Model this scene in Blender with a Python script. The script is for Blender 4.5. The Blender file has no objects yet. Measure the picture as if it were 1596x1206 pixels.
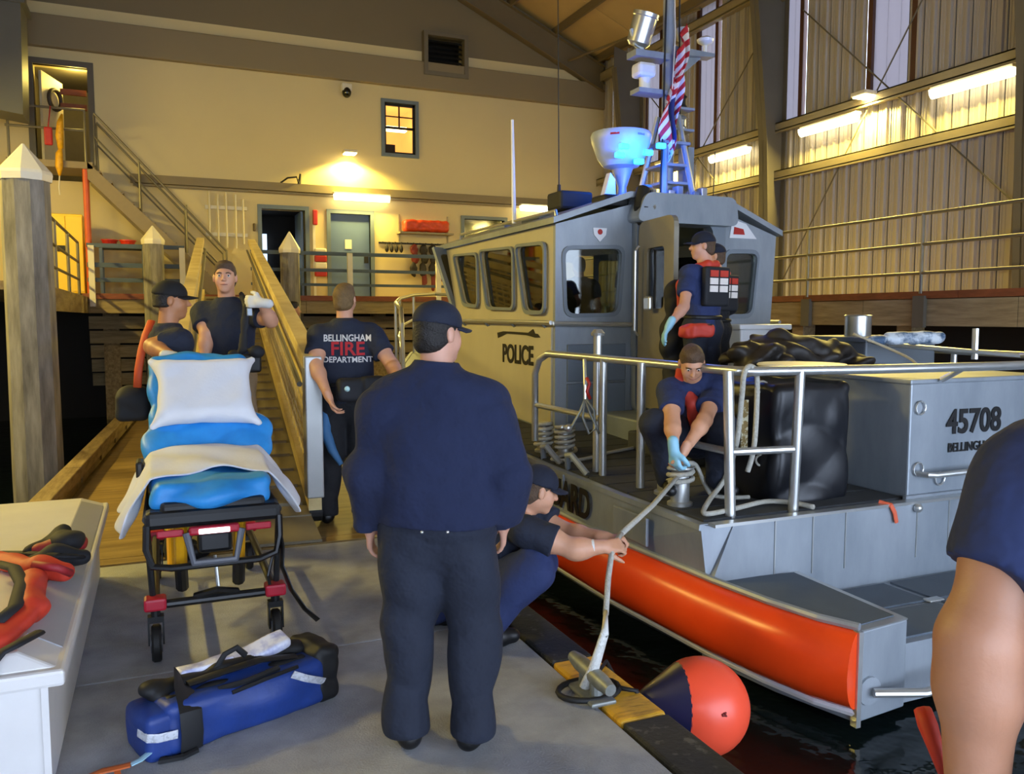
import bpy, bmesh, math, random
import numpy as np
from mathutils import Vector, Matrix
from mathutils.bvhtree import BVHTree
random.seed(7)
rng = np.random.default_rng(7)
SC = bpy.context.scene
COL = SC.collection

# ------------------------------------------------------------------ camera, world, exposure
CAM_Z = 1.63
FPX = 1290.0
cam = bpy.data.cameras.new('camera')
cam.sensor_fit = 'HORIZONTAL'
cam.sensor_width = 36.0
cam.lens = 36.0 * FPX / 1596.0
cam.clip_start = 0.05
cam.clip_end = 200
cam_ob = bpy.data.objects.new('camera', cam)
COL.objects.link(cam_ob)
YAW = math.radians(23.1)
PITCH = math.atan(108.0 / FPX)
cam_ob.location = (0, 0, CAM_Z)
cam_ob.rotation_euler = (math.pi / 2 - PITCH, 0, -YAW)
SC.camera = cam_ob

SC.view_settings.view_transform = 'Standard'
SC.view_settings.look = 'None'
SC.view_settings.gamma = 1.0
SC.view_settings.use_curve_mapping = False
SC.view_settings.exposure = 0.08

world = bpy.data.worlds.new('daylight')
SC.world = world
world.use_nodes = True
_bg = world.node_tree.nodes['Background']
_bg.inputs['Color'].default_value = (0.66, 0.78, 1.0, 1)     # overcast evening sky seen through the open end of the boathouse
_bg.inputs['Strength'].default_value = 7.2
LAMP_COL = (1.0, 0.76, 0.17)
TUBE_W = 115.0      # watts of a fluorescent batten
LEFT_W = 250.0
FLOOD_W = 80.0     # watts of a flood light

# ------------------------------------------------------------------ helpers
def lin(c):
    c = c / 255.0
    return c / 12.92 if c <= 0.04045 else ((c + 0.055) / 1.055) ** 2.4

def hexc(h):
    h = h.lstrip('#')
    return tuple(lin(int(h[i:i + 2], 16)) for i in (0, 2, 4))

MATS = {}
def mat(name, col, rough=0.6, metal=0.0, var=0.12, scale=6.0, bump=0.0, bscale=60.0, stretch=(1, 1, 1), col2=None,
        emit=None, estr=0.0, spec=0.5, fac=None, coat=0.0, trans=0.0, bdist=0.01):
    """procedural material: noise-varied colour between col*(1-var) / col2 and col, optional bump"""
    if name in MATS:
        return MATS[name]
    if isinstance(col, str):
        col = hexc(col)
    if isinstance(col2, str):
        col2 = hexc(col2)
    m = bpy.data.materials.new(name)
    m.use_nodes = True
    nt = m.node_tree
    b = nt.nodes['Principled BSDF']
    b.inputs['Roughness'].default_value = rough
    b.inputs['Metallic'].default_value = metal
    b.inputs['Specular IOR Level'].default_value = spec
    if coat:
        b.inputs['Coat Weight'].default_value = coat
    if trans:
        b.inputs['Transmission Weight'].default_value = trans
    if col2 is None:
        col2 = tuple(c * (1 - var) for c in col)
    tc = nt.nodes.new('ShaderNodeTexCoord')
    mp = nt.nodes.new('ShaderNodeMapping')
    mp.inputs['Scale'].default_value = stretch
    nt.links.new(tc.outputs['Object'], mp.inputs['Vector'])
    n = nt.nodes.new('ShaderNodeTexNoise')
    n.inputs['Scale'].default_value = scale
    n.inputs['Detail'].default_value = 7.2
    n.inputs['Roughness'].default_value = 0.6
    nt.links.new(mp.outputs['Vector'], n.inputs['Vector'])
    r = nt.nodes.new('ShaderNodeValToRGB')
    lo, hi = fac or (0.3, 0.7)
    r.color_ramp.elements[0].position = lo
    r.color_ramp.elements[1].position = hi
    r.color_ramp.elements[0].color = (*col2, 1)
    r.color_ramp.elements[1].color = (*col, 1)
    nt.links.new(n.outputs['Fac'], r.inputs['Fac'])
    nt.links.new(r.outputs['Color'], b.inputs['Base Color'])
    if bump:
        n2 = nt.nodes.new('ShaderNodeTexNoise')
        n2.inputs['Scale'].default_value = bscale
        n2.inputs['Detail'].default_value = 3.0
        nt.links.new(mp.outputs['Vector'], n2.inputs['Vector'])
        bp = nt.nodes.new('ShaderNodeBump')
        bp.inputs['Strength'].default_value = bump
        bp.inputs['Distance'].default_value = bdist
        nt.links.new(n2.outputs['Fac'], bp.inputs['Height'])
        nt.links.new(bp.outputs['Normal'], b.inputs['Normal'])
    if emit is not None:
        b.inputs['Emission Color'].default_value = (*(hexc(emit) if isinstance(emit, str) else emit), 1)
        b.inputs['Emission Strength'].default_value = estr
    MATS[name] = m
    return m

OFF = {}      # world offset of a root, inherited by its parts

def _off(parent):
    if parent is None:
        return Vector((0, 0, 0))
    return OFF.get(parent.name, Vector((0, 0, 0)))

def tag(o, label=None, cat=None, group=None, kind=None):
    if label: o['label'] = label
    if cat: o['category'] = cat
    if group: o['group'] = group
    if kind: o['kind'] = kind
    return o

def thing(name, label, cat, loc=(0, 0, 0), rotz=0.0, group=None, world=True):
    """an Empty at the base of a thing; with world=True the parts are written in world coordinates"""
    o = bpy.data.objects.new(name, None)
    o.empty_display_size = 0.1
    COL.objects.link(o)
    o.location = loc
    o.rotation_euler = (0, 0, rotz)
    tag(o, label, cat, group)
    if world:
        OFF[o.name] = Vector(loc)
    return o

def link_mesh(name, me, m, parent=None, label=None, smooth=None):
    ms = m if isinstance(m, (list, tuple)) else [m]
    for x in ms:
        if x is not None and x.name not in [q.name for q in me.materials if q]:
            me.materials.append(x)
    if smooth:
        me.shade_smooth() if smooth is True else me.set_sharp_from_angle(angle=smooth)
    o = bpy.data.objects.new(name, me)
    COL.objects.link(o)
    if parent is not None:
        o.parent = parent
        if parent.name in OFF:
            OFF[o.name] = OFF[parent.name]
    if label:
        o['label'] = label
    return o

class MB:
    """collects shapes into one mesh"""
    def __init__(s):
        s.v = []; s.f = []; s.mi = []; s.cur = 0
    def _add(s, vs, fs):
        n = len(s.v)
        s.v.extend([tuple(p) for p in vs])
        for f in fs:
            s.f.append(tuple(i + n for i in f)); s.mi.append(s.cur)
        return s
    def box(s, lo, hi, M=None):
        x0, y0, z0 = lo; x1, y1, z1 = hi
        vs = [Vector(p) for p in ((x0,y0,z0),(x1,y0,z0),(x1,y1,z0),(x0,y1,z0),(x0,y0,z1),(x1,y0,z1),(x1,y1,z1),(x0,y1,z1))]
        if M is not None: vs = [M @ p for p in vs]
        return s._add(vs, [(3,2,1,0),(4,5,6,7),(0,1,5,4),(1,2,6,5),(2,3,7,6),(3,0,4,7)])
    def cbox(s, c, h, M=None):
        return s.box([c[i]-h[i] for i in range(3)], [c[i]+h[i] for i in range(3)], M)
    def rbox(s, lo, hi, r=0.02, seg=2, M=None):
        bm = bmesh.new()
        bmesh.ops.create_cube(bm, size=1)
        for v in bm.verts:
            v.co = Vector([(lo[i]+hi[i])/2 + v.co[i]*(hi[i]-lo[i]) for i in range(3)])
        bmesh.ops.bevel(bm, geom=list(bm.edges), offset=r, segments=seg, affect='EDGES', profile=0.5)
        return s.bm(bm, M)
    def bm(s, bm, M=None):
        bm.verts.ensure_lookup_table(); bm.verts.index_update()
        vs = [(M @ v.co) if M is not None else v.co.copy() for v in bm.verts]
        fs = [[v.index for v in f.verts] for f in bm.faces]
        s._add(vs, fs); bm.free(); return s
    def prism(s, poly, a, b, M=None):
        """poly: list of 3D points (flat); extruded by vector from a to b"""
        a = Vector(a); b = Vector(b); n = len(poly)
        vs = [Vector(p)+a for p in poly]+[Vector(p)+b for p in poly]
        if M is not None: vs = [M @ p for p in vs]
        fs = [tuple(range(n-1,-1,-1)), tuple(range(n,2*n))]+[(i,(i+1)%n,n+(i+1)%n,n+i) for i in range(n)]
        return s._add(vs, fs)
    def cyl(s, a, b, r, r2=None, n=12, cap=True):
        a = Vector(a); b = Vector(b); r2 = r if r2 is None else r2
        d = (b-a).normalized()
        u = d.orthogonal().normalized(); w = d.cross(u)
        vs = []
        for c, rr in ((a,r),(b,r2)):
            for i in range(n):
                t = 2*math.pi*i/n
                vs.append(c+u*math.cos(t)*rr+w*math.sin(t)*rr)
        fs = [(i,(i+1)%n,n+(i+1)%n,n+i) for i in range(n)]
        if cap: fs += [tuple(range(n-1,-1,-1)), tuple(range(n,2*n))]
        return s._add(vs, fs)
    def tube(s, pts, r, n=8, closed=False, cap=True, flat=None):
        """swept tube through points; r number or list; flat=(vec,ratio) squashes the section along vec"""
        P = [Vector(p) for p in pts]; m = len(P)
        rs = r if isinstance(r, (list, tuple)) else [r]*m
        vs = []; u = None
        for i in range(m):
            if closed: d = (P[(i+1)%m]-P[i-1]).normalized()
            else: d = (P[min(i+1,m-1)]-P[max(i-1,0)]).normalized()
            if u is None:
                u = d.orthogonal().normalized()
                if flat is not None:
                    fv = Vector(flat[0]); u = (fv-d*fv.dot(d)).normalized()
            else:
                if flat is not None:
                    fv = Vector(flat[0]); u2 = (fv-d*fv.dot(d))
                    u = u2.normalized() if u2.length > 1e-4 else u
                else:
                    u = (u-d*u.dot(d)).normalized()
            w = d.cross(u)
            k = flat[1] if flat is not None else 1.0
            for j in range(n):
                t = 2*math.pi*j/n
                vs.append(P[i]+u*math.cos(t)*rs[i]*k+w*math.sin(t)*rs[i])
        fs = []
        for i in range(m if closed else m-1):
            a = i*n; b = ((i+1)%m)*n
            fs += [(a+j,a+(j+1)%n,b+(j+1)%n,b+j) for j in range(n)]
        if cap and not closed:
            fs += [tuple(range(n-1,-1,-1)), tuple(range((m-1)*n,m*n))]
        return s._add(vs, fs)
    def lathe(s, prof, c=(0,0,0), n=20, M=None):
        """prof: list of (r,z) around z"""
        c = Vector(c); vs = []
        for r, z in prof:
            for j in range(n):
                t = 2*math.pi*j/n
                p = Vector((math.cos(t)*r, math.sin(t)*r, z))
                vs.append(((M @ p) if M is not None else p)+c)
        m = len(prof); fs = []
        for i in range(m-1):
            fs += [(i*n+j,i*n+(j+1)%n,(i+1)*n+(j+1)%n,(i+1)*n+j) for j in range(n)]
        fs += [tuple(range(n-1,-1,-1)), tuple(range((m-1)*n,m*n))]
        return s._add(vs, fs)
    def ball(s, c, r, n=14, m=8, M=None):
        rr = r if isinstance(r, (list, tuple)) else (r,r,r)
        c = Vector(c); vs = []
        for i in range(m+1):
            p = math.pi*(i+0.0)/m
            for j in range(n):
                t = 2*math.pi*j/n
                q = Vector((rr[0]*math.sin(p)*math.cos(t), rr[1]*math.sin(p)*math.sin(t), -rr[2]*math.cos(p)))
                vs.append(((M @ q) if M is not None else q)+c)
        fs = []
        for i in range(m):
            fs += [(i*n+j,i*n+(j+1)%n,(i+1)*n+(j+1)%n,(i+1)*n+j) for j in range(n)]
        return s._add(vs, fs)
    def grid(s, P, closed_u=False):
        """P[i][j] grid of points as quads"""
        m = len(P); n = len(P[0]); vs = [p for row in P for p in row]
        fs = []
        for i in range(m-1):
            for j in range(n if closed_u else n-1):
                fs.append((i*n+j, i*n+(j+1)%n, (i+1)*n+(j+1)%n, (i+1)*n+j))
        return s._add(vs, fs)
    def build(s, name, m, parent=None, label=None, smooth=None, bevel=0.0, local=False):
        off = Vector((0,0,0)) if local else _off(parent)
        me = bpy.data.meshes.new(name)
        me.from_pydata([tuple(Vector(p)-off) for p in s.v], [], s.f)
        if isinstance(m, (list, tuple)):
            for x in m: me.materials.append(x)
            me.polygons.foreach_set('material_index', s.mi)
        bm = bmesh.new(); bm.from_mesh(me)
        bmesh.ops.remove_doubles(bm, verts=bm.verts, dist=1e-5)
        bmesh.ops.recalc_face_normals(bm, faces=bm.faces)
        bm.to_mesh(me); bm.free()
        o = link_mesh(name, me, m, parent, label, smooth)
        if bevel:
            b = o.modifiers.new('bevel', 'BEVEL'); b.width = bevel; b.segments = 2; b.limit_method = 'ANGLE'
        return o

def copy_tree(o, parent=None, loc=None, rotz=None):
    c = o.copy(); COL.objects.link(c); c.parent = parent
    if loc is not None: c.location = loc
    if rotz is not None: c.rotation_euler = (0, 0, rotz)
    for ch in o.children: copy_tree(ch, c)
    return c

def struct(o):
    o['kind'] = 'structure'; return o

SM = math.radians(35)

def text_mesh(txt, size, m, parent, M, name='lettering', extrude=0.002, offset=0.0, sx=1.0, space=1.0, label=None, local=True):
    """text as a mesh; M maps the text plane (x right, y up, z out) to the parent's space"""
    cu = bpy.data.curves.new(name, 'FONT')
    cu.body = txt; cu.size = size; cu.extrude = extrude; cu.offset = offset
    cu.align_x = 'CENTER'; cu.align_y = 'CENTER'; cu.space_character = space
    ob = bpy.data.objects.new('tmp', cu); COL.objects.link(ob)
    me = bpy.data.meshes.new_from_object(ob.evaluated_get(bpy.context.evaluated_depsgraph_get()))
    bpy.data.objects.remove(ob); bpy.data.curves.remove(cu)
    me.transform(M @ Matrix.Diagonal((sx, 1, 1, 1)))
    if not local:
        me.transform(Matrix.Translation(-_off(parent)))
    me.name = name
    me.materials.clear()
    return link_mesh(name, me, m, parent, label)

def frame(origin, xdir, ydir):
    x = Vector(xdir).normalized(); y = Vector(ydir).normalized(); z = x.cross(y).normalized(); y = z.cross(x)
    M = Matrix.Identity(4)
    for i in range(3):
        M[i][0] = x[i]; M[i][1] = y[i]; M[i][2] = z[i]; M[i][3] = origin[i]
    return M

# ------------------------------------------------------------------ signed-distance modelling (soft bodies)
def cone(a, b, ra, rb, k=0.03, flat=None, clip=None, op='add'):
    return dict(t='c', a=np.array(a, float), b=np.array(b, float), ra=ra, rb=rb, k=k, flat=flat, clip=clip, op=op)
def ell(c, r, R=None, k=0.03, clip=None, op='add'):
    return dict(t='e', c=np.array(c, float), r=np.array(r if hasattr(r, '__len__') else (r,)*3, float), R=R, k=k, clip=clip, op=op)
def rbx(c, h, rad=0.02, R=None, k=0.02, clip=None, op='add'):
    return dict(t='b', c=np.array(c, float), h=np.array(h, float), rad=rad, R=R, k=k, clip=clip, op=op)

def _bbox(p):
    if p['t'] == 'c':
        r = max(p['ra'], p['rb']); lo = np.minimum(p['a'], p['b'])-r; hi = np.maximum(p['a'], p['b'])+r
    elif p['t'] == 'e':
        r = p['r'] if p['R'] is None else np.full(3, p['r'].max()); lo = p['c']-r; hi = p['c']+r
    else:
        r = p['h']+p['rad'] if p['R'] is None else np.full(3, np.linalg.norm(p['h'])+p['rad']); lo = p['c']-r; hi = p['c']+r
    return lo, hi

def sdf_arrays(prims, res, wr=0.0, wf=14.0, shell=None):
    adds = [p for p in prims if p['op'] == 'add']
    bb = [_bbox(p) for p in adds]
    pad = 4*res+wr+0.015
    lo = np.min([b[0] for b in bb], 0)-pad; hi = np.max([b[1] for b in bb], 0)+pad
    N = np.ceil((hi-lo)/res).astype(int)+1
    ax = [lo[i]+res*np.arange(N[i]) for i in range(3)]
    F = np.full(N, 0.12, np.float32)
    for p in prims:
        bl, bh = _bbox(p)
        m = p['k']+4*res+wr+0.01
        i0 = np.maximum(np.floor((bl-m-lo)/res).astype(int), 0); i1 = np.minimum(np.ceil((bh+m-lo)/res).astype(int)+1, N)
        if (i1 <= i0).any(): continue
        sl = tuple(slice(i0[i], i1[i]) for i in range(3))
        X = ax[0][sl[0]][:, None, None].astype(np.float32); Y = ax[1][sl[1]][None, :, None].astype(np.float32); Z = ax[2][sl[2]][None, None, :].astype(np.float32)
        if p['t'] == 'c':
            a = p['a']; ba = p['b']-a
            px, py, pz = X-a[0], Y-a[1], Z-a[2]
            L2 = max(float(ba@ba), 1e-9)
            t = np.clip((px*ba[0]+py*ba[1]+pz*ba[2])/L2, 0, 1)
            qx, qy, qz = px-t*ba[0], py-t*ba[1], pz-t*ba[2]
            d2 = qx*qx+qy*qy+qz*qz
            if p['flat'] is not None:
                n, q = p['flat']
                s = qx*n[0]+qy*n[1]+qz*n[2]
                d2 = d2+s*s*(1/(q*q)-1)
            d = np.sqrt(d2)-(p['ra']+(p['rb']-p['ra'])*t)
        else:
            px, py, pz = X-p['c'][0], Y-p['c'][1], Z-p['c'][2]
            if p['R'] is not None:
                R = p['R']
                px, py, pz = (px*R[0][j]+py*R[1][j]+pz*R[2][j] for j in range(3))
            if p['t'] == 'e':
                r = p['r']
                k0 = np.sqrt((px/r[0])**2+(py/r[1])**2+(pz/r[2])**2)
                k1 = np.sqrt((px/r[0]**2)**2+(py/r[1]**2)**2+(pz/r[2]**2)**2)+1e-6
                d = k0*(k0-1)/k1
                d = np.where(k0 < 0.2, -r.min()*(1-k0), d)
            else:
                h = p['h']-0.0
                qx, qy, qz = np.abs(px)-h[0], np.abs(py)-h[1], np.abs(pz)-h[2]
                d = np.sqrt(np.maximum(qx,0)**2+np.maximum(qy,0)**2+np.maximum(qz,0)**2)+np.minimum(np.maximum(qx,np.maximum(qy,qz)),0)-p['rad']
        if p['clip'] is not None:
            for pt, n in p['clip']:
                d = np.maximum(d, (X-pt[0])*n[0]+(Y-pt[1])*n[1]+(Z-pt[2])*n[2])
        f = F[sl]; k = max(p['k'], 1e-4)
        if p['op'] == 'add':
            h = np.maximum(k-np.abs(f-d), 0)/k
            F[sl] = np.minimum(f, d)-h*h*k*0.25
        elif p['op'] == 'sub':
            d = -d
            h = np.maximum(k-np.abs(f-d), 0)/k
            F[sl] = np.maximum(f, d)+h*h*k*0.25
    if wr:
        X = ax[0][:, None, None]; Y = ax[1][None, :, None]; Z = ax[2][None, None, :]
        w = 1-2*np.abs(np.sin(wf*0.9*Z+1.5*np.sin(wf*0.45*X+1.3)+1.1*np.sin(wf*0.5*Y)))
        w = w+0.6*np.sin(wf*1.3*X+1.7*np.sin(wf*0.8*Z)+0.9)+0.5*np.sin(wf*1.5*Y+2.1*np.sin(wf*0.7*Z+wf*0.4*X))+0.5*(1-2*np.abs(np.sin(wf*0.55*Z-wf*0.5*X+wf*0.4*Y)))
        F = F+(wr*0.5*w).astype(np.float32)
    return F, lo, res

def surface_nets(F, lo, res):
    S = F < 0
    nx, ny, nz = F.shape
    cnt = np.zeros((nx-1, ny-1, nz-1), np.uint8)
    offs = [(i,j,k) for i in (0,1) for j in (0,1) for k in (0,1)]
    for i,j,k in offs:
        cnt += S[i:nx-1+i, j:ny-1+j, k:nz-1+k]
    act = np.argwhere((cnt > 0) & (cnt < 8))
    idx = np.full(cnt.shape, -1, np.int32)
    idx[tuple(act.T)] = np.arange(len(act))
    vals = np.stack([F[act[:,0]+i, act[:,1]+j, act[:,2]+k] for i,j,k in offs], 1)
    pos = np.zeros((len(act), 3)); n = np.zeros(len(act))
    O = np.array(offs, float)
    for e0 in range(8):
        for e1 in range(e0+1, 8):
            if np.abs(O[e0]-O[e1]).sum() != 1: continue
            a, b = vals[:, e0], vals[:, e1]
            m = (a < 0) != (b < 0)
            t = np.where(m, a/np.where(m, a-b, 1), 0)
            pos += np.where(m[:, None], O[e0]+t[:, None]*(O[e1]-O[e0]), 0); n += m
    V = lo+(act+pos/n[:, None])*res
    quads = []
    for ax in range(3):
        o = [0,0,0]; o[ax] = 1
        A = S[:nx-o[0], :ny-o[1], :nz-o[2]]; B = S[o[0]:, o[1]:, o[2]:]
        e = np.argwhere(A != B)
        u, v = [(1,2),(2,0),(0,1)][ax]
        e = e[(e[:,u] > 0) & (e[:,v] > 0)]
        for q in (u, v):
            e = e[e[:, q] < F.shape[q]-1]
        du = np.zeros(3, int); du[u] = 1
        dv = np.zeros(3, int); dv[v] = 1
        c = [e, e-du, e-du-dv, e-dv]
        Q = np.stack([idx[tuple(x.T)] for x in c], 1)
        fl = S[tuple(e.T)]
        Q[~fl] = Q[~fl][:, ::-1]
        quads.append(Q)
    Q = np.concatenate(quads)
    return V, Q[(Q >= 0).all(1)]

def sdf_obj(name, prims, res, m, parent, wr=0.0, wf=14.0, label=None, smooth_it=1):
    F, lo, r = sdf_arrays(prims, res, wr, wf)
    V, Q = surface_nets(F, lo, r)
    for _ in range(smooth_it):
        acc = np.zeros_like(V); cn = np.zeros(len(V))
        for i in range(4):
            for j in (Q[:, (i+1) % 4], Q[:, (i-1) % 4]):
                np.add.at(acc, Q[:, i], V[j]); np.add.at(cn, Q[:, i], 1)
        V = 0.45*V+0.55*acc/np.maximum(cn, 1)[:, None]
    off = np.array(_off(parent))
    me = bpy.data.meshes.new(name)
    me.vertices.add(len(V)); me.vertices.foreach_set('co', (V-off).astype(np.float32).ravel())
    me.loops.add(len(Q)*4); me.loops.foreach_set('vertex_index', Q.astype(np.int32).ravel())
    me.polygons.add(len(Q)); me.polygons.foreach_set('loop_start', np.arange(0, len(Q)*4, 4, dtype=np.int32))
    me.update(calc_edges=True)
    return link_mesh(name, me, m, parent, label, True)
# ================================================================== materials of the place
M_CONC = mat('concrete', '#a9abaf', rough=0.75, var=0.38, scale=3.2, bump=0.5, bscale=110, fac=(0.32, 0.66))
M_PLY = mat('dock plywood', '#a08650', rough=0.55, col2='#6d5428', scale=3.0, stretch=(0.5, 4, 1), bump=0.2, bscale=30, fac=(0.3, 0.75))
M_TIMBER = mat('weathered timber', '#a5906a', rough=0.75, col2='#6f5c3c', scale=3.0, stretch=(6, 1, 6), bump=0.25, bscale=18)
M_TIMBERX = mat('deck fascia timber', '#a2906a', rough=0.75, col2='#7a6947', scale=2.0, stretch=(1, 1, 9), bump=0.2, bscale=18)
M_REDWOOD = mat('red brown toe board', '#8a4a24', rough=0.6, col2='#6a3516', scale=4, stretch=(1, 1, 5))
M_PILE = mat('pile timber', '#9b968b', rough=0.8, col2='#5a564d', scale=3.0, stretch=(3, 3, 0.5), bump=0.4, bscale=16)
M_CAP = mat('pile cap white plastic', '#e3dcc6', rough=0.45, var=0.06)
M_WALL = mat('cream painted wall', '#d0bf8e', rough=0.7, var=0.05, scale=0.6)
M_GABLE = mat('shade-darkened gable', '#786b4f', rough=0.7, var=0.06, scale=0.6)  # wall paint darkened to stand in for the shade under the roof
M_BAND = mat('shade-darkened band', '#85775a', rough=0.7, var=0.05, scale=0.6)  # band and ledge: shade put into the wall colour
M_PANEL = mat('grey metal wall panel', '#a19a92', rough=0.5, var=0.06, scale=1.0, spec=0.4)
M_GIRT = mat('grey steel girt', '#8d8268', rough=0.5, var=0.1)
M_STEEL = mat('dark steel column', '#5e584c', rough=0.6, var=0.15, scale=2)
M_ROOF = mat('roof sheet', '#b59a62', rough=0.6, var=0.12, scale=1.2)
M_RAFTER = mat('rafter steel', '#6d5f42', rough=0.6, var=0.12, scale=2)
M_JAMB = mat('dark red brown jamb', '#4a2a1c', rough=0.6)
M_FRAME = mat('grey blue door frame', '#64717c', rough=0.5, var=0.08)
M_DOOR = mat('slate blue door', '#5a6f94', rough=0.45, var=0.06)
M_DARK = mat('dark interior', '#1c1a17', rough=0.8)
M_BLACK = mat('black rubber', '#141414', rough=0.65, var=0.3)
M_BLUERAIL = mat('slate blue rail board', '#4b5a68', rough=0.6, var=0.15, scale=5)
M_WHITEPOST = mat('white painted post', '#d8d2c0', rough=0.6, var=0.08)
M_RAILSTEEL = mat('galvanised rail', '#77715f', rough=0.45, metal=0.5, var=0.15)
M_TUBE = mat('lit fluorescent diffuser', '#fff6d8', emit=(1.0, 0.86, 0.5), estr=9.0)
M_FLOOD = mat('lit flood lens', '#fff2c0', emit=(1.0, 0.80, 0.36), estr=30.0)
M_FIXT = mat('white lamp housing', '#d8d0bb', rough=0.4)
M_YEL = mat('safety yellow paint', '#e5ab18', rough=0.5, col2='#b98412', scale=9, fac=(0.3, 0.6))
M_RED = mat('red paint', '#b02318', rough=0.45)
M_ORANGEPIPE = mat('orange painted pipe', '#cf5a2a', rough=0.5)
M_CABINET = mat('yellow steel cabinet', '#f6cc1e', rough=0.4, var=0.05)

def skylit(name, c, s):
    m = bpy.data.materials.new(name); m.use_nodes = True; nt = m.node_tree
    nt.nodes.clear()
    out = nt.nodes.new('ShaderNodeOutputMaterial')
    tr = nt.nodes.new('ShaderNodeBsdfTranslucent'); df = nt.nodes.new('ShaderNodeBsdfDiffuse'); mx = nt.nodes.new('ShaderNodeMixShader')
    wv = nt.nodes.new('ShaderNodeTexNoise'); wv.inputs['Scale'].default_value = 3
    rp = nt.nodes.new('ShaderNodeValToRGB')
    rp.color_ramp.elements[0].color = (*[x*0.92 for x in c], 1); rp.color_ramp.elements[1].color = (*c, 1)
    nt.links.new(wv.outputs['Fac'], rp.inputs['Fac'])
    nt.links.new(rp.outputs['Color'], tr.inputs['Color'])
    df.inputs['Color'].default_value = (*c, 1)
    mx.inputs[0].default_value = 0.25
    nt.links.new(tr.outputs[0], mx.inputs[1]); nt.links.new(df.outputs[0], mx.inputs[2]); nt.links.new(mx.outputs[0], out.inputs[0])
    return m
M_SKYPANEL = skylit('translucent wall panel', (0.35, 0.325, 0.335), 1)

def water_mat():
    m = bpy.data.materials.new('harbour water'); m.use_nodes = True; nt = m.node_tree
    b = nt.nodes['Principled BSDF']
    b.inputs['Base Color'].default_value = (0.004, 0.008, 0.008, 1); b.inputs['Roughness'].default_value = 0.07
    b.inputs['IOR'].default_value = 1.33; b.inputs['Specular IOR Level'].default_value = 0.35
    n = nt.nodes.new('ShaderNodeTexNoise'); n.inputs['Scale'].default_value = 3.5; n.inputs['Detail'].default_value = 3
    tc = nt.nodes.new('ShaderNodeTexCoord'); nt.links.new(tc.outputs['Object'], n.inputs['Vector'])
    bp = nt.nodes.new('ShaderNodeBump'); bp.inputs['Strength'].default_value = 0.35; bp.inputs['Distance'].default_value = 0.05
    nt.links.new(n.outputs['Fac'], bp.inputs['Height']); nt.links.new(bp.outputs['Normal'], b.inputs['Normal'])
    return m
M_WATER = water_mat()

# ================================================================== water, dock
WZ = -0.5
w = MB().grid([[(-4.55, -3.85, WZ), (11.1, -3.85, WZ)], [(-4.55, 19.95, WZ), (11.1, 19.95, WZ)]]).build('water', M_WATER)
tag(w, 'dark still harbour water between the dock and the boat', 'water', kind='stuff')

floor = struct(MB().box((-4.0, -4.0, -0.42), (1.64, 5.93, -0.03)).build('floor', M_CONC))
for i, (y0, y1) in enumerate(((-4.0, 0.9), (0.906, 4.02), (4.026, 5.94))):
    MB().box((-4.0, y0, -0.06), (1.648, y1, 0.0)).build('slab', M_CONC, floor, bevel=0.006)
trim = struct(MB().box((1.655, -4.0, -0.4), (1.80, 5.95, -0.02)).build('trim_1', M_BLACK))
M_EDGE = mat('worn black dock edge', '#26251f', rough=0.7, col2='#4f4d45', scale=14, fac=(0.35, 0.42), bump=0.5, bscale=40)
M_YPAINT = mat('yellow painted dock edge', '#dba526', rough=0.6, col2='#9c6f16', scale=7, stretch=(1, 4, 1), fac=(0.28, 0.5), bump=0.3, bscale=30)
for y0, y1, m in ((-4.0, 0.60, M_EDGE), (0.61, 2.765, M_EDGE), (2.775, 3.40, M_YPAINT), (3.41, 5.94, M_EDGE)):
    MB().box((1.66, y0, -0.38), (1.875, y1, 0.012)).build('edge_beam', m, trim, bevel=0.012)

# wooden float beyond the concrete, turned a little (direction of the gangway)
GA = math.radians(3.7)
def gw(x, y, z=0.0):      # float coordinates -> world (origin at its near right corner)
    c, s = math.cos(GA), math.sin(GA)
    return (1.05 + x*c + (y)*s, 6.0 - x*s + y*c, z)
wood = MB()
wood.prism([(-1.08, 5.96, -0.4), (1.86, 5.96, -0.4), (1.9, 17.9, -0.4), (-0.33, 17.9, -0.4)], (0, 0, 0), (0, 0, 0.34))
wood = struct(wood.build('floor_wood', M_TIMBER))
ys = [5.97, 6.12, 8.62, 11.1, 13.6, 16.1, 17.88]
for i in range(len(ys)-1):
    a, b = ys[i]+0.012, ys[i+1]
    xl = lambda y: -1.08+(y-5.96)*0.0628
    for x0f, x1f in ((0.0, 0.5), (0.5, 1.0)):
        p = []
        for y, fx in ((a, x0f), (a, x1f), (b, x1f), (b, x0f)):
            L = xl(y)+0.2; R = 1.84
            g = 0.006 if fx == 0.5 and x0f == 0.5 else 0
            p.append((L+(R-L)*fx+g, y, -0.055))
        MB().prism(p, (0, 0, 0), (0, 0, 0.055)).build('plank', M_PLY, wood)
# bull rail (curb) on its left edge, in lengths with blocks below
curb = struct(MB().tube([(-0.985, 6.0, 0.01), (-0.245, 17.8, 0.01)], 0.055, n=4).build('trim_2', M_TIMBER))
def cx_(y): return -0.985+(y-6.0)*0.0628
for y0, y1 in ((6.0, 8.9), (8.93, 11.7), (11.73, 14.6), (14.63, 17.8)):
    p = [(cx_(y0)-0.09, y0, 0.07), (cx_(y0)+0.07, y0, 0.07), (cx_(y1)+0.07, y1, 0.07), (cx_(y1)-0.09, y1, 0.07)]
    MB().prism(p, (0, 0, 0), (0, 0, 0.12)).build('curb_rail', M_TIMBER, curb, bevel=0.012)
for k in range(9):
    y = 6.3+k*1.4
    MB().box((cx_(y)-0.07, y, 0.0), (cx_(y)+0.06, y+0.35, 0.07)).build('curb_block', M_TIMBER, curb)

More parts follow.
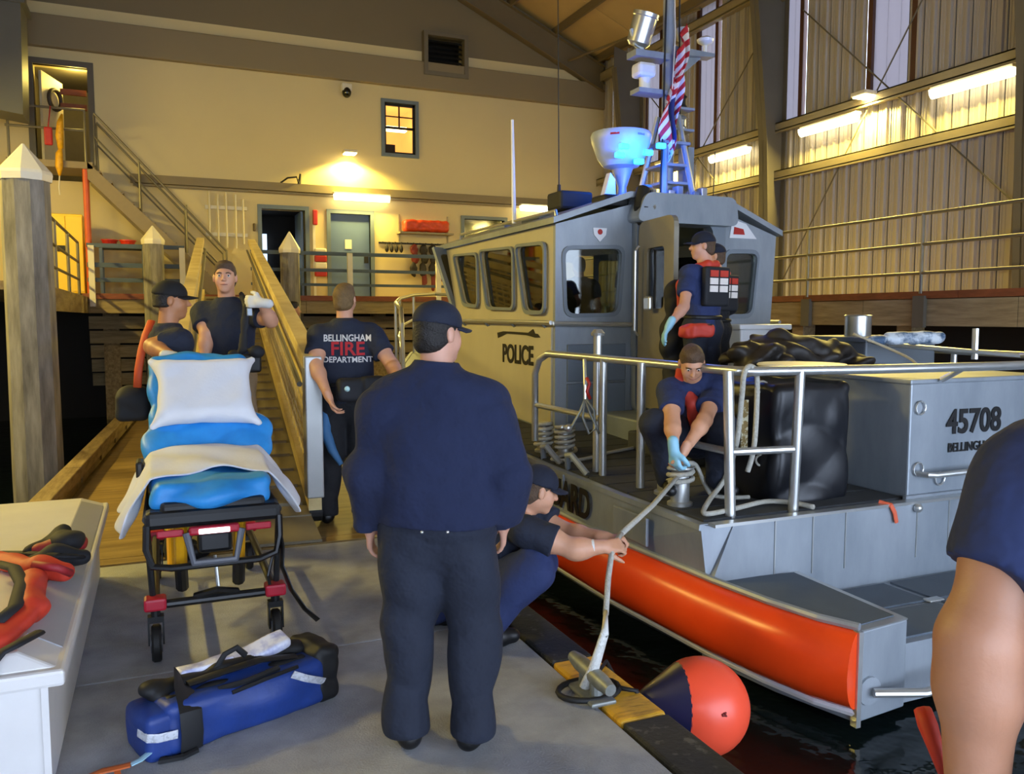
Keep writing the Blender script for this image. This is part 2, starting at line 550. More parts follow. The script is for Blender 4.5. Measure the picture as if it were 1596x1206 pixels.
# ================================================================== back wall (Y = 20)
BW = 20.0
def roof_z(x):            # underside of the roof
    return 8.1+0.43*(11.2-x) if x > 2.0 else 8.1+0.43*9.2-0.43*(2.0-x)
def holes_wall(xs, zs, holes, y0, y1, top=None):
    mb = MB()
    X = sorted(set(xs+[h[0] for h in holes]+[h[1] for h in holes])); Z = sorted(set(zs+[h[2] for h in holes]+[h[3] for h in holes]))
    for i in range(len(X)-1):
        for j in range(len(Z)-1):
            cx, cz = (X[i]+X[i+1])/2, (Z[j]+Z[j+1])/2
            if any(h[0] < cx < h[1] and h[2] < cz < h[3] for h in holes): continue
            mb.box((X[i], y0, Z[j]), (X[i+1], y1, Z[j+1]))
    return mb
HOLES = [(2.27, 3.25, 2.05, 4.13), (3.84, 4.80, 2.05, 4.10), (5.18, 5.95, 5.60, 6.80), (6.24, 7.18, 7.62, 8.46), (7.2, 8.3, 3.35, 4.12), (-2.2, -1.2, 4.5, 6.85)]
wb = holes_wall([-4.6, 11.4], [-1.0, 8.1], [h for h in HOLES if h[3] < 8.1]+[(6.24, 7.18, 7.62, 8.1)], BW, BW+0.25)
wall_back = struct(wb.build('wall_back', M_WALL))
# gable
wb = MB(); wb.prism([(-4.6, BW, 8.1), (6.24, BW, 8.1), (6.24, BW, 8.46), (-4.6, BW, 8.46)], (0, 0, 0), (0, 0.25, 0))
wb.prism([(7.18, BW, 8.1), (11.2, BW, 8.1), (11.2, BW, 8.46), (7.18, BW, 8.46)], (0, 0, 0), (0, 0.25, 0))
wb.prism([(-4.6, BW, 8.46), (11.15, BW, 8.46), (2.0, BW, 12.38), (-4.6, BW, 9.55)], (0, 0, 0), (0, 0.25, 0))
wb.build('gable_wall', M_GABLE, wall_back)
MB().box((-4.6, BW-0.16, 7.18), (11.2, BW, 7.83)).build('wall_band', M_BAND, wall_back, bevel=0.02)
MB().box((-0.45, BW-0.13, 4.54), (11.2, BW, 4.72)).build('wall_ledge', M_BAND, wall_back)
MB().tube([(-0.4, BW-0.09, 4.50), (4.0, BW-0.09, 4.50), (11.0, BW-0.09, 4.50)], 0.03).build('conduit', M_GIRT, wall_back)
# room boxes behind the openings
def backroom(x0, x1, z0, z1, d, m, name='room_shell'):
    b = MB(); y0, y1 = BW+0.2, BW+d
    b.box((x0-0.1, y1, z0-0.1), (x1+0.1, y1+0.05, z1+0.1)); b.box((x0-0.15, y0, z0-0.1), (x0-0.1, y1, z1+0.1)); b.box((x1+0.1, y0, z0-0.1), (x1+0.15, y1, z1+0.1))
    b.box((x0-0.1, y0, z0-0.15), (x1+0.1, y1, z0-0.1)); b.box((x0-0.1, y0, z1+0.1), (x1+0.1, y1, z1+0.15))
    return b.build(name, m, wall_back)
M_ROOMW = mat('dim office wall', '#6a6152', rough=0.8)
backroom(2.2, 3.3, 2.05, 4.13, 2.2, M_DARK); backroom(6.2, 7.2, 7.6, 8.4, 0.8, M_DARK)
backroom(7.15, 8.35, 3.3, 4.12, 1.5, M_ROOMW)
M_GLASS = mat('dark window glass', '#10120f', rough=0.08, spec=0.6)

def door_frame(n, x0, x1, z0, z1, m=M_FRAME, w=0.09):
    f = MB(); f.box((x0-w, BW-0.05, z0), (x0, BW+0.1, z1+w)); f.box((x1, BW-0.05, z0), (x1+w, BW+0.1, z1+w)); f.box((x0, BW-0.05, z1), (x1, BW+0.1, z1+w))
    return f
d1 = struct(door_frame(1, 2.27, 3.25, 2.05, 4.13).build('door_1', M_FRAME))
MB().box((3.17, BW+0.1, 2.06), (3.22, BW+1.0, 4.12)).build('door_leaf', M_DOOR, d1)
wn = MB().box((2.32, BW+2.05, 2.8), (2.62, BW+2.12, 3.75)).build('window_pane', mat('daylit far window', '#cfe0ff', emit=(0.6, 0.78, 1.0), estr=1.6), d1)
d2 = struct(door_frame(2, 3.84, 4.80, 2.05, 4.10).build('door_2', M_FRAME))
MB().box((3.845, BW+0.09, 2.06), (4.795, BW+0.14, 4.095)).build('door_leaf', M_DOOR, d2)
MB().box((4.2, BW+0.075, 3.28), (4.36, BW+0.092, 3.50)).build('door_sign', M_WHITEPOST, d2)
MB().box((4.66, BW+0.06, 2.95), (4.76, BW+0.1, 3.15)).build('door_handle', M_BLACK, d2)
d3 = struct(door_frame(3, -2.2, -1.2, 4.5, 6.85, M_STEEL, 0.12).build('door_3', M_STEEL))
backroom(-2.2, -1.2, 4.5, 6.85, 2.5, M_ROOMW)
M_DOORLIT = mat('pale door', '#cbbf9c', rough=0.5)
MB().prism([(-2.05, BW-0.05, 4.75), (-1.72, BW+0.55, 4.75), (-1.72, BW+0.55, 6.62), (-2.05, BW-0.05, 6.72)], (0, 0, 0), (-0.05, 0.02, 0)).build('door_leaf', M_DOORLIT, d3)
for z in (6.35, 6.05): MB().box((-1.75, BW+0.3, z), (-1.25, BW+0.36, z+0.12)).build('shelf_board', M_REDWOOD, d3)
# upper lit window
w1 = MB(); x0, x1, z0, z1 = 5.18, 5.95, 5.60, 6.80
for a, b in (((x0-0.08, z0-0.08), (x0, z1+0.08)), ((x1, z0-0.08), (x1+0.08, z1+0.08)), ((x0, z0-0.08), (x1, z0)), ((x0, z1), (x1, z1+0.08))):
    w1.box((a[0], BW-0.06, a[1]), (b[0], BW+0.06, b[1]))
w1 = struct(w1.build('window_1', M_FRAME))
s1 = MB()
for a, b in (((x0, z0), (x0+0.05, z1)), ((x1-0.05, z0), (x1, z1)), ((x0, z0), (x1, z0+0.05)), ((x0, z1-0.06), (x1, z1)), ((x0, 6.2), (x1, 6.25)), ((5.55, 6.25), (5.575, z1)), ((x0, 6.48), (x1, 6.50))):
    s1.box((a[0], BW+0.02, a[1]), (b[0], BW+0.08, b[1]))
s1.build('sash', M_DARK, w1)
M_LITROOM = mat('self-glowing office wall', '#d8a850', rough=0.8, emit=(1.0, 0.58, 0.16), estr=0.55)  # walls given a glow of their own in place of lamplight on them
M_CEILLAMP = mat('office ceiling lamp', '#fff0c0', emit=(1.0, 0.85, 0.45), estr=6.0)
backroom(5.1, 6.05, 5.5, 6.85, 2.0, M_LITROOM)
MB().box((5.1, BW+0.9, 6.36), (6.0, BW+1.1, 6.46)).build('office_lamp', M_CEILLAMP, w1)
MB().box((5.1, BW+0.5, 5.4), (5.58, BW+0.9, 5.92)).build('office_cabinet', M_DARK, w1)
# low window behind the boat and the louvre vent
w2 = MB(); x0, x1, z0, z1 = 7.2, 8.3, 3.35, 4.12
for a, b in (((x0-0.08, z0-0.08), (x0, z1+0.08)), ((x1, z0-0.08), (x1+0.08, z1+0.08)), ((x0, z0-0.08), (x1, z0)), ((x0, z1), (x1, z1+0.08))):
    w2.box((a[0], BW-0.06, a[1]), (b[0], BW+0.06, b[1]))
w2 = struct(w2.build('window_2', M_FRAME))
MB().box((7.2, BW+0.04, 3.35), (8.3, BW+0.05, 4.12)).build('window_pane', M_GLASS, w2)
vt = thing('louvre_vent', 'square dark louvred vent high on the cream back wall', 'vent', (6.71, BW, 7.53))
f = MB(); x0, x1, z0, z1 = 6.24, 7.18, 7.62, 8.46
for a, b in (((x0-0.1, z0-0.1), (x0, z1+0.1)), ((x1, z0-0.1), (x1+0.1, z1+0.1)), ((x0, z0-0.1), (x1, z0)), ((x0, z1), (x1, z1+0.1))):
    f.box((a[0], BW-0.2, a[1]), (b[0], BW+0.06, b[1]))
f.build('frame', mat('vent frame', '#6b6350', rough=0.6), vt)
for k in range(7):
    z = z0+0.03+k*0.117
    MB().prism([(x0, BW-0.02, z), (x0, BW+0.10, z+0.09), (x0, BW+0.115, z+0.09), (x0, BW-0.005, z)], (0, 0, 0), (x1-x0, 0, 0)).build('slat', M_DARK, vt)

# ================================================================== right wall (X = 11.2): ribbed sheets, girts, translucent strips
RW = 11.2; PW = 0.285
wall_right = struct(MB().box((RW+0.08, -6, -1.0), (RW+0.12, 6.1, 8.44)).build('wall_right', M_PANEL))
SKY = [(17.25, 17.8), (15.10, 15.67), (12.53, 13.10), (10.0, 10.8), (7.2, 8.1)]
def rib_panel(z0, z1, name):
    p = [(0, 0), (0.04, 0), (0.055, -0.035), (0.09, -0.035), (0.105, 0), (0.17, 0), (0.175, -0.006), (0.20, -0.006), (0.205, 0), (0.225, 0), (0.23, -0.006), (0.25, -0.006), (0.255, 0), (PW-0.022, 0)]
    b = MB()
    b.grid([[(x, y, z0) for y, x in p], [(x, y, z1) for y, x in p]])
    b.grid([[(x+0.012, y, z0) for y, x in p], [(x+0.012, y, z1) for y, x in p]])
    return b
base_full = rib_panel(-1.0, 8.44, 'p').build('wall_panel', M_PANEL, wall_right)
base_low = rib_panel(-1.0, 5.3, 'p').build('wall_panel', M_PANEL, wall_right)
k = 0; y = 6.1; first = {}
while y < 19.95:
    yc = y+PW/2
    sky = any(a-0.05 < yc < b+0.05 for a, b in SKY)
    src = base_low if sky else base_full
    if src.name in first: o = src.copy(); COL.objects.link(o)
    else: o = src; first[src.name] = 1
    o.location = (RW, y, 0); k += 1; y += PW
    MB().box((RW+0.018, y-0.03, -1.0), (RW+0.03, y+0.008, 5.3 if sky else 8.44)).build('joint_shadow_strip', M_DARK, wall_right)  # dark strip standing in for the shadow in each sheet joint
for i, (a, b) in enumerate(SKY):
    wn = struct(MB().box((RW-0.03, a-0.1, 5.3), (RW+0.06, a, 8.4)).box((RW-0.03, b, 5.3), (RW+0.06, b+0.1, 8.4)).build('window_%d' % (i+3), M_JAMB))
    n = 3
    for j in range(n):
        MB().box((RW+0.03, a+(b-a)*j/n+0.004, 5.3), (RW+0.04, a+(b-a)*(j+1)/n-0.004, 8.4)).build('window_pane', M_SKYPANEL, wn)
def girt(z, h=0.16, d=0.2):
    return MB().box((RW-d, 6.0, z+h-0.02), (RW-0.01, 20, z+h)).box((RW-d, 6.0, z), (RW-0.01, 20, z+0.02)).box((RW-d, 6, z-0.03), (RW-d+0.012, 20, z+h)).build('girt', M_GIRT, wall_right)
girt(5.18); girt(4.28); girt(7.9, 0.2)
for a, b in (((12.35, 7.25), (7.7, 2.9)), ((9.35, 7.1), (12.75, 2.3)), ((18.0, 7.4), (13.2, 3.0)), ((13.2, 7.4), (17.8, 3.0))):
    MB().cyl((RW-0.12, a[0], a[1]), (RW-0.12, b[0], b[1]), 0.014, n=6).build('brace_rod', M_STEEL, wall_right)
# steel frames: columns and rafters
for i, yc in enumerate((18.1, 12.95, 7.75)):
    t = MB()
    t.prism([(10.98, yc-0.012, -1), (RW-0.03, yc-0.012, -1), (RW-0.03, yc-0.012, 8.0), (10.42, yc-0.012, 8.2), (10.42, yc-0.012, 7.6), (10.72, yc-0.012, 5.0)], (0, 0, 0), (0, 0.024, 0))
    t.prism([(10.98, yc-0.12, -1), (10.995, yc-0.12, -1), (10.735, yc-0.12, 5.0), (10.435, yc-0.12, 7.7), (10.42, yc-0.12, 7.7), (10.72, yc-0.12, 5.0)], (0, 0, 0), (0, 0.24, 0))
    t.box((RW-0.04, yc-0.12, -1), (RW-0.025, yc+0.12, 8.05))
    struct(t.build('steel_column' + ('.%03d' % i if i else ''), M_STEEL))
ceil = MB()
for sx0, sx1 in ((11.4, 2.0), (-4.9, 2.0)):
    z0, z1 = roof_z(sx0), roof_z(sx1)
    ceil.prism([(sx0, -4, z0+0.32), (sx1, -4, z1+0.32), (sx1, -4, z1+0.36), (sx0, -4, z0+0.36)], (0, 0, 0), (0, 24.3, 0))
ceiling = struct(ceil.build('ceiling', M_ROOF))
for i, yc in enumerate((19.85, 15.5, 12.95, 7.75, 2.6)):
    r = MB()
    for sx0, sx1 in ((11.1, 2.0), (-4.9, 2.0)):
        z0, z1 = roof_z(sx0), roof_z(sx1)
        h0, h1 = 0.75, 0.35
        if yc == 15.5: continue
        r.prism([(sx0, yc-0.012, z0-h0+0.2), (sx1, yc-0.012, z1-h1), (sx1, yc-0.012, z1+0.1), (sx0, yc-0.012, z0+0.1)], (0, 0, 0), (0, 0.024, 0))
        for zz in (0, 1):
            za, zb = (z0-h0+0.2, z1-h1) if zz == 0 else (z0+0.1, z1+0.1)
            r.prism([(sx0, yc-0.12, za), (sx1, yc-0.12, zb), (sx1, yc-0.12, zb+0.02), (sx0, yc-0.12, za+0.02)], (0, 0, 0), (0, 0.24, 0))
    if r.v: r.build('rafter', M_RAFTER, ceiling)
for k in range(8):
    x = 10.9-k*1.25
    for xx in ((x,) if k else (x,)):
        z = roof_z(xx)
        MB().box((xx-0.03, -3.8, z+0.1), (xx+0.03, 19.95, z+0.3)).build('purlin', M_RAFTER, ceiling)
# roof sheets between the purlins
for k in range(7):
    xa, xb = 10.9-k*1.25, 10.9-(k+1)*1.25
    for j in range(8):
        ya = 4.0+j*2.0
        MB().prism([(xa, ya+0.02, roof_z(xa)+0.301), (xb, ya+0.02, roof_z(xb)+0.301), (xb, ya+0.02, roof_z(xb)+0.315), (xa, ya+0.02, roof_z(xa)+0.315)], (0, 0, 0), (0, 1.96, 0)).build('roof_panel', M_ROOF, ceiling)
MB().cyl((10.0, 19.7, 8.25), (10.7, 15.0, 8.1), 0.03, n=6).build('roof_brace', M_RAFTER, ceiling)
wall_left = struct(MB().box((-4.7, -4, -0.6), (-4.6, 19.98, 9.6)).build('wall_left', M_PANEL))

wf = MB().box((-4.6, -4.0, 4.0), (11.3, -3.9, 8.2)).box((-4.6, -4.0, -0.4), (-3.6, -3.9, 4.0)).box((10.0, -4.0, -1.0), (11.3, -3.9, 4.0))  # unseen front wall, added with a low header to hold back daylight
wf.prism([(-4.6, -4.0, 8.2), (11.3, -4.0, 8.2), (2.0, -4.0, 12.1), (-4.6, -4.0, 9.3)], (0, 0, 0), (0, 0.1, 0))
wall_front_baffle = struct(wf.build('wall_front_baffle', M_PANEL))
# ================================================================== lamps
def area(parent, loc, sx, sy, watt, rot, col=LAMP_COL, name='lamp_light', spread=None):
    L = bpy.data.lights.new(name, 'AREA'); L.shape = 'RECTANGLE'; L.size = sx; L.size_y = sy; L.energy = watt; L.color = col
    if spread: L.spread = spread
    o = bpy.data.objects.new(name, L); COL.objects.link(o); o.parent = parent
    o.location = Vector(loc)-_off(parent); o.rotation_euler = rot
    return o

def batten(c, along, wall, label, watt=TUBE_W, L=1.28):
    """fluorescent batten: housing on the wall side, lit diffuser, a rectangular light just below"""
    c = Vector(c)
    t = thing('fluorescent_light', label, 'light', c, group='lit fluorescent battens')
    a = Vector((0, 1, 0)) if along == 'y' else Vector((1, 0, 0))
    o = Vector(wall)
    h = MB(); hx = a*(L/2+0.02)
    lo = c-hx+o*0.02+Vector((0, 0, 0.06)); hi = c+hx+o*0.10+Vector((0, 0, 0.11))
    h.box([min(lo[i], hi[i])-(0.06 if abs(o[i]) > 0.5 else 0) for i in range(3)], [max(lo[i], hi[i]) for i in range(3)]); h.build('housing', M_FIXT, t, bevel=0.01)
    d = MB()
    n = a.cross(Vector((0, 0, 1)))
    sec = []
    for k in range(9):
        th = math.pi*k/8
        sec.append(n*math.cos(th)*0.085+Vector((0, 0, 0.058-math.sin(th)*0.13)))
    d.prism([c-a*(L/2)+q for q in sec], (0, 0, 0), a*L); d.build('diffuser', M_TUBE, t)
    area(t, c+Vector((0, 0, -0.09))-o*0.03, L if along == 'x' else 0.16, 0.16 if along == 'x' else L, watt, (0, 0.65*o.x, 0) if along == 'y' else (-0.65*o.y, 0, 0))
    return t

for y_, w_ in ((7.5, 'nearest'), (11.5, 'second'), (15.5, 'farthest')):
    batten((-4.46, y_, 5.0), 'y', (-1, 0, 0), 'lit fluorescent batten on the left wall, %s from the open end' % w_, L=1.3, watt=LEFT_W)
batten((4.56, BW-0.236, 4.46), 'x', (0, 1, 0), 'lit fluorescent batten above the slate blue door on back wall', L=1.32)
batten((9.28, BW-0.236, 4.44), 'x', (0, 1, 0), 'lit fluorescent batten on back wall just above the boat cabin roof', L=1.2)
batten((10.98, 8.75, 5.02), 'y', (1, 0, 0), 'largest lit fluorescent batten on the ribbed wall, at the right edge', L=1.3)
batten((10.98, 11.55, 5.0), 'y', (1, 0, 0), 'lit fluorescent batten on the ribbed wall right beside the steel column', L=1.3)
batten((10.98, 14.3, 4.98), 'y', (1, 0, 0), 'lit fluorescent batten on the ribbed wall beyond the mast', L=1.2)

def flood(c, n, label):
    c = Vector(c); n = Vector(n)
    t = thing('flood_light', label, 'light', c, group='flood lights')
    MB().rbox([c[i]-(0.16, 0.16, 0.035)[i] for i in range(3)], [c[i]+(0.16, 0.16, 0.035)[i] for i in range(3)], 0.02).build('housing', M_FIXT, t)
    MB().box(c-Vector((0.13, 0.13, 0.055)), c+Vector((0.13, 0.13, -0.036))).build('lens', M_FLOOD, t)
    MB().cyl(c, c+n*0.28, 0.02).build('bracket', M_STEEL, t)
    s = bpy.data.lights.new('lamp_light', 'SPOT'); s.energy = FLOOD_W*8; s.color = LAMP_COL; s.spot_size = math.radians(150); s.spot_blend = 0.3; s.shadow_soft_size = 0.1
    o = bpy.data.objects.new('lamp_light', s); COL.objects.link(o); o.parent = t; o.location = (0, 0, -0.08); o.rotation_euler = (0, 0, 0)
    return t
flood((4.27, BW-0.3, 5.50), (0, 1, 0), 'small lit flood light above the fluorescent batten on back wall')
flood((10.9, 10.65, 5.32), (1, 0, 0), 'small lit flood light between two fluorescent battens on ribbed wall')
flood((10.9, 16.6, 5.2), (1, 0, 0), 'small lit flood light behind the mast on ribbed wall')

# ================================================================== raised decks with railings
deck_b = MB().box((-4.55, 18.55, 1.95), (9.6, BW, 2.05)).box((-4.55, 11.0, 1.95), (-1.35, 18.55, 2.05)).box((9.5, -4, 1.9), (RW, BW, 1.97))
deck_b = struct(deck_b.build('floor_deck', M_TIMBER))
def fascia(p0, p1, z0, z1, n, m, name, th=0.06):
    p0 = Vector(p0); p1 = Vector(p1); d = (p1-p0)
    nn = Vector((d.y, -d.x, 0)).normalized()
    for i in range(n):
        a = p0+d*(i/n)+d.normalized()*0.004; b = p0+d*((i+1)/n)-d.normalized()*0.004
        MB().prism([a+Vector((0, 0, z0)), b+Vector((0, 0, z0)), b+Vector((0, 0, z1)), a+Vector((0, 0, z1))], (0, 0, 0), nn*th).build(name, m, deck_b)
fascia((-1.35, 18.52, 0), (9.5, 18.52, 0), 1.72, 1.99, 5, M_TIMBERX, 'fascia_board')
fascia((-1.35, 18.47, 0), (9.5, 18.47, 0), 2.0, 2.11, 4, M_REDWOOD, 'toe_board')
fascia((-1.32, 11.0, 0), (-1.32, 18.5, 0), 1.72, 2.04, 4, M_TIMBERX, 'fascia_board')
fascia((9.45, 18.5, 0), (9.45, 2.0, 0), 1.52, 1.875, 7, M_TIMBERX, 'fascia_board')
fascia((9.42, 18.5, 0), (9.42, 2.0, 0), 1.885, 1.98, 6, M_REDWOOD, 'toe_board')
for x in (-0.9, 1.0, 2.9, 4.8, 6.7, 8.6):      # shore wall boards and bents under the deck
    MB().box((x-0.15, 19.2, -1), (x+0.15, 19.5, 1.95)).build('bent_post', M_TIMBER, deck_b)
for k in range(5):
    z = 1.66-k*0.30
    MB().box((-1.3, 19.0+k*0.12, z-0.26), (9.4, 19.06+k*0.12, z)).build('wale_board', M_TIMBERX, deck_b)
for y in (4.2, 6.3, 8.4, 10.5, 12.6, 14.7, 16.8): MB().box((9.6, y, -1), (9.85, y+0.25, 1.9)).build('bent_post', M_TIMBER, deck_b)
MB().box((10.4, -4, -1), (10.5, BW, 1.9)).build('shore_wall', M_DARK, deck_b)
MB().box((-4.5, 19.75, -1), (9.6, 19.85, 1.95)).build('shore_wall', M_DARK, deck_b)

def plank_rail(label, x0, x1, posts, zs, y=18.47):
    t = thing('deck_railing', label, 'railing', ((x0+x1)/2, y, 2.05))
    for x in posts:
        MB().box((x-0.055, y-0.1, 1.85), (x+0.055, y-0.02, 3.05)).build('post', M_WHITEPOST, t)
    for z, h in zs:
        MB().box((x0, y-0.02, z-h), (x1, y+0.02, z)).build('rail', M_BLUERAIL, t)
    return t
plank_rail('slate blue board railing with white posts, on the deck before the doors', 1.85, 8.6, (3.95, 6.0), ((3.07, 0.08), (2.70, 0.07), (2.38, 0.06)))
plank_rail('slate blue board railing with white posts beside the yellow cabinet', -1.25, 0.55, (-1.17, 0.5), ((3.10, 0.08), (2.72, 0.09), (2.42, 0.08)))
t = thing('deck_railing', 'dark pipe railing running along the left deck before the yellow cabinet', 'railing', (-1.38, 14.5, 2.05))
for y in (12.4, 14.4, 16.4, 18.4): MB().cyl((-1.40, y, 1.75), (-1.40, y, 3.1), 0.028, n=8).build('post', M_RAILSTEEL, t)
for z in (3.1, 2.72, 2.38): MB().cyl((-1.40, 11.2, z), (-1.40, 18.45, z), 0.024, n=8).build('rail', M_RAILSTEEL, t)
t = thing('deck_railing', 'grey pipe railing with three rails along the walkway on the right', 'railing', (9.36, 10, 1.97))
for k in range(7):
    y = 3.87+2.1*k
    MB().cyl((9.36, y, 1.95), (9.36, y, 3.0), 0.024, n=8).build('post', M_RAILSTEEL, t)
    MB().box((9.32, y-0.09, 1.5), (9.38, y+0.09, 1.92)).build('post_bracket', M_STEEL, t)
for z in (3.0, 2.60, 2.22): MB().cyl((9.36, 2.0, z), (9.36, 17.5, z), 0.022, n=8).build('rail', M_RAILSTEEL, t)

# ================================================================== piles with faceted caps
def pile(x, y, r, zc, za, label):
    t = thing('mooring_pile', label, 'pile', (x, y, WZ), group='timber piles with pale caps')
    b = MB(); n = 10
    prof = [(r*1.0, -1.4), (r*1.03, 0.0), (r*0.99, 1.5), (r*0.97, zc)]
    b.lathe([(a, z) for a, z in prof], (x, y, 0), n=n); b.build('shaft', M_PILE, t)
    c = MB(); c.lathe([(r*1.06, zc-0.07), (r*1.10, zc), (r*1.07, zc+0.03), (r*0.05, za)], (x, y, 0), n=8); c.build('cap', M_CAP, t)
pile(-1.21, 9.9, 0.235, 3.09, 3.40, 'large grey timber pile with pale faceted cap at the left edge')
pile(-0.04, 18.1, 0.20, 3.15, 3.45, 'slim timber pile with pale pointed cap left of the gangway')
pile(2.61, 18.1, 0.205, 3.06, 3.44, 'timber pile with pale pointed cap between the two doors')
# ================================================================== flat plates with rounded openings
def rpoly(pts, r, seg=4):
    out = []; n = len(pts)
    for i in range(n):
        p = Vector(pts[i]); a = (Vector(pts[i-1])-p); b = (Vector(pts[(i+1) % n])-p)
        rr = min(r, a.length*0.45, b.length*0.45)
        p0 = p+a.normalized()*rr; p1 = p+b.normalized()*rr
        for k in range(seg+1):
            t = k/seg
            out.append(tuple(p0*(1-t)**2+p*2*t*(1-t)+p1*t*t))
    return out
def plate(mb, outer, holes, M, th):
    """2D outline with holes -> slab of thickness th along -z of M"""
    bm = bmesh.new(); edges = []
    for loop in [outer]+holes:
        vs = [bm.verts.new((p[0], p[1], 0)) for p in loop]
        edges += [bm.edges.new((vs[i], vs[(i+1) % len(vs)])) for i in range(len(vs))]
    bmesh.ops.triangle_fill(bm, use_beauty=True, edges=edges)
    g = bmesh.ops.extrude_face_region(bm, geom=list(bm.faces))
    for v in [x for x in g['geom'] if isinstance(x, bmesh.types.BMVert)]: v.co.z -= th
    return mb.bm(bm, M)

# ================================================================== stairs and upper landing at the left end of the back wall
M_STAIR = mat('stair paint', '#8d7d5c', rough=0.6, var=0.1)
st = thing('stairs', 'straight wooden stair with pipe handrails climbing left along back wall', 'stairs', (0.2, 19.2, 2.05))
a = Vector((1.55, 0, 2.05)); b = Vector((-1.1, 0, 4.72))
for y, nm in ((18.85, 0), (19.75, 1)):
    MB().prism([(a.x, y, a.z), (a.x-0.45, y, a.z), (b.x-0.1, y, b.z-0.32), (b.x-0.1, y, b.z+0.02)], (0, 0, 0), (0, 0.05, 0)).build('stringer', M_STAIR, st)
    MB().tube([(a.x-0.15, y, a.z+0.05), (a.x-0.15, y, a.z+1.0), (b.x+0.05, y, b.z+0.98), (b.x+0.05, y, b.z-0.05)], 0.025).build('handrail', M_RAILSTEEL, st)
    MB().tube([(a.x-0.15, y, a.z+0.55), (b.x+0.05, y, b.z+0.52)], 0.018).build('midrail', M_RAILSTEEL, st)
    for t_ in (0.35, 0.68):
        p = a.lerp(b, t_); MB().cyl((p.x, y, p.z), (p.x, y, p.z+1.0), 0.02, n=8).build('baluster', M_RAILSTEEL, st)
for k in range(13):
    p = a.lerp(b, (k+0.7)/13.5)
    MB().box((p.x-0.27, 18.9, p.z-0.02), (p.x-0.01, 19.75, p.z+0.02)).build('tread', M_STAIR, st)
ld = thing('stair_landing', 'small upper landing with pipe rails before the open upper door', 'landing', (-1.75, 19.4, 4.72))
MB().box((-2.6, 18.85, 4.6), (-1.1, 19.95, 4.73)).build('platform', M_STAIR, ld)
for z in (5.75, 5.35): MB().cyl((-2.6, 18.9, z), (-1.2, 18.9, z), 0.025, n=8).build('rail', M_RAILSTEEL, ld)
for x in (-2.55, -1.22): MB().cyl((x, 18.9, 4.7), (x, 18.9, 5.75), 0.025, n=8).build('post', M_RAILSTEEL, ld)
MB().cyl((-1.24, 18.95, 2.05), (-1.24, 18.95, 4.6), 0.06, n=10).build('support_post', M_ORANGEPIPE, ld, label='orange painted support post')
# big grey duct in the corner above
M_DUCT = mat('grey sheet duct', '#5a5a54', rough=0.5, var=0.12, scale=1.5)
dk = thing('air_duct', 'large grey sheet metal duct hanging in the upper left corner', 'duct', (-2.9, 18.6, 5.6))
MB().prism([(-4.0, 0, 5.60), (-2.16, 0, 5.36), (-2.08, 0, 9.2), (-4.0, 0, 9.2)], (0, 17.9, 0), (0, 18.75, 0)).build('casing', M_DUCT, dk)
MB().box((-4.05, 17.86, 7.35), (-2.05, 18.80, 7.45)).build('flange', M_DUCT, dk)

# ---- things on and against the back wall
M_LIFER = mat('dark life ring', '#3a3026', rough=0.6)
r = MB(); pts = [(-1.835+0.482*0.2*math.cos(i*math.pi/10), BW+0.215+0.876*0.2*math.cos(i*math.pi/10), 6.2+0.2*math.sin(i*math.pi/10)) for i in range(20)]
r.tube(pts, 0.045, closed=True); o = r.build('life_ring', M_LIFER, None, smooth=True); tag(o, 'dark round ring hung on the pale upper door', 'ring')
t = thing('rescue_float', 'yellow rescue tube float hanging from the upper landing rail', 'float', (-1.62, 18.8, 4.3))
MB().tube([(-1.60, 18.8, 5.62), (-1.64, 18.8, 5.45), (-1.66, 18.8, 5.2), (-1.65, 18.8, 4.95)], [0.02, 0.06, 0.075, 0.05]).build('upper_float', M_YEL, t, smooth=True)
MB().tube([(-1.65, 18.8, 4.95), (-1.68, 18.8, 4.85), (-1.69, 18.8, 4.6), (-1.69, 18.8, 4.42)], [0.03, 0.065, 0.07, 0.02]).build('lower_float', M_YEL, t, smooth=True)
MB().tube([(-1.69, 18.8, 4.42), (-1.71, 18.8, 4.2), (-1.70, 18.8, 4.05)], 0.012).build('tail_rope', M_WHITEPOST, t)
MB().rbox((-1.93, 18.77, 5.0), (-1.78, 18.85, 5.35), 0.03).build('red_bag', M_RED, t)
MB().tube([(-1.85, 18.8, 5.35), (-1.8, 18.82, 5.76)], 0.012).build('hanging_strap', M_RED, t)

cb = thing('safety_cabinet', 'bright yellow steel safety cabinet on the deck at left', 'cabinet', (-1.63, 19.2, 2.05))
MB().rbox((-1.95, 18.95, 2.12), (-1.33, 19.5, 3.70), 0.015).build('body', M_CABINET, cb)
for x0, x1 in ((-1.94, -1.645), (-1.635, -1.34)): MB().rbox((x0, 18.93, 2.16), (x1, 18.955, 3.66), 0.008).build('door', M_CABINET, cb)
MB().box((-1.80, 18.905, 2.95), (-1.66, 18.935, 3.07)).build('latch', M_BLACK, cb)
for x in (-1.93, -1.39): MB().box((x, 19.0, 2.05), (x+0.05, 19.45, 2.13)).build('foot', M_BLACK, cb)

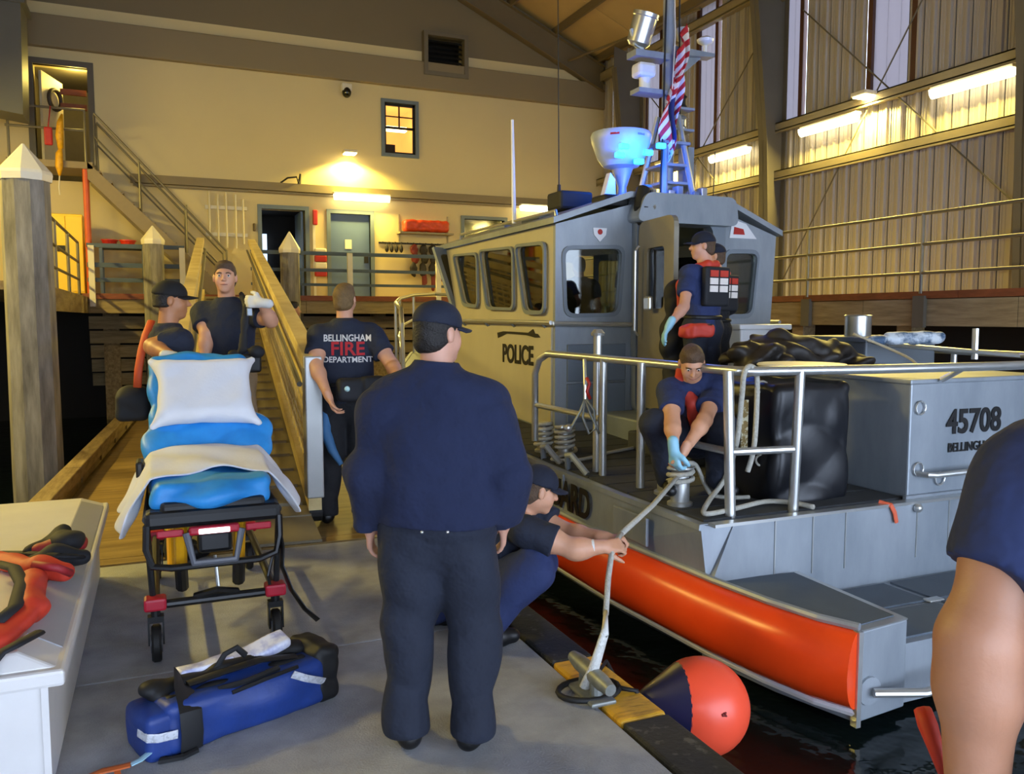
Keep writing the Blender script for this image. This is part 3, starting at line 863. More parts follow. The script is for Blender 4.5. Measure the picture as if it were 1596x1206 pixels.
bn = thing('workbench', 'grey workbench with shelves behind the left deck railing', 'bench', (-0.5, 19.2, 2.05))
for z in (3.08, 2.72, 2.42): MB().box((-1.05, 18.85, z-0.04), (-0.2, 19.4, z)).build('shelf', M_BLUERAIL if z > 3 else M_FRAME, bn)
for x in (-1.05, -0.26):
    for y in (18.86, 19.34): MB().box((x, y, 2.05), (x+0.06, y+0.06, 3.05)).build('leg', M_FRAME, bn)
for x, l in ((-0.86, 'dull red plastic tub on the workbench, left one'), (-0.52, 'bright red plastic tub on the workbench, right one')):
    t = thing('plastic_tub', l, 'tub', (x, 19.05, 3.08), group='red tubs on the workbench')
    MB().lathe([(0.10, 0), (0.15, 0.12), (0.16, 0.13), (0.14, 0.13), (0.09, 0.02)], (x, 19.05, 3.08), n=14).build('tub_body', M_RED if x < -0.7 else mat('bright red plastic', '#d8361e', rough=0.4), t)
    MB().lathe([(0.165, 0.125), (0.165, 0.145), (0.05, 0.16), (0.0, 0.16)], (x, 19.05, 3.08), n=14).build('lid', M_RED if x < -0.7 else MATS['bright red plastic'], t)
# boat-hook rack
M_POLE = mat('pale pole', '#cfc6ac', rough=0.5)
t = thing('pole_rack', 'wall board holding upright pale poles beside the stairs', 'rack', (1.45, BW, 3.2))
for z in (4.10, 3.5): MB().box((1.05, BW-0.06, z-0.04), (1.95, BW, z+0.04)).build('rack_board', M_WHITEPOST, t)
for i, (x, z0, z1) in enumerate(((1.14, 3.35, 4.45), (1.32, 3.25, 4.38), (1.50, 3.2, 4.44), (1.70, 3.2, 4.4), (1.86, 3.3, 4.3))):
    p = MB().cyl((x, BW-0.09, z0), (x, BW-0.09, z1), 0.022, n=8).build('pole', M_POLE, None)
    tag(p, 'pale boat hook pole standing in the wall rack, number %s from the stairs' % ('one', 'two', 'three', 'four', 'five')[i], 'pole', 'poles in the wall rack')
t = MB().rbox((1.72+0.35, BW-0.1, 3.6), (2.05+0.08, BW, 3.78), 0.02).build('junction_box', mat('brown box', '#5e5136', rough=0.6)); tag(t, 'small dull brown box on the wall left of the open door', 'box')
t = thing('security_camera', 'white dome security camera high on the back wall', 'camera', (4.25, BW-0.1, 6.8))
MB().rbox((4.13, BW-0.22, 6.92), (4.37, BW, 7.10), 0.03).build('mount', M_WHITEPOST, t)
MB().ball((4.25, BW-0.15, 6.90), (0.11, 0.11, 0.13)).build('dome', M_GLASS, t, smooth=True)
t = thing('rescue_gear', 'red and white rescue gear hung between the two doors', 'rescue gear', (3.55, BW, 2.5))
MB().box((3.42, BW-0.05, 2.05), (3.48, BW-0.01, 4.0)).build('backing_post', M_WHITEPOST, t)
MB().rbox((3.42, BW-0.12, 3.80), (3.53, BW-0.02, 4.15), 0.02).build('red_box', M_RED, t)
for z, m in ((3.18, M_WHITEPOST), (3.02, M_RED), (2.86, M_WHITEPOST), (2.68, M_RED)): MB().rbox((3.44, BW-0.16, z-0.08), (3.72, BW-0.02, z+0.075), 0.03).build('float_segment', m, t)

# orange bag on a wall shelf, hook rail with hanging gear
t = thing('wall_shelf', 'thin wall shelf under the orange bag', 'shelf', (6.1, BW, 3.70))
MB().box((5.45, BW-0.34, 3.67), (6.82, BW, 3.71)).build('board', M_GIRT, t)
for x in (5.5, 6.75): MB().box((x, BW-0.03, 3.5), (x+0.03, BW, 4.15)).build('bracket', M_GIRT, t)
M_BAGO = mat('orange nylon', '#d2481c', rough=0.55, col2='#a52c10', scale=8)
o = sdf_obj('stretcher_bag', [rbx((6.14, BW-0.19, 3.87), (0.50, 0.05, 0.06), 0.08), ell((5.75, BW-0.18, 3.85), (0.18, 0.13, 0.14)), ell((6.5, BW-0.18, 3.86), (0.2, 0.13, 0.14))], 0.02, M_BAGO, None, wr=0.012, wf=22)
tag(o, 'long bright orange bag lying on the wall shelf', 'bag')
t = thing('hook_rail', 'dark rail with hooks mounted under the wall shelf', 'hook rail', (5.9, BW, 3.46))
MB().box((5.0, BW-0.03, 3.43), (6.85, BW, 3.47)).build('rail', M_BLACK, t)
for k in range(12): MB().tube([(5.08+k*0.155, BW-0.03, 3.45), (5.08+k*0.155, BW-0.1, 3.43), (5.08+k*0.155, BW-0.11, 3.47)], 0.012).build('hook', M_BLACK, t)
M_GEAR = mat('black nylon gear', '#221c1a', rough=0.7); M_GEARR = mat('dark red gear', '#6d1d18', rough=0.65)
for i, x in enumerate((5.18, 5.30, 5.42, 5.54)):
    o = sdf_obj('hanging_pouch', [ell((x, BW-0.1, 3.3), (0.05, 0.05, 0.09)), cone((x, BW-0.1, 3.45), (x, BW-0.1, 3.3), 0.015, 0.02)], 0.02, M_GEAR, None)
    tag(o, 'small black pouch on the hook rail, %s of four from the door' % ('first', 'second', 'third', 'fourth')[i], 'pouch', 'small pouches on the hook rail')
for i, (x, zl, m, m2) in enumerate(((5.86, 2.62, M_GEARR, M_GEAR), (6.10, 2.36, M_GEAR, M_GEARR), (6.34, 2.28, M_GEAR, M_GEARR), (6.58, 2.52, M_GEAR, M_GEARR))):
    t = thing('hanging_harness', 'black and dark red harness on the hook rail, %s of the long ones' % ('first', 'second', 'third', 'fourth')[i], 'harness', (x, BW-0.12, zl), group='harnesses on the hook rail')
    sdf_obj('upper_webbing', [ell((x, BW-0.12, 3.3), (0.10, 0.06, 0.14)), ell((x+0.03, BW-0.12, 3.08), (0.10, 0.06, 0.13))], 0.02, m, t, wr=0.012, wf=30)
    sdf_obj('middle_webbing', [ell((x-0.02, BW-0.12, 2.82), (0.09, 0.06, 0.18)), cone((x, BW-0.12, 3.05), (x-0.02, BW-0.12, 2.8), 0.03, 0.03)], 0.02, M_GEAR, t, wr=0.012, wf=30)
    sdf_obj('lower_strap', [cone((x-0.02, BW-0.12, 2.7), (x, BW-0.12, zl+0.05), 0.03, 0.045), cone((x+0.05, BW-0.12, 2.75), (x+0.06, BW-0.12, zl+0.12), 0.025, 0.03)], 0.018, m2, t)
t = thing('pipe_fitting', 'small dark bent pipe fitting on the ledge above the open door', 'pipe fitting', (3.0, BW-0.2, 4.72))
MB().tube([(2.7, BW-0.1, 4.72), (2.85, BW-0.18, 4.83), (3.05, BW-0.2, 4.86), (3.1, BW-0.15, 4.74)], 0.02).build('pipe', M_BLACK, t)
MB().tube([(3.12, BW-0.1, 4.72), (3.15, BW-0.12, 4.95)], [0.04, 0.02]).build('spout', M_BLACK, t)

# ================================================================== gangway
M_GWY = mat('gangway pale yellow', '#d9c68e', rough=0.55, col2='#b89f63', scale=3, bump=0.1)
M_GWG = mat('gangway aluminium', '#aeb0ae', rough=0.4, metal=0.6, var=0.15, scale=3)
M_GWD = mat('gangway deck plate', '#7d735c', rough=0.6, var=0.2, scale=4)
gang = thing('gangway', 'sloping gangway with slatted side panels from the float to the deck', 'gangway', gw(-0.5, 0.4))
S0, S1 = 0.42, 11.9
def gz(s): return 0.12+(2.07-0.12)*(s-S0)/(S1-S0)
def gp(x, s, z): return Vector(gw(x, s, gz(s)+z))
def gbar(x0, x1, s0, z0, s1, z1, h):       # bar in the vertical side plane: from (s0,z0) to (s1,z1), height h
    P = [gp(x0, s0, z0), gp(x0, s1, z1), gp(x0, s1, z1+h), gp(x0, s0, z0+h)]
    n = gp(x1, s0, z0)-gp(x0, s0, z0)
    return MB().prism(P, (0, 0, 0), n)
for xs, side in ((0.0, 1), (-0.98, -1)):
    xin, xout = (xs-0.03, xs+0.03)
    gbar(xs-0.07, xs+0.07, S0, 1.12, S1, 1.06, 0.10).build('top_chord', M_GWY, gang, bevel=0.008)
    gbar(xs-0.05, xs+0.05, S0, 0.02, S1, 0.0, 0.13).build('bottom_chord', M_GWY, gang)
    MB().tube([gp(xs-0.09*side, S0+0.1, 0.98), gp(xs-0.09*side, S1, 0.93)], 0.022).build('hand_rail', M_STEEL, gang)
    for zz in (0.88,):
        gbar(xs-0.025, xs+0.025, S0, zz, S1, zz-0.03, 0.07).build('side_rail', M_GWY, gang)
    for j in range(7):
        z = 0.18+j*0.1
        gbar(xs-0.004, xs+0.004, S0+0.02, z, S1-0.05, z, 0.03).build('slat', M_GWY, gang)
    # end post
    MB().prism([gp(xs-0.06, S0-0.02, 0.12), gp(xs+0.07, S0-0.02, 0.12), gp(xs+0.07, S0-0.02, 1.22), gp(xs-0.06, S0-0.02, 1.22)], (0, 0, 0), (0, 0.14, 0)).build('end_post', M_GWG, gang, bevel=0.01)
    MB().cyl(gp(xs-0.04, S0+0.1, -0.03), gp(xs+0.06, S0+0.1, -0.03), 0.075, n=14).build('roller', M_BLACK, gang)
# upright pickets: near half as pieces of their own
pk = {}
for xs in (0.0, -0.98):
    s = S0+0.2; k = 0
    while s < S1-0.1:
        near = s < 6.5
        d = 0.17 if near else 0.30
        MB().prism([gp(xs-0.004, s, 0.1), gp(xs+0.004, s, 0.1), gp(xs+0.004, s+0.30, 0.92), gp(xs-0.004, s+0.30, 0.92)], (0, 0, 0), (0.0, 0.045, 0)).build('picket', M_GWY, gang)
        s += d; k += 1
gdk = MB().prism([gp(-0.95, S0-0.0, 0.0), gp(-0.03, S0, 0.0), gp(-0.03, S1, 0.0), gp(-0.95, S1, 0.0)], (0, 0, -0.06), (0, 0, -0.01)).build('walk_plate', M_GWD, gang)
for k in range(28):
    s = S0+0.2+k*0.4
    MB().prism([gp(-0.9, s, 0.0), gp(-0.08, s, 0.0), gp(-0.08, s+0.05, 0.0), gp(-0.9, s+0.05, 0.0)], (0, 0, -0.01), (0, 0, 0.015)).build('cleat_bar', M_GWD, gang)
MB().prism([gp(-0.93, S0, -0.04), gp(-0.03, S0, -0.04), Vector(gw(-0.0, -0.02, 0.004)), Vector(gw(-0.93, -0.02, 0.004))], (0, 0, 0), (0, 0, 0.02)).build('toe_plate', M_GWD, gang)
M_BROPE = mat('blue strap', '#3c6f9e', rough=0.6, var=0.25)
o = MB().tube([gp(0.02, 0.75, 0.78), gp(0.06, 0.68, 0.86), gp(0.1, 0.6, 0.84), gp(0.11, 0.55, 0.72), gp(0.1, 0.5, 0.6), gp(0.14, 0.42, 0.48), gp(0.2, 0.38, 0.38)], [0.02, 0.035, 0.04, 0.05, 0.045, 0.035, 0.02]).build('blue_strap', M_BROPE, None, smooth=True)
tag(o, 'frayed blue strap tied to the near end of the gangway rail', 'strap')
rl = bpy.data.lights.new('room_light', 'POINT'); rl.energy = 60; rl.color = LAMP_COL; rl.shadow_soft_size = 0.15
rl_o = bpy.data.objects.new('room_light', rl); COL.objects.link(rl_o); rl_o.parent = d3; rl_o.location = (-1.45, BW+0.5, 6.7)
# ================================================================== the patrol boat
M_ALU = mat('boat aluminium', '#9fa6ad', rough=0.42, metal=0.35, col2='#7f8890', scale=2.5, stretch=(1, 1, 0.35), bump=0.05, bscale=40)
M_ALUD = mat('boat aluminium grey panel', '#7c858e', rough=0.5, metal=0.25, var=0.12, scale=3)
M_DECK = mat('dark non-skid deck', '#3a3d40', rough=0.85, var=0.25, scale=8, bump=0.4, bscale=250)
M_PAD = mat('slate non-skid pad', '#56606a', rough=0.85, var=0.12, scale=6, bump=0.35, bscale=250)
M_COLLAR = mat('orange foam collar', '#fb521c', rough=0.28, col2='#ee4616', scale=2.5, spec=0.5, bump=0.04, bscale=12)
M_LETTER = mat('black lettering', '#0c0c0e', rough=0.5)
M_CHROME = mat('bright aluminium tube', '#c6c8c6', rough=0.28, metal=0.75, var=0.1)
M_WHITE = mat('white enamel', '#dfe0e2', rough=0.4, var=0.05)
M_ROPE = mat('pale grey rope', '#b9b7ab', rough=0.8, var=0.25, scale=60, bump=0.6, bscale=120)
def glass_mat(name, tint, gl=0.1):
    m = bpy.data.materials.new(name); m.use_nodes = True; nt = m.node_tree; nt.nodes.clear()
    out = nt.nodes.new('ShaderNodeOutputMaterial'); tr = nt.nodes.new('ShaderNodeBsdfTransparent'); gs = nt.nodes.new('ShaderNodeBsdfGlossy')
    mx = nt.nodes.new('ShaderNodeMixShader'); fr = nt.nodes.new('ShaderNodeFresnel'); fr.inputs['IOR'].default_value = 1.5
    tr.inputs['Color'].default_value = (*tint, 1); gs.inputs['Roughness'].default_value = 0.03
    ad = nt.nodes.new('ShaderNodeMath'); ad.operation = 'ADD'; ad.inputs[1].default_value = gl
    nt.links.new(fr.outputs[0], ad.inputs[0]); nt.links.new(ad.outputs[0], mx.inputs[0])
    nt.links.new(tr.outputs[0], mx.inputs[1]); nt.links.new(gs.outputs[0], mx.inputs[2]); nt.links.new(mx.outputs[0], out.inputs[0])
    return m
M_PANE = glass_mat('tinted cabin glass', (0.62, 0.66, 0.62), 0.05)

BC = 5.1          # centreline
boat = thing('patrol_boat', 'grey aluminium coast guard patrol boat with orange collar moored at the dock', 'boat', (BC, 9.0, WZ))
ST = [(4.02, 2.93, 0.40, 2.985, 0.06), (5.0, 2.91, 0.405, 2.90, 0.06), (6.0, 2.90, 0.42, 2.88, 0.075), (7.0, 2.89, 0.45, 2.88, 0.10), (9.0, 2.92, 0.53, 2.93, 0.19), (11.0, 3.10, 0.66, 3.16, 0.31), (13.0, 3.55, 0.82, 3.68, 0.47), (15.0, 4.32, 0.98, 4.5, 0.62), (16.5, 5.1, 1.1, 5.1, 0.74)]
def mir(x, s): return x if s < 0 else 2*BC-x
for s in (-1, 1):
    rows = []
    for y, gx, gzz, px_, pz in ST:
        rows.append([(mir(gx+0.05, s), y, gzz), (mir(gx, s), y, gzz), (mir(gx-0.005, s), y, gzz-0.035), (mir(gx+0.012, s), y, gzz-0.04), (mir(px_, s), y, pz)])
    b = MB().grid(rows); b.build('side_plate', M_ALU, boat)
    rows = [[(mir(px_, s), y, pz), (mir(px_+0.02, s), y, pz-0.42), (mir(px_+0.35, s) if px_ < 4.6 else BC, y, -0.75)] for y, gx, gzz, px_, pz in ST]
    MB().grid(rows).build('lower_hull', M_ALUD, boat)
    # orange foam collar
    path = [(mir(3.22, s), 3.06, -0.155), (mir(3.13, s), 3.25, -0.155), (mir(3.05, s), 3.55, -0.15), (mir(2.985, s), 3.95, -0.145)]
    path += [(mir(px_-0.0, s), y, pz-0.20) for y, gx, gzz, px_, pz in ST[1:]]
    MB().tube(path, 0.155, n=20, flat=((0, 0, 1), 1.32)).build('foam_collar', M_COLLAR, boat, smooth=SM)
    low = [(p[0]-(-0.0), p[1], p[2]-0.225) for p in path]
    MB().tube(low, 0.028, n=8).build('rub_strip', M_WHITE, boat)
    top = [(p[0]+0.0, p[1], p[2]+0.222) for p in path[:-1]]
    MB().tube(top, 0.022, n=8).build('collar_flange', M_ALU, boat)
    # stern quarter platform
    q = [(2.985, 4.05), (3.64, 3.985), (3.60, 3.10), (3.22, 3.06), (3.08, 3.5)]
    MB().prism([(mir(x, s), y, -0.44) for x, y in q], (0, 0, 0), (0, 0, 0.48)).build('quarter_box', M_ALU, boat, bevel=0.01)
    qi = [(3.06, 4.0), (3.59, 3.945), (3.555, 3.15), (3.25, 3.115), (3.13, 3.52)]
    MB().prism([(mir(x, s), y, 0.04) for x, y in qi], (0, 0, 0), (0, 0, 0.012)).build('quarter_pad', M_PAD, boat)
    MB().prism([(mir(x, s), y, 0.038) for x, y in q], (0, 0, 0), (0, 0, 0.008)).build('quarter_edge', M_CHROME, boat)
    MB().box((mir(3.21, s)-0.015, 3.035, -0.45), (mir(3.21, s)+0.015, 3.075, 0.05)).build('corner_strip', M_CHROME, boat)
    # bevelled deck corner
    MB().prism([(mir(2.935, s), 4.06, 0.395), (mir(3.16, s), 3.97, 0.395), (mir(2.99, s), 4.02, 0.05)], (0, 0, 0), (mir(0.03, s)-mir(0, s), 0.03, 0)).build('corner_plate', M_ALU, boat)
    MB().tube([(mir(3.30, s), 3.03, -0.28), (mir(3.40, s), 2.99, -0.28), (mir(3.55, s), 2.94, -0.285), (mir(4.15, s), 2.93, -0.285), (mir(4.3, s), 2.99, -0.28), (mir(4.35, s), 3.14, -0.27)], 0.024, n=10).build('stern_handrail', M_CHROME, boat, smooth=SM)
    MB().cyl((mir(3.30, s), 3.08, -0.28), (mir(3.30, s), 3.05, -0.28), 0.075, n=16).build('rail_flange', M_ALU, boat)
# deck
rows = []
for y, gx, gzz, px_, pz in ST: rows.append([(gx+0.05, y, gzz-0.012), (BC, y, gzz-0.012), (2*BC-gx-0.05, y, gzz-0.012)])
MB().grid(rows).build('deck_plate', M_ALUD, boat)
rows = []
y = 4.10
while y < 8.6:           # non-skid strips with bare metal joints
    y1 = y+0.27
    def gx_(yy): return float(np.interp(yy, [q[0] for q in ST], [q[1] for q in ST]))
    def gz_(yy): return float(np.interp(yy, [q[0] for q in ST], [q[2] for q in ST]))
    MB().prism([(gx_(y)+0.09, y, gz_(y)-0.012), (2*BC-gx_(y)-0.09, y, gz_(y)-0.012), (2*BC-gx_(y1)-0.09, y1, gz_(y1)-0.012), (gx_(y1)+0.09, y1, gz_(y1)-0.012)], (0, 0, 0), (0, 0, 0.014)).build('deck_strip', M_DECK, boat)
    y = y1+0.018
MB().prism([(3.0, 8.7, 0.51), (7.2, 8.7, 0.51), (7.0, 11, 0.64), (6.6, 13, 0.8), (3.6, 13, 0.8), (3.2, 11, 0.64)], (0, 0, 0), (0, 0, 0.02)).build('foredeck_pad', M_DECK, boat)
# transom
MB().prism([(2.99, 3.97, -0.5), (2*BC-2.99, 3.97, -0.5), (2*BC-2.99, 3.97, 0.05), (2*BC-3.14, 3.97, 0.392), (3.14, 3.97, 0.392), (2.99, 3.97, 0.05)], (0, 0, 0), (0, 0.08, 0)).build('transom', M_ALU, boat)
MB().box((3.0, 3.96, 0.385), (2*BC-3.0, 4.03, 0.405)).build('transom_edge', M_CHROME, boat)
for x in (3.45, 3.75, 4.02, 4.65, 4.95): MB().box((x, 3.963, 0.02), (x+0.008, 3.972, 0.39)).build('weld_seam', M_CHROME, boat)
sp = MB().box((3.6, 3.15, -0.45), (2*BC-3.6, 3.97, -0.12)).build('swim_platform', M_ALU, boat)
for i in range(4):
    for j in range(2):
        xa = 3.66+i*0.73; ya = 3.2+j*0.39
        MB().box((xa, ya, -0.12), (xa+0.67, ya+0.34, -0.108)).build('platform_panel', M_PAD, boat)
for xa in (4.3, 5.76): MB().rbox((xa, 3.54, -0.115), (xa+0.12, 3.6, -0.10), 0.005).build('platform_latch', M_CHROME, boat)
# engine trunk with the number
MB().rbox((4.66, 4.06, 0.40), (6.02, 5.6, 1.20), 0.012).build('engine_trunk', M_ALU, boat)
MB().rbox((4.64, 4.045, 1.18), (6.04, 5.62, 1.215), 0.01).build('trunk_lid', M_ALU, boat)
MB().box((4.62, 4.03, 0.38), (6.06, 4.06, 0.425)).build('trunk_foot', M_ALU, boat)
def aft_face(x, z, y): return frame((x, y, z), (1, 0, 0), (0, 0, 1))
text_mesh('45708', 0.235, M_LETTER, boat, aft_face(5.275, 0.90, 4.052), sx=0.93, offset=0.006, local=False, label='large black number 45708')
text_mesh('BELLINGHAM', 0.088, M_LETTER, boat, aft_face(5.265, 0.725, 4.052), sx=0.92, offset=0.002, local=False, label='small black word BELLINGHAM')
MB().tube([(4.73, 4.05, 0.57), (4.75, 3.97, 0.57), (4.80, 3.955, 0.57), (5.95, 3.955, 0.58), (6.0, 4.05, 0.58)], 0.02, n=10).build('trunk_handrail', M_CHROME, boat, smooth=SM)
for x, z in ((4.74, 1.02), (4.74, 0.60), (4.95, 0.52)):
    MB().tube([(x+0.045*math.cos(i*math.pi/6), 4.045, z+0.045*math.sin(i*math.pi/6)) for i in range(12)], 0.006, n=6, closed=True).build('lift_ring', M_CHROME, boat)
o = MB().tube([(4.36, 4.02, 0.41), (4.40, 3.955, 0.40), (4.43, 3.95, 0.35), (4.45, 3.95, 0.28)], 0.017, n=8, flat=((0, 1, 0), 0.4)).build('orange_tag_line', mat('orange webbing', '#d9603c', rough=0.6))
tag(o, 'short orange strap end hanging over the stern edge', 'strap')
MB().ball((4.64, 3.95, 0.36), 0.03).build('drain_fitting', M_CHROME, boat)
# stern rails
rz = 1.305; RR = 0.030
top = [(3.0, 6.52, 0.56), (2.99, 6.50, 1.15), (3.0, 6.44, 1.27), (3.03, 6.33, 1.325), (3.10, 5.8, 1.32), (3.20, 5.0, 1.31), (3.26, 4.3, 1.302), (3.30, 4.16, 1.30), (3.40, 4.10, 1.30), (3.70, 4.06, 1.30), (4.2, 3.95, 1.302), (5.2, 3.84, 1.305), (6.4, 3.9, 1.305), (6.9, 4.1, 1.30), (6.95, 5.5, 1.31), (7.05, 6.4, 1.32)]
MB().tube(top, RR, n=12).build('stern_rail', M_CHROME, boat, smooth=SM)
for x, y, z0, z1, r_ in ((3.13, 5.55, 0.40, 1.32, 0.03), (3.165, 5.06, 0.40, 1.31, 0.032), (3.24, 4.13, 0.39, 1.30, 0.034), (3.70, 4.09, 0.39, 1.30, 0.032), (4.9, 4.02, 1.21, 1.30, 0.02), (6.0, 4.02, 1.21, 1.30, 0.02), (6.95, 4.3, 0.4, 1.3, 0.03), (6.97, 5.6, 0.42, 1.31, 0.03)):
    yt = {3.13: 5.55, 3.165: 5.06, 3.24: 4.18, 3.70: 4.06}.get(x, y if x > 6.5 else 3.86)
    MB().cyl((x, y, z0), (x, yt, z1), r_, n=12).build('rail_post', M_CHROME, boat, smooth=SM)
MB().cyl((3.15, 5.68, 0.42), (3.15, 5.68, 1.50), 0.034, n=12).build('stanchion', M_CHROME, boat, smooth=SM)
MB().lathe([(0.05, 0), (0.055, 0.02), (0.03, 0.05)], (3.15, 5.68, 1.49), n=12).build('stanchion_cap', M_CHROME, boat)
for p0, p1 in (((3.0, 6.5, 0.875), (3.13, 5.6, 0.85)), ((3.17, 5.06, 0.81), (3.24, 4.18, 0.80)), ((3.25, 4.14, 0.80), (3.69, 4.08, 0.80))):
    MB().cyl(p0, p1, 0.024, n=10).build('mid_rail', M_CHROME, boat, smooth=SM)
# chocks, towing bitts
for x, y in ((2.99, 6.2), (2.98, 5.72)):
    z = 0.42
    MB().tube([(x+0.02, y+0.16, z), (x-0.02, y+0.10, z+0.12), (x-0.02, y+0.02, z+0.13), (x+0.04, y-0.13, z)], 0.026, n=8).build('chock', M_ALU, boat, smooth=SM)
for x, y, h, r_ in ((3.12, 4.50, 0.26, 0.062), (3.23, 4.82, 0.27, 0.066), (3.13, 6.62, 0.26, 0.06), (3.24, 6.42, 0.25, 0.06)):
    MB().lathe([(r_*1.35, 0), (r_*1.35, 0.02), (r_, 0.03), (r_, h-0.03), (r_*1.5, h-0.01), (r_*1.5, h), (r_*0.5, h+0.01)], (x, y, gz_(y)-0.0), n=18).build('bitt', M_CHROME, boat, smooth=SM)
text_mesh('COAST GUARD', 0.30, M_LETTER, boat, frame((2.878, 6.12, 0.245), (0.01, -1, -0.02), (0.03, 0, 1)), sx=0.78, offset=0.008, local=False, extrude=0.004, label='black words COAST GUARD along the hull side')
MB().box((2.875, 4.52, 0.14), (2.90, 4.95, 0.33)).build('hull_plaque', M_ALU, boat, bevel=0.008)
text_mesh('RESCUE', 0.09, M_ALUD, boat, frame((2.872, 4.74, 0.24), (0, -1, 0), (0, 0, 1)), local=False) if False else None
for y in (5.75, 6.9): MB().box((2.885, y, 0.09), (2.905, y+0.01, 0.40)).build('weld_seam', M_ALU, boat)

# ------------------------------------------------------------------ cabin
CP, CS, CA, CF = 3.67, 6.40, 7.50, 10.55      # port, starboard, aft, forward
ZD, ZM, ZE, ZT = 0.47, 1.58, 2.56, 2.86
cab = MB()
# lower house
PZ = lambda y: 0.40
cab.prism([(CP-0.03, CA+0.02, ZD-0.05), (CP-0.03, CF+1.4, ZD+0.15), (CP+0.5, CF+2.2, ZD+0.3), (2*BC-CP-0.5, CF+2.2, ZD+0.3), (CS+0.03, CF+1.4, ZD+0.15), (CS+0.03, CA+0.02, ZD-0.05)], (0, 0, 0), (0, 0, 0.06))
cab.build('cabin_sole', M_ALUD, boat)
# side walls (port and starboard) with window openings in (y,z)
WIN = [[(7.70, 1.70), (8.18, 1.71), (8.42, 2.40), (7.70, 2.37)], [(8.50, 1.74), (9.28, 1.76), (9.52, 2.43), (8.52, 2.39)], [(9.62, 1.78), (10.12, 1.82), (10.50, 2.44), (9.64, 2.40)]]
M_ALUY = mat('boat aluminium lamp-warmed side', '#bbb49c', rough=0.5, metal=0.12, var=0.12, scale=2, stretch=(1, 1, 0.4))  # cabin sides: yellow lamplight put into the aluminium colour as a warm tint
for s in (-1, 1):
    X = CP if s < 0 else CS
    holes = [rpoly(w_, 0.09) for w_ in WIN]
    M = frame((X, 0, 0), (0, 1, 0), (0, 0, 1))          # z axis = +x
    b = MB()
    plate(b, [(CA+0.051, ZM-0.06), (CF-0.15, ZM-0.06), (CF+0.35, ZE), (CA+0.051, ZE)], holes, M, 0.05 if s > 0 else -0.05)
    b.build('cabin_side', M_ALUY, boat)
    b = MB()
    plate(b, [(CA+0.051, ZD-0.03), (CF+1.4, ZD+0.12), (CF+1.4, ZM-0.30), (CF-0.1, ZM-0.05), (CA+0.051, ZM-0.05)], [], frame((X-0.02*(1 if s < 0 else -1), 0, 0), (0, 1, 0), (0, 0, 1)), 0.04 if s > 0 else -0.04)
    b.build('cabin_lower_side', M_ALUY, boat)
    for w_ in WIN:
        c = Vector((sum(p[0] for p in w_)/4, sum(p[1] for p in w_)/4))
        o2 = rpoly([tuple(c+(Vector(p)-c)*1.0+(Vector(p)-c).normalized()*0.05) for p in w_], 0.11)
        b = MB(); plate(b, o2, [rpoly(w_, 0.09)], frame((X+0.018*s, 0, 0), (0, 1, 0), (0, 0, 1)), 0.03)
        fr_ = b.build('window_frame', M_ALUD, boat)
        b = MB(); plate(b, rpoly(w_, 0.09), [], frame((X-0.015*s, 0, 0), (0, 1, 0), (0, 0, 1)), 0.008); b.build('pane', M_PANE, fr_)
    MB().tube([(X+0.07*s, CA-0.05, 1.58), (X+0.07*s, CF+0.9, 1.60)], 0.022, n=8).build('cabin_handrail', M_CHROME, boat, smooth=SM)
    for k in range(5): MB().cyl((X+0.07*s, 7.7+k*0.8, 1.58), (X-0.0*s, 7.7+k*0.8, 1.52), 0.014, n=6).build('rail_bracket', M_ALUD, boat)
text_mesh('POLICE', 0.285, M_LETTER, boat, frame((CP-0.026, 8.40, 1.215), (0, -1, 0), (0, 0, 1)), sx=0.92, offset=0.008, local=False, label='black word POLICE on the cabin side')
b = MB(); z = 1.455                       # long gun outline above the word
b.prism([(0, 8.98, z), (0, 8.80, z+0.02), (0, 8.55, z+0.02), (0, 8.1, z+0.015), (0, 7.98, z+0.055), (0, 7.93, z+0.01), (0, 7.86, z+0.005), (0, 7.80, z-0.03), (0, 7.92, z-0.035), (0, 8.15, z-0.012), (0, 8.7, z-0.006), (0, 8.96, z-0.06)], (CP-0.028, 0, 0), (CP-0.022, 0, 0)); b.build('emblem', M_LETTER, boat)
# aft wall with port window, doorway, starboard window in (x,z)
W1 = [(3.80, 1.67), (4.38, 1.68), (4.43, 2.34), (3.77, 2.31)]
W2 = [(5.76, 1.67), (6.10, 1.67), (6.17, 2.34), (5.74, 2.33)]
DOOR = [(4.70, 0.78), (5.50, 0.78), (5.50, 2.62), (4.70, 2.62)]
MA = frame((0, CA, 0), (1, 0, 0), (0, 0, 1))               # z axis = -y (towards the stern)
b = MB(); plate(b, [(CP, ZD-0.05), (CS-0.12, ZD-0.05), (CS-0.02, ZM), (CS+0.03, ZE-0.02), (5.62, ZT-0.06), (4.55, ZT-0.06), (CP, ZE)], [rpoly(W1, 0.09), rpoly(W2, 0.09), rpoly(DOOR, 0.12)], MA, 0.05); b.build('cabin_aft_wall', M_ALU, boat)
for w_ in (W1, W2):
    c = Vector((sum(p[0] for p in w_)/4, sum(p[1] for p in w_)/4))
    o2 = rpoly([tuple(Vector(p)+(Vector(p)-c).normalized()*0.055) for p in w_], 0.12)
    b = MB(); plate(b, o2, [rpoly(w_, 0.09)], frame((0, CA-0.02, 0), (1, 0, 0), (0, 0, 1)), 0.03); fr_ = b.build('window_frame', M_ALUD, boat)
    b = MB(); plate(b, rpoly(w_, 0.09), [], frame((0, CA+0.03, 0), (1, 0, 0), (0, 0, 1)), 0.008); b.build('pane', M_PANE, fr_)
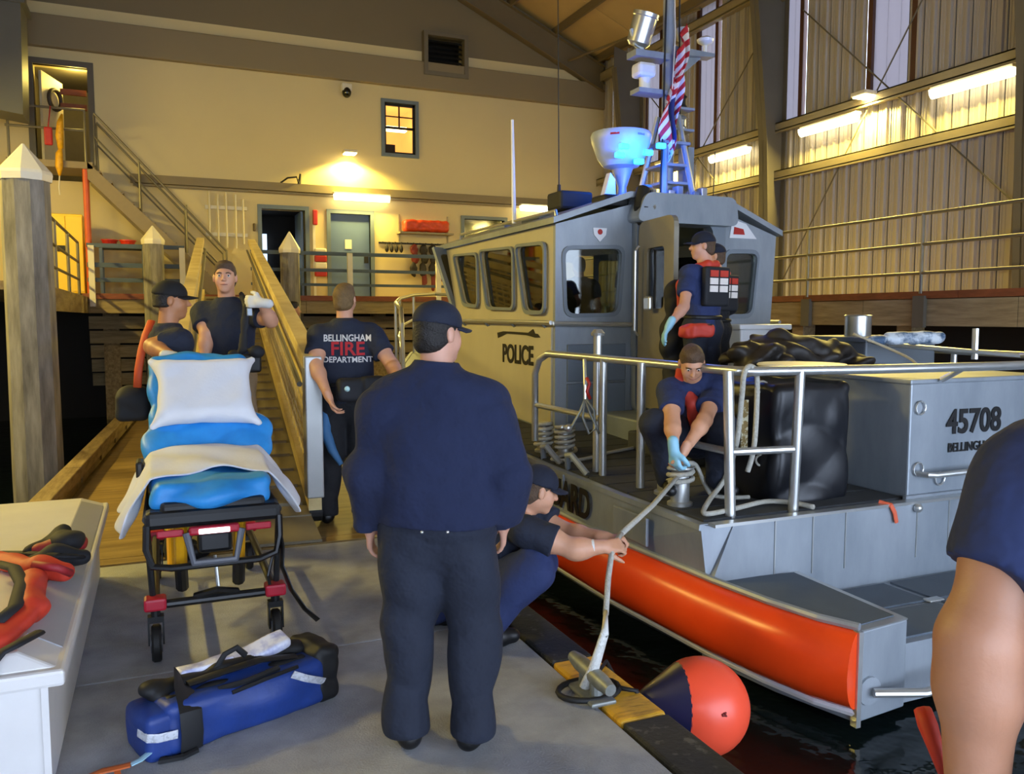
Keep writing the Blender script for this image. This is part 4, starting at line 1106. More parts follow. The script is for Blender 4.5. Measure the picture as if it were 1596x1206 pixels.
# doorway surround, standing proud
b = MB(); plate(b, rpoly([(4.55, 0.62), (5.66, 0.62), (5.66, 2.80), (4.55, 2.80)], 0.16, 6), [rpoly(DOOR, 0.12)], frame((0, CA-0.10, 0), (1, 0, 0), (0, 0, 1)), 0.12); b.build('door_surround', M_ALUD, boat)
b = MB(); plate(b, rpoly([(4.47, 2.60), (5.74, 2.60), (5.70, 2.90), (4.58, 2.90)], 0.10, 5), [], frame((0, CA-0.22, 0), (1, 0, 0), (0, 0, 1)), 0.3); b.build('door_hood', M_ALU, boat)
# door leaf swung open
dl = Matrix.Translation((4.56, CA-0.12, 0)) @ Matrix.Rotation(math.radians(-97), 4, 'Z')
b = MB(); plate(b, rpoly([(0.0, 0.72), (0.78, 0.72), (0.78, 2.60), (0.0, 2.60)], 0.12), [rpoly([(0.2, 1.72), (0.58, 1.72), (0.58, 2.32), (0.2, 2.32)], 0.06)], dl @ frame((0, 0, 0), (1, 0, 0), (0, 0, 1)), 0.05)
dlf = b.build('cabin_door', mat('dull door metal', '#8a8371', rough=0.5, metal=0.3, var=0.2, scale=3), boat)
b = MB(); plate(b, rpoly([(0.2, 1.72), (0.58, 1.72), (0.58, 2.32), (0.2, 2.32)], 0.06), [], dl @ frame((0, 0.02, 0), (1, 0, 0), (0, 0, 1)), 0.008); b.build('pane', M_PANE, dlf)
b = MB(); P = lambda x, y, z: dl @ Vector((x, y, z))
b.tube([P(0.12, -0.05, 1.45), P(0.12, -0.09, 1.5), P(0.12, -0.09, 2.3), P(0.12, -0.05, 2.35)], 0.014, n=8); b.build('door_bar', M_CHROME, dlf)
MB().rbox((-0.07, -0.05, 1.70), (0.07, 0.0, 1.84), 0.02, M=dl @ Matrix.Translation((0.4, -0.05, 0))).build('door_lever', M_CHROME, dlf)
# inset panels on the aft lower wall
for x0, x1, z0, z1 in ((3.80, 4.48, 0.56, 0.96), (3.80, 4.48, 0.98, 1.36), (5.72, 6.22, 0.60, 1.38)):
    MB().rbox((x0, CA-0.025, z0), (x1, CA, z1), 0.008).build('aft_panel', mat('slate inset panel', '#66717d', rough=0.55, var=0.06), boat)
MB().tube([(CP-0.06, CA-0.08, 1.57), (4.50, CA-0.09, 1.56)], 0.024, n=8).build('aft_handrail', M_CHROME, boat, smooth=SM)
MB().rbox((5.70, CA-0.34, 0.5), (6.30, CA, 1.52), 0.02).build('aft_locker', M_WHITE, boat)
MB().rbox((5.66, CA-0.38, 1.5), (6.36, CA, 1.56), 0.015).build('aft_locker_lid', M_WHITE, boat)
MB().rbox((5.80, CA-0.36, 0.6), (6.2, CA-0.335, 1.40), 0.01).build('aft_locker_door', MATS['slate inset panel'], boat)
MB().rbox((4.15, 6.55, 0.42), (5.9, CA, 0.66), 0.02).build('door_step', M_ALUD, boat)
MB().rbox((3.95, 5.55, 0.41), (5.6, 6.55, 0.595), 0.02).build('door_step_lower', M_DECK, boat)
# front: reverse raked windshield with three panes
fz0, fz1 = ZM-0.06, ZE
Fp = [(CP, CF-0.15, fz0), (CP+0.55, CF+0.15, fz0), (CS-0.55, CF+0.15, fz0), (CS, CF-0.15, fz0)]
Ft = [(CP, CF+0.35, fz1), (CP+0.55, CF+0.65, fz1), (CS-0.55, CF+0.65, fz1), (CS, CF+0.35, fz1)]
for i in range(3):
    A, B, C_, D = Vector(Fp[i]), Vector(Fp[i+1]), Vector(Ft[i+1]), Vector(Ft[i])
    L = (B-A).length; up_ = ((D-A)+(C_-B))/2
    M = frame(A, B-A, up_); H = up_.length
    b = MB(); hole = rpoly([(0.08, 0.12), (L-0.08, 0.12), (L-0.08, H-0.1), (0.08, H-0.1)], 0.07)
    plate(b, [(0, 0), (L, 0), (L, H), (0, H)], [hole], M, 0.04); wf_ = b.build('windshield_frame', M_ALUD, boat)
    b = MB(); plate(b, hole, [], M, 0.008); b.build('pane', M_PANE, wf_)
MB().prism([(CP-0.02, CF+1.4, ZD+0.2), (CS+0.02, CF+1.4, ZD+0.2), (CS+0.02, CF+1.4, ZM-0.3), (CP-0.02, CF+1.4, ZM-0.3)], (0, 0, 0), (0, 0.04, 0)).build('house_front', M_ALU, boat)
MB().prism([(CP-0.02, CF-0.15, fz0), (CS+0.02, CF-0.15, fz0), (CS+0.02, CF+1.42, ZM-0.3), (CP-0.02, CF+1.42, ZM-0.3)], (0, 0, 0), (0, 0, 0.03)).build('house_top', M_ALU, boat)
# roof: two flat slopes and a raised centre
rf = MB()
ys = [(CA-0.06, 0), (CF+0.7, 0.0)]
prof = [(CP-0.05, ZE), (4.5, ZT), (5.7, ZT), (CS+0.07, ZE-0.02)]
for i in range(3):
    a_, b_ = prof[i], prof[i+1]
    rf.prism([(a_[0], CA-0.06, a_[1]), (b_[0], CA-0.06, b_[1]), (b_[0], CA-0.06, b_[1]+0.06), (a_[0], CA-0.06, a_[1]+0.06)], (0, 0, 0), (0, CF+0.75-CA, 0))
rf.build('cabin_roof', M_ALU, boat)
MB().prism([(CP, 0, ZE), (4.5, 0, ZT), (5.7, 0, ZT), (CS, 0, ZE)], (0, CF+0.62, 0), (0, CF+0.66, 0)).build('roof_front', M_ALU, boat)
# crest plate on the sloping aft panel, side vents
b = MB(); plate(b, [(4.10, 2.47), (4.17, 2.40), (4.24, 2.47), (4.25, 2.54), (4.09, 2.54)], [], frame((0, CA-0.008, 0), (1, 0, 0), (0, 0, 1)), 0.006); cr = b.build('crest', M_WHITE, boat, label='small white shield crest')
b = MB(); b.lathe([(0.028, 0), (0.028, 0.004), (0.0, 0.004)], (0, 0, 0), M=Matrix.Rotation(math.pi/2, 3, 'X')); 
for i in range(len(b.v)): b.v[i] = (b.v[i][0]+4.17, b.v[i][1]+CA-0.009, b.v[i][2]+2.50)
b.build('crest_disc', M_RED, cr)
b = MB(); plate(b, [(5.78, 2.50), (6.15, 2.50), (6.0, 2.66), (5.82, 2.70)], [], frame((0, CA-0.012, 0), (1, 0, 0), (0, 0, 1)), 0.01); b.build('side_light', M_WHITE, boat)
b = MB(); plate(b, [(5.83, 2.54), (5.98, 2.54), (5.96, 2.60), (5.84, 2.62)], [], frame((0, CA-0.02, 0), (1, 0, 0), (0, 0, 1)), 0.01); b.build('side_light_lens', M_RED, boat)
# cabin interior: floor, console, seats
M_CABIN = mat('dark cabin lining', '#2b2a28', rough=0.7)
MB().box((CP+0.06, CA+0.06, 0.70), (CS-0.06, CF-0.2, 0.76)).build('cabin_floor', M_CABIN, boat)
MB().box((CP+0.1, CF-0.9, 0.76), (CS-0.1, CF-0.3, 1.55)).build('console', M_CABIN, boat)
for x in (4.1, 5.9):
    MB().rbox((x-0.25, 8.55, 0.76), (x+0.25, 9.0, 1.25), 0.05).rbox((x-0.24, 8.5, 1.2), (x+0.24, 8.62, 1.95), 0.05).build('helm_seat', M_CABIN, boat)
MB().box((5.15, 8.9, 1.35), (5.45, 8.95, 1.62)).build('chart_screen', mat('lit screen', '#dff0e0', emit=(0.8, 1.0, 0.75), estr=1.2), boat)
# roof gear
MB().rbox((4.02, 8.1, 2.80), (4.42, 8.45, 3.0), 0.03).build('roof_speaker', M_BLACK, boat)
MB().rbox((4.25, 7.55, 2.78), (4.55, 7.85, 2.90), 0.03).build('roof_light_bar', M_BLACK, boat)
for x, y in ((3.86, 8.3), (3.9, 9.4)): MB().rbox((x, y, 2.66), (x+0.18, y+0.5, 2.76), 0.03).build('roof_pod', M_ALUD, boat)
MB().tube([(3.78, 7.7, 2.63), (3.78, 7.72, 2.72), (3.78, 10.6, 2.74), (3.78, 10.65, 2.63)], 0.018).build('roof_rail', M_CHROME, boat)
MB().tube([(4.62, CA-0.08, 2.60), (4.58, CA-0.14, 2.75), (4.62, CA-0.1, 2.92), (4.75, CA, 2.96)], [0.07, 0.085, 0.08, 0.05], n=12).build('roof_hose', M_BLACK, boat, smooth=SM)
MB().tube([(4.70, CA-0.12, 2.55), (4.68, CA-0.2, 2.75), (4.72, CA-0.14, 2.93)], 0.03, n=10).build('grab_bar', M_CHROME, boat, smooth=SM)
MB().cyl((3.36+0.42, 8.8, 2.70), (3.80, 8.9, 3.88), 0.028, 0.018, n=8).build('whip_aerial', M_WHITE, boat)
MB().cyl((4.20, 8.5, 2.80), (4.20, 8.5, 3.12), 0.035, 0.02, n=8).cyl((4.20, 8.5, 3.1), (4.20, 8.55, 5.3), 0.008, 0.005, n=6).build('radio_aerial', M_BLACK, boat)
MB().cyl((6.15, 8.3, 2.66), (6.15, 8.3, 2.9), 0.03, 0.015, n=8).cyl((6.15, 8.3, 2.88), (6.17, 8.3, 3.6), 0.006, n=6).build('radio_aerial', M_BLACK, boat)
# mast
ms = MB()
for x0, x1 in ((5.30, 5.42), (5.72, 5.58)):
    for y0, y1 in ((8.05, 8.22), (8.65, 8.38)): ms.cyl((x0, y0, 2.9), (x1, y1, 3.95), 0.035, n=8)
ms.cyl((5.50, 8.3, 2.9), (5.49, 8.3, 5.9), 0.075, 0.065, n=14)
for z in (3.15, 3.35, 3.6): ms.box((5.33, 8.1, z), (5.68, 8.5, z+0.03))
mast = ms.build('mast', M_ALU, boat, smooth=SM)
MB().box((5.0, 8.2, 4.55), (5.45, 8.4, 4.62)).prism([(5.5, 8.22, 4.62), (6.08, 8.22, 4.66), (6.08, 8.22, 4.70), (5.5, 8.22, 4.72)], (0, 0, 0), (0, 0.16, 0)).prism([(5.55, 8.29, 4.35), (5.58, 8.29, 4.35), (5.95, 8.29, 4.66), (5.55, 8.29, 4.66)], (0, 0, 0), (0, 0.02, 0)).build('yard', M_ALU, mast)
for z in (3.78, 4.02): MB().box((5.5, 8.2, z), (5.80, 8.42, z+0.025)).build('lamp_shelf', M_ALU, mast)
MB().box((5.05, 8.2, 4.16), (5.42, 8.4, 4.21)).build('camera_shelf', M_ALU, mast)
# searchlight, camera, aerials
sl = Matrix.Translation((5.14, 8.3, 4.88)) @ Matrix.Rotation(math.radians(-35), 4, 'Y') @ Matrix.Rotation(math.radians(25), 4, 'X')
b = MB(); b.lathe([(0.10, -0.19), (0.135, -0.15), (0.14, 0.12), (0.15, 0.13), (0.15, 0.17), (0.12, 0.17), (0.11, 0.14)], (5.14, 8.3, 4.88), n=20, M=sl.to_3x3() @ Matrix.Rotation(math.radians(40), 3, 'Y')); b.build('searchlight', M_CHROME, mast, smooth=SM)
MB().tube([(5.0, 8.3, 4.86), (5.05, 8.3, 4.70), (5.14, 8.3, 4.66), (5.14, 8.3, 4.60)], 0.03).build('searchlight_yoke', M_ALU, mast)
b = MB(); b.rbox((5.05, 8.2, 4.34), (5.28, 8.4, 4.50), 0.04).cyl((5.18, 8.3, 4.20), (5.18, 8.3, 4.36), 0.065); b.build('thermal_camera', M_WHITE, mast)
MB().lathe([(0.02, 0), (0.02, 0.1), (0.06, 0.12), (0.075, 0.25), (0.06, 0.26)], (5.68, 8.3, 4.70), n=14).build('antenna_dome', M_WHITE, mast, smooth=SM)
MB().lathe([(0.02, 0), (0.025, 0.10), (0.09, 0.14), (0.10, 0.17), (0.05, 0.20), (0.0, 0.2)], (6.0, 8.3, 4.70), n=16).build('antenna_mushroom', M_WHITE, mast, smooth=SM)
for z in (3.82, 4.06): MB().lathe([(0.05, 0), (0.06, 0.03), (0.045, 0.05), (0.045, 0.12), (0.06, 0.14), (0.03, 0.17)], (5.70, 8.31, z-0.015), n=12).build('mast_light', M_BLACK if z > 4 else M_CHROME, mast, smooth=SM)
MB().box((5.72, 8.2, 3.05), (5.80, 8.4, 3.6)).build('mast_box', M_ALU, mast)
MB().tube([(5.40, 8.2, 5.9), (5.38, 8.2, 4.7), (5.36, 8.18, 3.9), (5.28, 8.1, 3.0)], 0.012, n=6).build('mast_cable', M_BLACK, mast)
MB().tube([(5.56, 8.2, 5.9), (5.57, 8.2, 4.9), (5.60, 8.2, 3.9), (5.70, 8.1, 2.95)], 0.010, n=6).build('mast_cable', M_BLACK, mast)
for k in range(6):
    MB().rbox((5.24+0.11*k, 8.02, 2.92+0.02*(k % 2)), (5.32+0.11*k, 8.14, 3.02+0.05*(k % 3)), 0.012).build('mast_fitting', M_CHROME if k % 2 else M_ALUD, mast)
# radome on its pedestal with the blue lamps beneath
M_RADOME = mat('white radome', '#aab4c2', rough=0.4)
b = MB(); b.lathe([(0.10, 3.30), (0.20, 3.33), (0.27, 3.42), (0.335, 3.60), (0.345, 3.66), (0.33, 3.70), (0.20, 3.725), (0.0, 3.73)], (4.88, 8.3, 0), n=28); rd = b.build('radome', M_RADOME, boat, smooth=SM)
MB().lathe([(0.12, 2.86), (0.06, 2.95), (0.05, 3.1), (0.12, 3.31)], (4.90, 8.3, 0), n=14).build('radome_pedestal', M_ALU, rd, smooth=SM)
MB().prism([(4.60, 8.25, 2.85), (4.80, 8.25, 2.85), (4.78, 8.25, 3.18), (4.72, 8.25, 3.25)], (0, 0, 0), (0, 0.1, 0)).build('radome_bracket', M_WHITE, rd)
M_BLUE = mat('lit blue strobe', '#59b9ff', emit=(0.03, 0.36, 1.0), estr=3.5)
for i, (x, y, z) in enumerate(((4.70, 8.02, 3.40), (4.92, 7.98, 3.34), (4.76, 8.03, 3.50), (5.08, 8.05, 3.46), (5.28, 8.1, 3.56))):
    MB().rbox((x-0.055, y-0.03, z-0.03), (x+0.055, y+0.03, z+0.03), 0.012).build('blue_strobe', M_BLUE, rd, label='lit blue strobe lamp')
for x, y, z in ((4.70, 7.72, 3.36), (5.05, 7.72, 3.34)):
    L = bpy.data.lights.new('strobe_light', 'POINT'); L.energy = 34; L.color = (0.0, 0.13, 1.0); L.shadow_soft_size = 0.05
    o = bpy.data.objects.new('strobe_light', L); COL.objects.link(o); o.parent = rd; o.location = Vector((x, y, z))-_off(rd)
for a0, a1, m in ((-2.45, -2.15, M_RED), (-1.55, -1.25, M_ALUD)):
    P_ = lambda a_, z: (4.88+.342*math.cos(a_), 8.3+.342*math.sin(a_), z)
    MB().grid([[P_(a0+(a1-a0)*k/5, 3.625) for k in range(6)], [P_(a0+(a1-a0)*k/5, 3.648) for k in range(6)]]).build('radome_mark', m, rd)
# ensign drooping from the mast
flag = thing('ensign', 'drooping red and white striped flag with blue corner hung on the mast', 'flag', (5.48, 8.15, 3.45))
FR = mat('flag red', '#b3202c', rough=0.7); FW = mat('flag white', '#d9d4d0', rough=0.7); FB = mat('flag blue', '#26305e', rough=0.7)
fb = MB(); NU, NV = 26, 44
P = []
for j in range(NV+1):
    v = j/NV
    zc = 4.78-1.34*v
    cx = 5.55-0.16*v+0.05*math.sin(v*9)-0.05*max(0, v-0.6)
    wd = 0.085+0.05*math.sin(v*math.pi)**2-0.03*v+0.03*math.sin(v*13)
    row = []
    for i in range(NU+1):
        u_ = i/NU-0.5
        row.append((cx+u_*2*wd, 8.12+0.045*math.sin(u_*16+v*5)+0.03*math.sin(u_*7-v*9), zc+0.42*u_+0.03*math.sin(u_*9+v*6)))
    P.append(row)
for j in range(NV):
    for i in range(NU):
        a_ = [P[j][i], P[j][i+1], P[j+1][i+1], P[j+1][i]]
        v = j/NV; st_ = j//2
        fb.cur = 2 if (0.52 < v < 0.82 and i > NU*0.30 and i < NU*0.8) else (st_ % 2)
        fb._add(a_, [(0, 1, 2, 3)])
fo = fb.build('flag_cloth', [FR, FW, FB], flag, smooth=True)
fo.modifiers.new('solid', 'SOLIDIFY').thickness = 0.004
MB().tube([(5.44, 8.14, 5.8), (5.47, 8.13, 4.8), (5.40, 8.13, 3.4)], 0.006, n=6).build('halyard', M_WHITEPOST, flag)
# bow rail
for s in (-1, 1):
    X = lambda x: mir(x, s)
    MB().tube([(X(3.02), 10.8, 0.66), (X(3.02), 10.85, 1.55), (X(3.08), 11.1, 1.75), (X(3.30), 12.2, 1.85), (X(3.75), 13.6, 1.95), (X(4.4), 15.0, 2.05), (X(5.1), 15.9, 2.1)], 0.03, n=10).build('bow_rail', M_CHROME, boat, smooth=SM)
    MB().tube([(X(3.02), 10.85, 1.15), (X(3.35), 12.2, 1.35), (X(3.8), 13.6, 1.5), (X(4.4), 15.0, 1.6)], 0.022, n=8).build('bow_mid_rail', M_CHROME, boat, smooth=SM)
    for x, y, z0, z1 in ((3.30, 12.2, 0.76, 1.85), (3.75, 13.6, 0.87, 1.95), (4.4, 15.0, 0.98, 2.05)): MB().cyl((X(x), y, z0), (X(x), y, z1), 0.025, n=8).build('rail_post', M_CHROME, boat)
# ================================================================== people
_fw = Vector((math.sin(YAW)*math.cos(PITCH), math.cos(YAW)*math.cos(PITCH), -math.sin(PITCH)))
_rt = Vector((math.cos(YAW), -math.sin(YAW), 0)); _up = _rt.cross(_fw)
def at(px, py, d):
    """world point seen at photo pixel (px,py) at forward distance d"""
    return Vector((0, 0, CAM_Z))+(_fw+_rt*((px-798)/FPX)-_up*((py-603)/FPX))*d

def skin_mat(name, c):
    m = mat(name, c, rough=0.5, var=0.12, scale=14, bump=0.08, bscale=120)
    m.node_tree.nodes['Principled BSDF'].inputs['Subsurface Weight'].default_value = 0.08
    m.node_tree.nodes['Principled BSDF'].inputs['Subsurface Radius'].default_value = (0.02, 0.008, 0.004)
    return m
SK1 = skin_mat('skin fair', '#d09a7a'); SK2 = skin_mat('skin tan', '#b57b52'); SK4 = skin_mat('skin ruddy', '#b27f62'); SK3 = skin_mat('skin pale', '#c9967e')
NAVY = mat('navy cotton', '#1d2436', rough=0.85, var=0.2, scale=10, bump=0.75, bscale=9, bdist=0.035)
NAVYB = mat('navy blue cotton', '#22305c', rough=0.85, var=0.18, scale=10, bump=0.75, bscale=9, bdist=0.035)
FLEECE = mat('navy fleece', '#18213f', rough=0.95, var=0.15, scale=14, bump=0.75, bscale=9, bdist=0.035)
PANTS = mat('dark navy trousers', '#1b2233', rough=0.85, var=0.2, scale=8, bump=0.75, bscale=9, bdist=0.035)
PANTSK = mat('black trousers', '#15161b', rough=0.85, var=0.2, scale=8, bump=0.75, bscale=9, bdist=0.035)
KHAKI = mat('tan trousers', '#8c7556', rough=0.85, var=0.15, scale=8, bump=0.75, bscale=9, bdist=0.035)
BOOT = mat('black leather', '#0f1012', rough=0.45, var=0.2)
HAIRB = mat('brown hair', '#5a4430', rough=0.7, var=0.4, scale=60, bump=0.6, bscale=150)
HAIRS = mat('sandy hair', '#7d6239', rough=0.7, var=0.35, scale=60, bump=0.6, bscale=150)
HAIRD = mat('dark hair', '#17120f', rough=0.6, var=0.3, scale=60, bump=0.6, bscale=150)
CAPN = mat('navy cap', '#141b2e', rough=0.85, var=0.15, bump=0.2, bscale=200)
CAPK = mat('black cap', '#0e0e10', rough=0.8, var=0.15, bump=0.2, bscale=200)
GLOVEW = mat('white nitrile glove', '#d8d8d4', rough=0.5, var=0.1)
GLOVEB = mat('pale blue nitrile glove', '#8fc6dd', rough=0.45, var=0.1)
BELT = mat('black belt', '#0b0b0c', rough=0.6)
VESTR = mat('red life vest', '#c23a2a', rough=0.6, var=0.2, scale=12)
VESTK = mat('black vest panel', '#181a20', rough=0.75, var=0.2)
PATCH = mat('white vest patch', '#e6ded6', rough=0.6)
EYEW = mat('eye white', '#e8e4de', rough=0.3); IRIS = mat('eye iris', '#3a2c20', rough=0.2)
LIPS = mat('lips', '#a86a58', rough=0.5)

def U(v):
    v = np.array(v, float); n = np.linalg.norm(v); return v/n if n > 1e-9 else v

def hand_prims(w, f, n, t, curl=0.45, s=1.0, inf=0.0, spread=1.0):
    w, f, n = np.array(w, float), U(f), np.array(n, float)
    n = U(n-f*np.dot(n, f)); t = np.array(t, float); t = U(t-f*np.dot(t, f)-n*np.dot(t, n))
    P = [cone(w-f*0.03*s, w+f*0.02*s, 0.027*s+inf, 0.026*s+inf, 0.01)]
    for off, L, kn in ((0.030, 0.074, 0.088), (0.0105, 0.082, 0.091), (-0.0095, 0.076, 0.087), (-0.0285, 0.060, 0.080)):
        k = w+f*kn*s+t*off*s
        P.append(cone(w+f*0.015*s+t*off*0.6*s, k, 0.0145*s+inf, 0.0115*s+inf, 0.012))
        A = 0.0; p = k+t*(off*0.0)
        for i, (fr, da, r) in enumerate(((0.46, 0.75, 0.0095), (0.30, 1.0, 0.0088), (0.24, 0.7, 0.0078))):
            A += curl*da
            d = U(f*math.cos(A)+n*math.sin(A)+t*off*1.2*spread)
            q = p+d*L*fr*s
            P.append(cone(p, q, r*s+inf+0.0006, (r-0.0008)*s+inf, 0.0035)); p = q
    p = w+f*0.022*s+t*0.022*s
    for d, L, r in ((U(f*0.62+t*0.72+n*0.25), 0.045, 0.0135), (U(f*0.85+t*0.30+n*(0.2+curl*0.35)), 0.032, 0.0112), (U(f*0.9+t*0.05+n*(0.25+curl*0.5)), 0.026, 0.0095)):
        q = p+d*L*s; P.append(cone(p, q, r*s+inf, (r-0.001)*s+inf, 0.008)); p = q
    return P

def rotm(yaw=0, pitch=0, roll=0):
    """head turn: yaw to the person's left positive, pitch up positive, roll towards the right positive (degrees)"""
    return np.array(Matrix.Rotation(math.radians(yaw), 3, 'Z') @ Matrix.Rotation(math.radians(pitch), 3, 'X') @ Matrix.Rotation(math.radians(roll), 3, 'Y'))

STAND = dict(P=(0, 0, .95), W=(0, -.005, 1.09), C=(0, 0, 1.27), N=(0, -.015, 1.475), H=(0, .015, 1.635),
             sR=(.185, -.005, 1.385), sL=(-.185, -.005, 1.385), eR=(.245, -.03, 1.14), eL=(-.245, -.03, 1.14), wR=(.265, .03, .90), wL=(-.265, .03, .90),
             hR=(.09, 0, .92), hL=(-.09, 0, .92), kR=(.10, .01, .50), kL=(-.10, .01, .50), aR=(.105, -.03, .085), aL=(-.105, -.03, .085), tR=(.02, 1, 0), tL=(-.02, 1, 0))
ARM_DEF = dict(hand=True, curl=0.45, n=None, t=None, f=None, glove=None)

def person(label, loc, rotz, H=1.78, J=None, B=None, skin=SK1, shirt=NAVY, pants=PANTS, sleeve=0.62, hair=HAIRB, hairlen=0.0, cap=None, head=(0, 0, 0),
           hR=None, hL=None, res=0.009, belt=True, collar=0.0, face=False, wr=0.012, hem=0.06, boots=BOOT, legs=True, group=None, beard=False, headless=False, shirt_bulk=0.0, pant_bulk=0.0, neckless=False, stubble=None):
    loc = Vector(loc); s = H/1.755
    Minv = (Matrix.Translation(loc) @ Matrix.Rotation(rotz, 4, 'Z')).inverted()
    R = {k: np.array(v)*(s if k not in ('tR', 'tL') else 1) for k, v in STAND.items()}
    for k, v in (J or {}).items():
        if isinstance(v, Vector):
            q = Minv @ v if k not in ('tR', 'tL') else (Minv.to_3x3() @ v)
            R[k] = np.array(q)
        else:
            R[k] = np.array(v, float)*(s if k not in ('tR', 'tL') else 1)
    b = dict(pw=.165, ww=.150, cw=.168, uw=.130, q=.68, sh=.052, ua=.054, el=.043, wr=.029, th=.090, kn=.060, an=.042, nk=.058, hd=1.0, belly=0.0)
    b.update(B or {}); b = {k: (v*s if k not in ('q', 'hd') else v) for k, v in b.items()}
    t = thing('person', label, 'person', loc, rotz, world=False, group=group)
    up = U(R['N']-R['P']); lat = U(R['sR']-R['sL']); fwd = U(np.cross(up, lat))
    latp = U(R['hR']-R['hL']); upp = U(R['W']-R['P']); fwdp = U(np.cross(upp, latp))
    Uc = R['C']*0.42+R['N']*0.58-up*0.055*s
    hs = b['hd']*s*0.98
    Rh = rotm(*head)
    def hp(x, y, z): return R['H']+Rh @ (np.array((x, y, z))*hs)
    def torso(i=0.0, top=True):
        return [cone(R['P'], R['W'], b['pw']+i, b['ww']+i, .05, (fwdp, b['q']+.04)), cone(R['W'], R['C'], b['ww']+i, b['cw']+i, .05, (fwd, b['q'])),
                cone(R['C'], Uc, b['cw']+i, b['uw']+i, .05, (fwd, b['q'])), cone(R['N']-up*.055*s, R['sR'], b['sh']*.95+i, b['sh']+i, .06), cone(R['N']-up*.055*s, R['sL'], b['sh']*.95+i, b['sh']+i, .06)] + \
               ([ell((R['W']+R['P'])/2+fwd*(b['q']*b['ww']*0.55+0.0), (b['ww']*0.8+i, b['belly']+i, b['belly']*1.1+i), None, .06)] if b['belly'] > 0 else [])
    def arm(S, i=0.0, frac=None, loose=0.0):
        sh, e, w = R['s'+S], R['e'+S], R['w'+S]
        if frac is None:
            return [cone(sh, e, b['ua']+i, b['el']+i, .03), ell(sh+(e-sh)*0.42, (b['ua']*1.02+i,)*3, None, .05), cone(e, w, b['el']*1.03+i, b['wr']+i, .02), ell(e+(w-e)*0.25, (b['el']*1.03+i,)*3, None, .03)]
        if frac <= 1.0:
            x = sh+(e-sh)*frac; d = U(e-sh)
            return [cone(sh, x+d*0.03, b['ua']+i+.006, b['ua']*.96+i+loose, .05, clip=[(x, d)])]
        d = U(w-e); x = e+(w-e)*(frac-1)
        return [cone(sh, e, b['ua']+i+.01, b['el']+i+.016, .05), cone(e, x+d*0.02, b['el']+i+.016, b['wr']+i+.016, .04, clip=[(x, d)])]
    def leg(S, i=0.0, lo=0.0, clip=None):
        h, k, a = R['h'+S], R['k'+S], R['a'+S]
        out = [cone(h, k, b['th']+i, b['kn']+i+lo*.6, .05), cone(k, a, b['kn']+i+lo*.6, b['an']+i+lo, .03, clip=clip)]
        if lo == 0: out.append(ell(k+(a-k)*.28-U(np.cross(lat, a-k))*0, (b['kn']*.98,)*3, None, .05))
        return out
    # ---- body: one continuous skin
    prims = torso()+[cone(R['N']-up*.06*s, R['H']-Rh @ np.array((0, .012, .04))*hs, b['nk']*1.12, b['nk']*.95, .03)]
    for S in 'RL':
        prims += arm(S)
        if legs: prims += leg(S)
    prims += [ell(hp(0, -.012, .036), np.array((.075, .094, .080))*hs, Rh, .02), ell(hp(0, .024, -.030), np.array((.062, .068, .074))*hs, Rh, .035),
              ell(hp(0, .066, -.088), np.array((.034, .024, .024))*hs, Rh, .03), ell(hp(.038, .055, -.03), np.array((.022, .025, .03))*hs, Rh, .03), ell(hp(-.038, .055, -.03), np.array((.022, .025, .03))*hs, Rh, .03),
              ell(hp(0, .078, .030), np.array((.048, .018, .012))*hs, Rh, .02)]
    for sx in (-1, 1):
        prims.append(ell(hp(sx*.032, .101, .008), np.array((.018, .014, .011))*hs, Rh, .012, op='sub'))
        prims.append(ell(hp(sx*.079, -.006, -.006), np.array((.009, .021, .033))*hs, Rh, .008))
    prims += [cone(hp(0, .086, .020), hp(0, .112, -.022), .009*hs, .0135*hs, .012), ell(hp(.011, .100, -.026), .009*hs, None, .006), ell(hp(-.011, .100, -.026), .009*hs, None, .006),
              ell(hp(0, .088, -.050), np.array((.026, .014, .008))*hs, Rh, .008), ell(hp(0, .087, -.064), np.array((.022, .013, .008))*hs, Rh, .008), ell(hp(0, .104, -.057), np.array((.024, .010, .0022))*hs, Rh, .004, op='sub')]
    gl = {}
    for S, hh in (('R', hR), ('L', hL)):
        hh = dict(ARM_DEF, **(hh or {}))
        if not hh['hand']: continue
        w, e = R['w'+S], R['e'+S]
        rl = Minv.to_3x3()
        g = lambda v, d: U(np.array(rl @ v)) if isinstance(v, Vector) else (U(v) if v is not None else d)
        f = g(hh['f'], U(w-e)); n = g(hh['n'], np.array((-1.0 if S == 'R' else 1.0, 0, 0))); tt = g(hh['t'], np.array((0, 1.0, 0)))
        prims += hand_prims(w, f, n, tt, hh['curl'], s*1.02)
        if hh['glove']: gl[S] = (hh['glove'], w, f, n, tt, hh['curl'])
    if legs:
        for S in 'RL':
            a = R['a'+S]; td = U(R['t'+S]); prims.append(cone(a-td*.03*s-np.array((0, 0, .03*s)), a+td*.15*s-np.array((0, 0, .045*s)), .036*s, .03*s, .03))
    sdf_obj('body', prims, res, skin, t, smooth_it=1)
    # ---- clothes
    if shirt is not None:
        hz = R['P']-upp*hem*s
        clips = [(hz, -upp)]
        I = .016*s+shirt_bulk
        sp = torso(I)
        for q_ in sp[:1]: q_['clip'] = clips
        topc = (R['N']+up*(.012 if not collar else .0)*s, up)
        for q_ in sp: q_['clip'] = (q_['clip'] or [])+[topc]
        for S in 'RL': sp += arm(S, .012*s+shirt_bulk*.6, sleeve, .012)
        sp.append(cone(R['N']-up*.05*s, R['N']+up*.03*s, b['nk']*1.25+.012, b['nk']+.012, .03, clip=[(R['N']+up*(.004+collar)*s, up)]) if not collar else
                  cone(R['N']-up*.05*s, R['N']+up*(.05+collar)*s, b['nk']*1.3+.02, b['nk']+.024, .03, clip=[(R['N']+up*(.02+collar)*s, up)]))
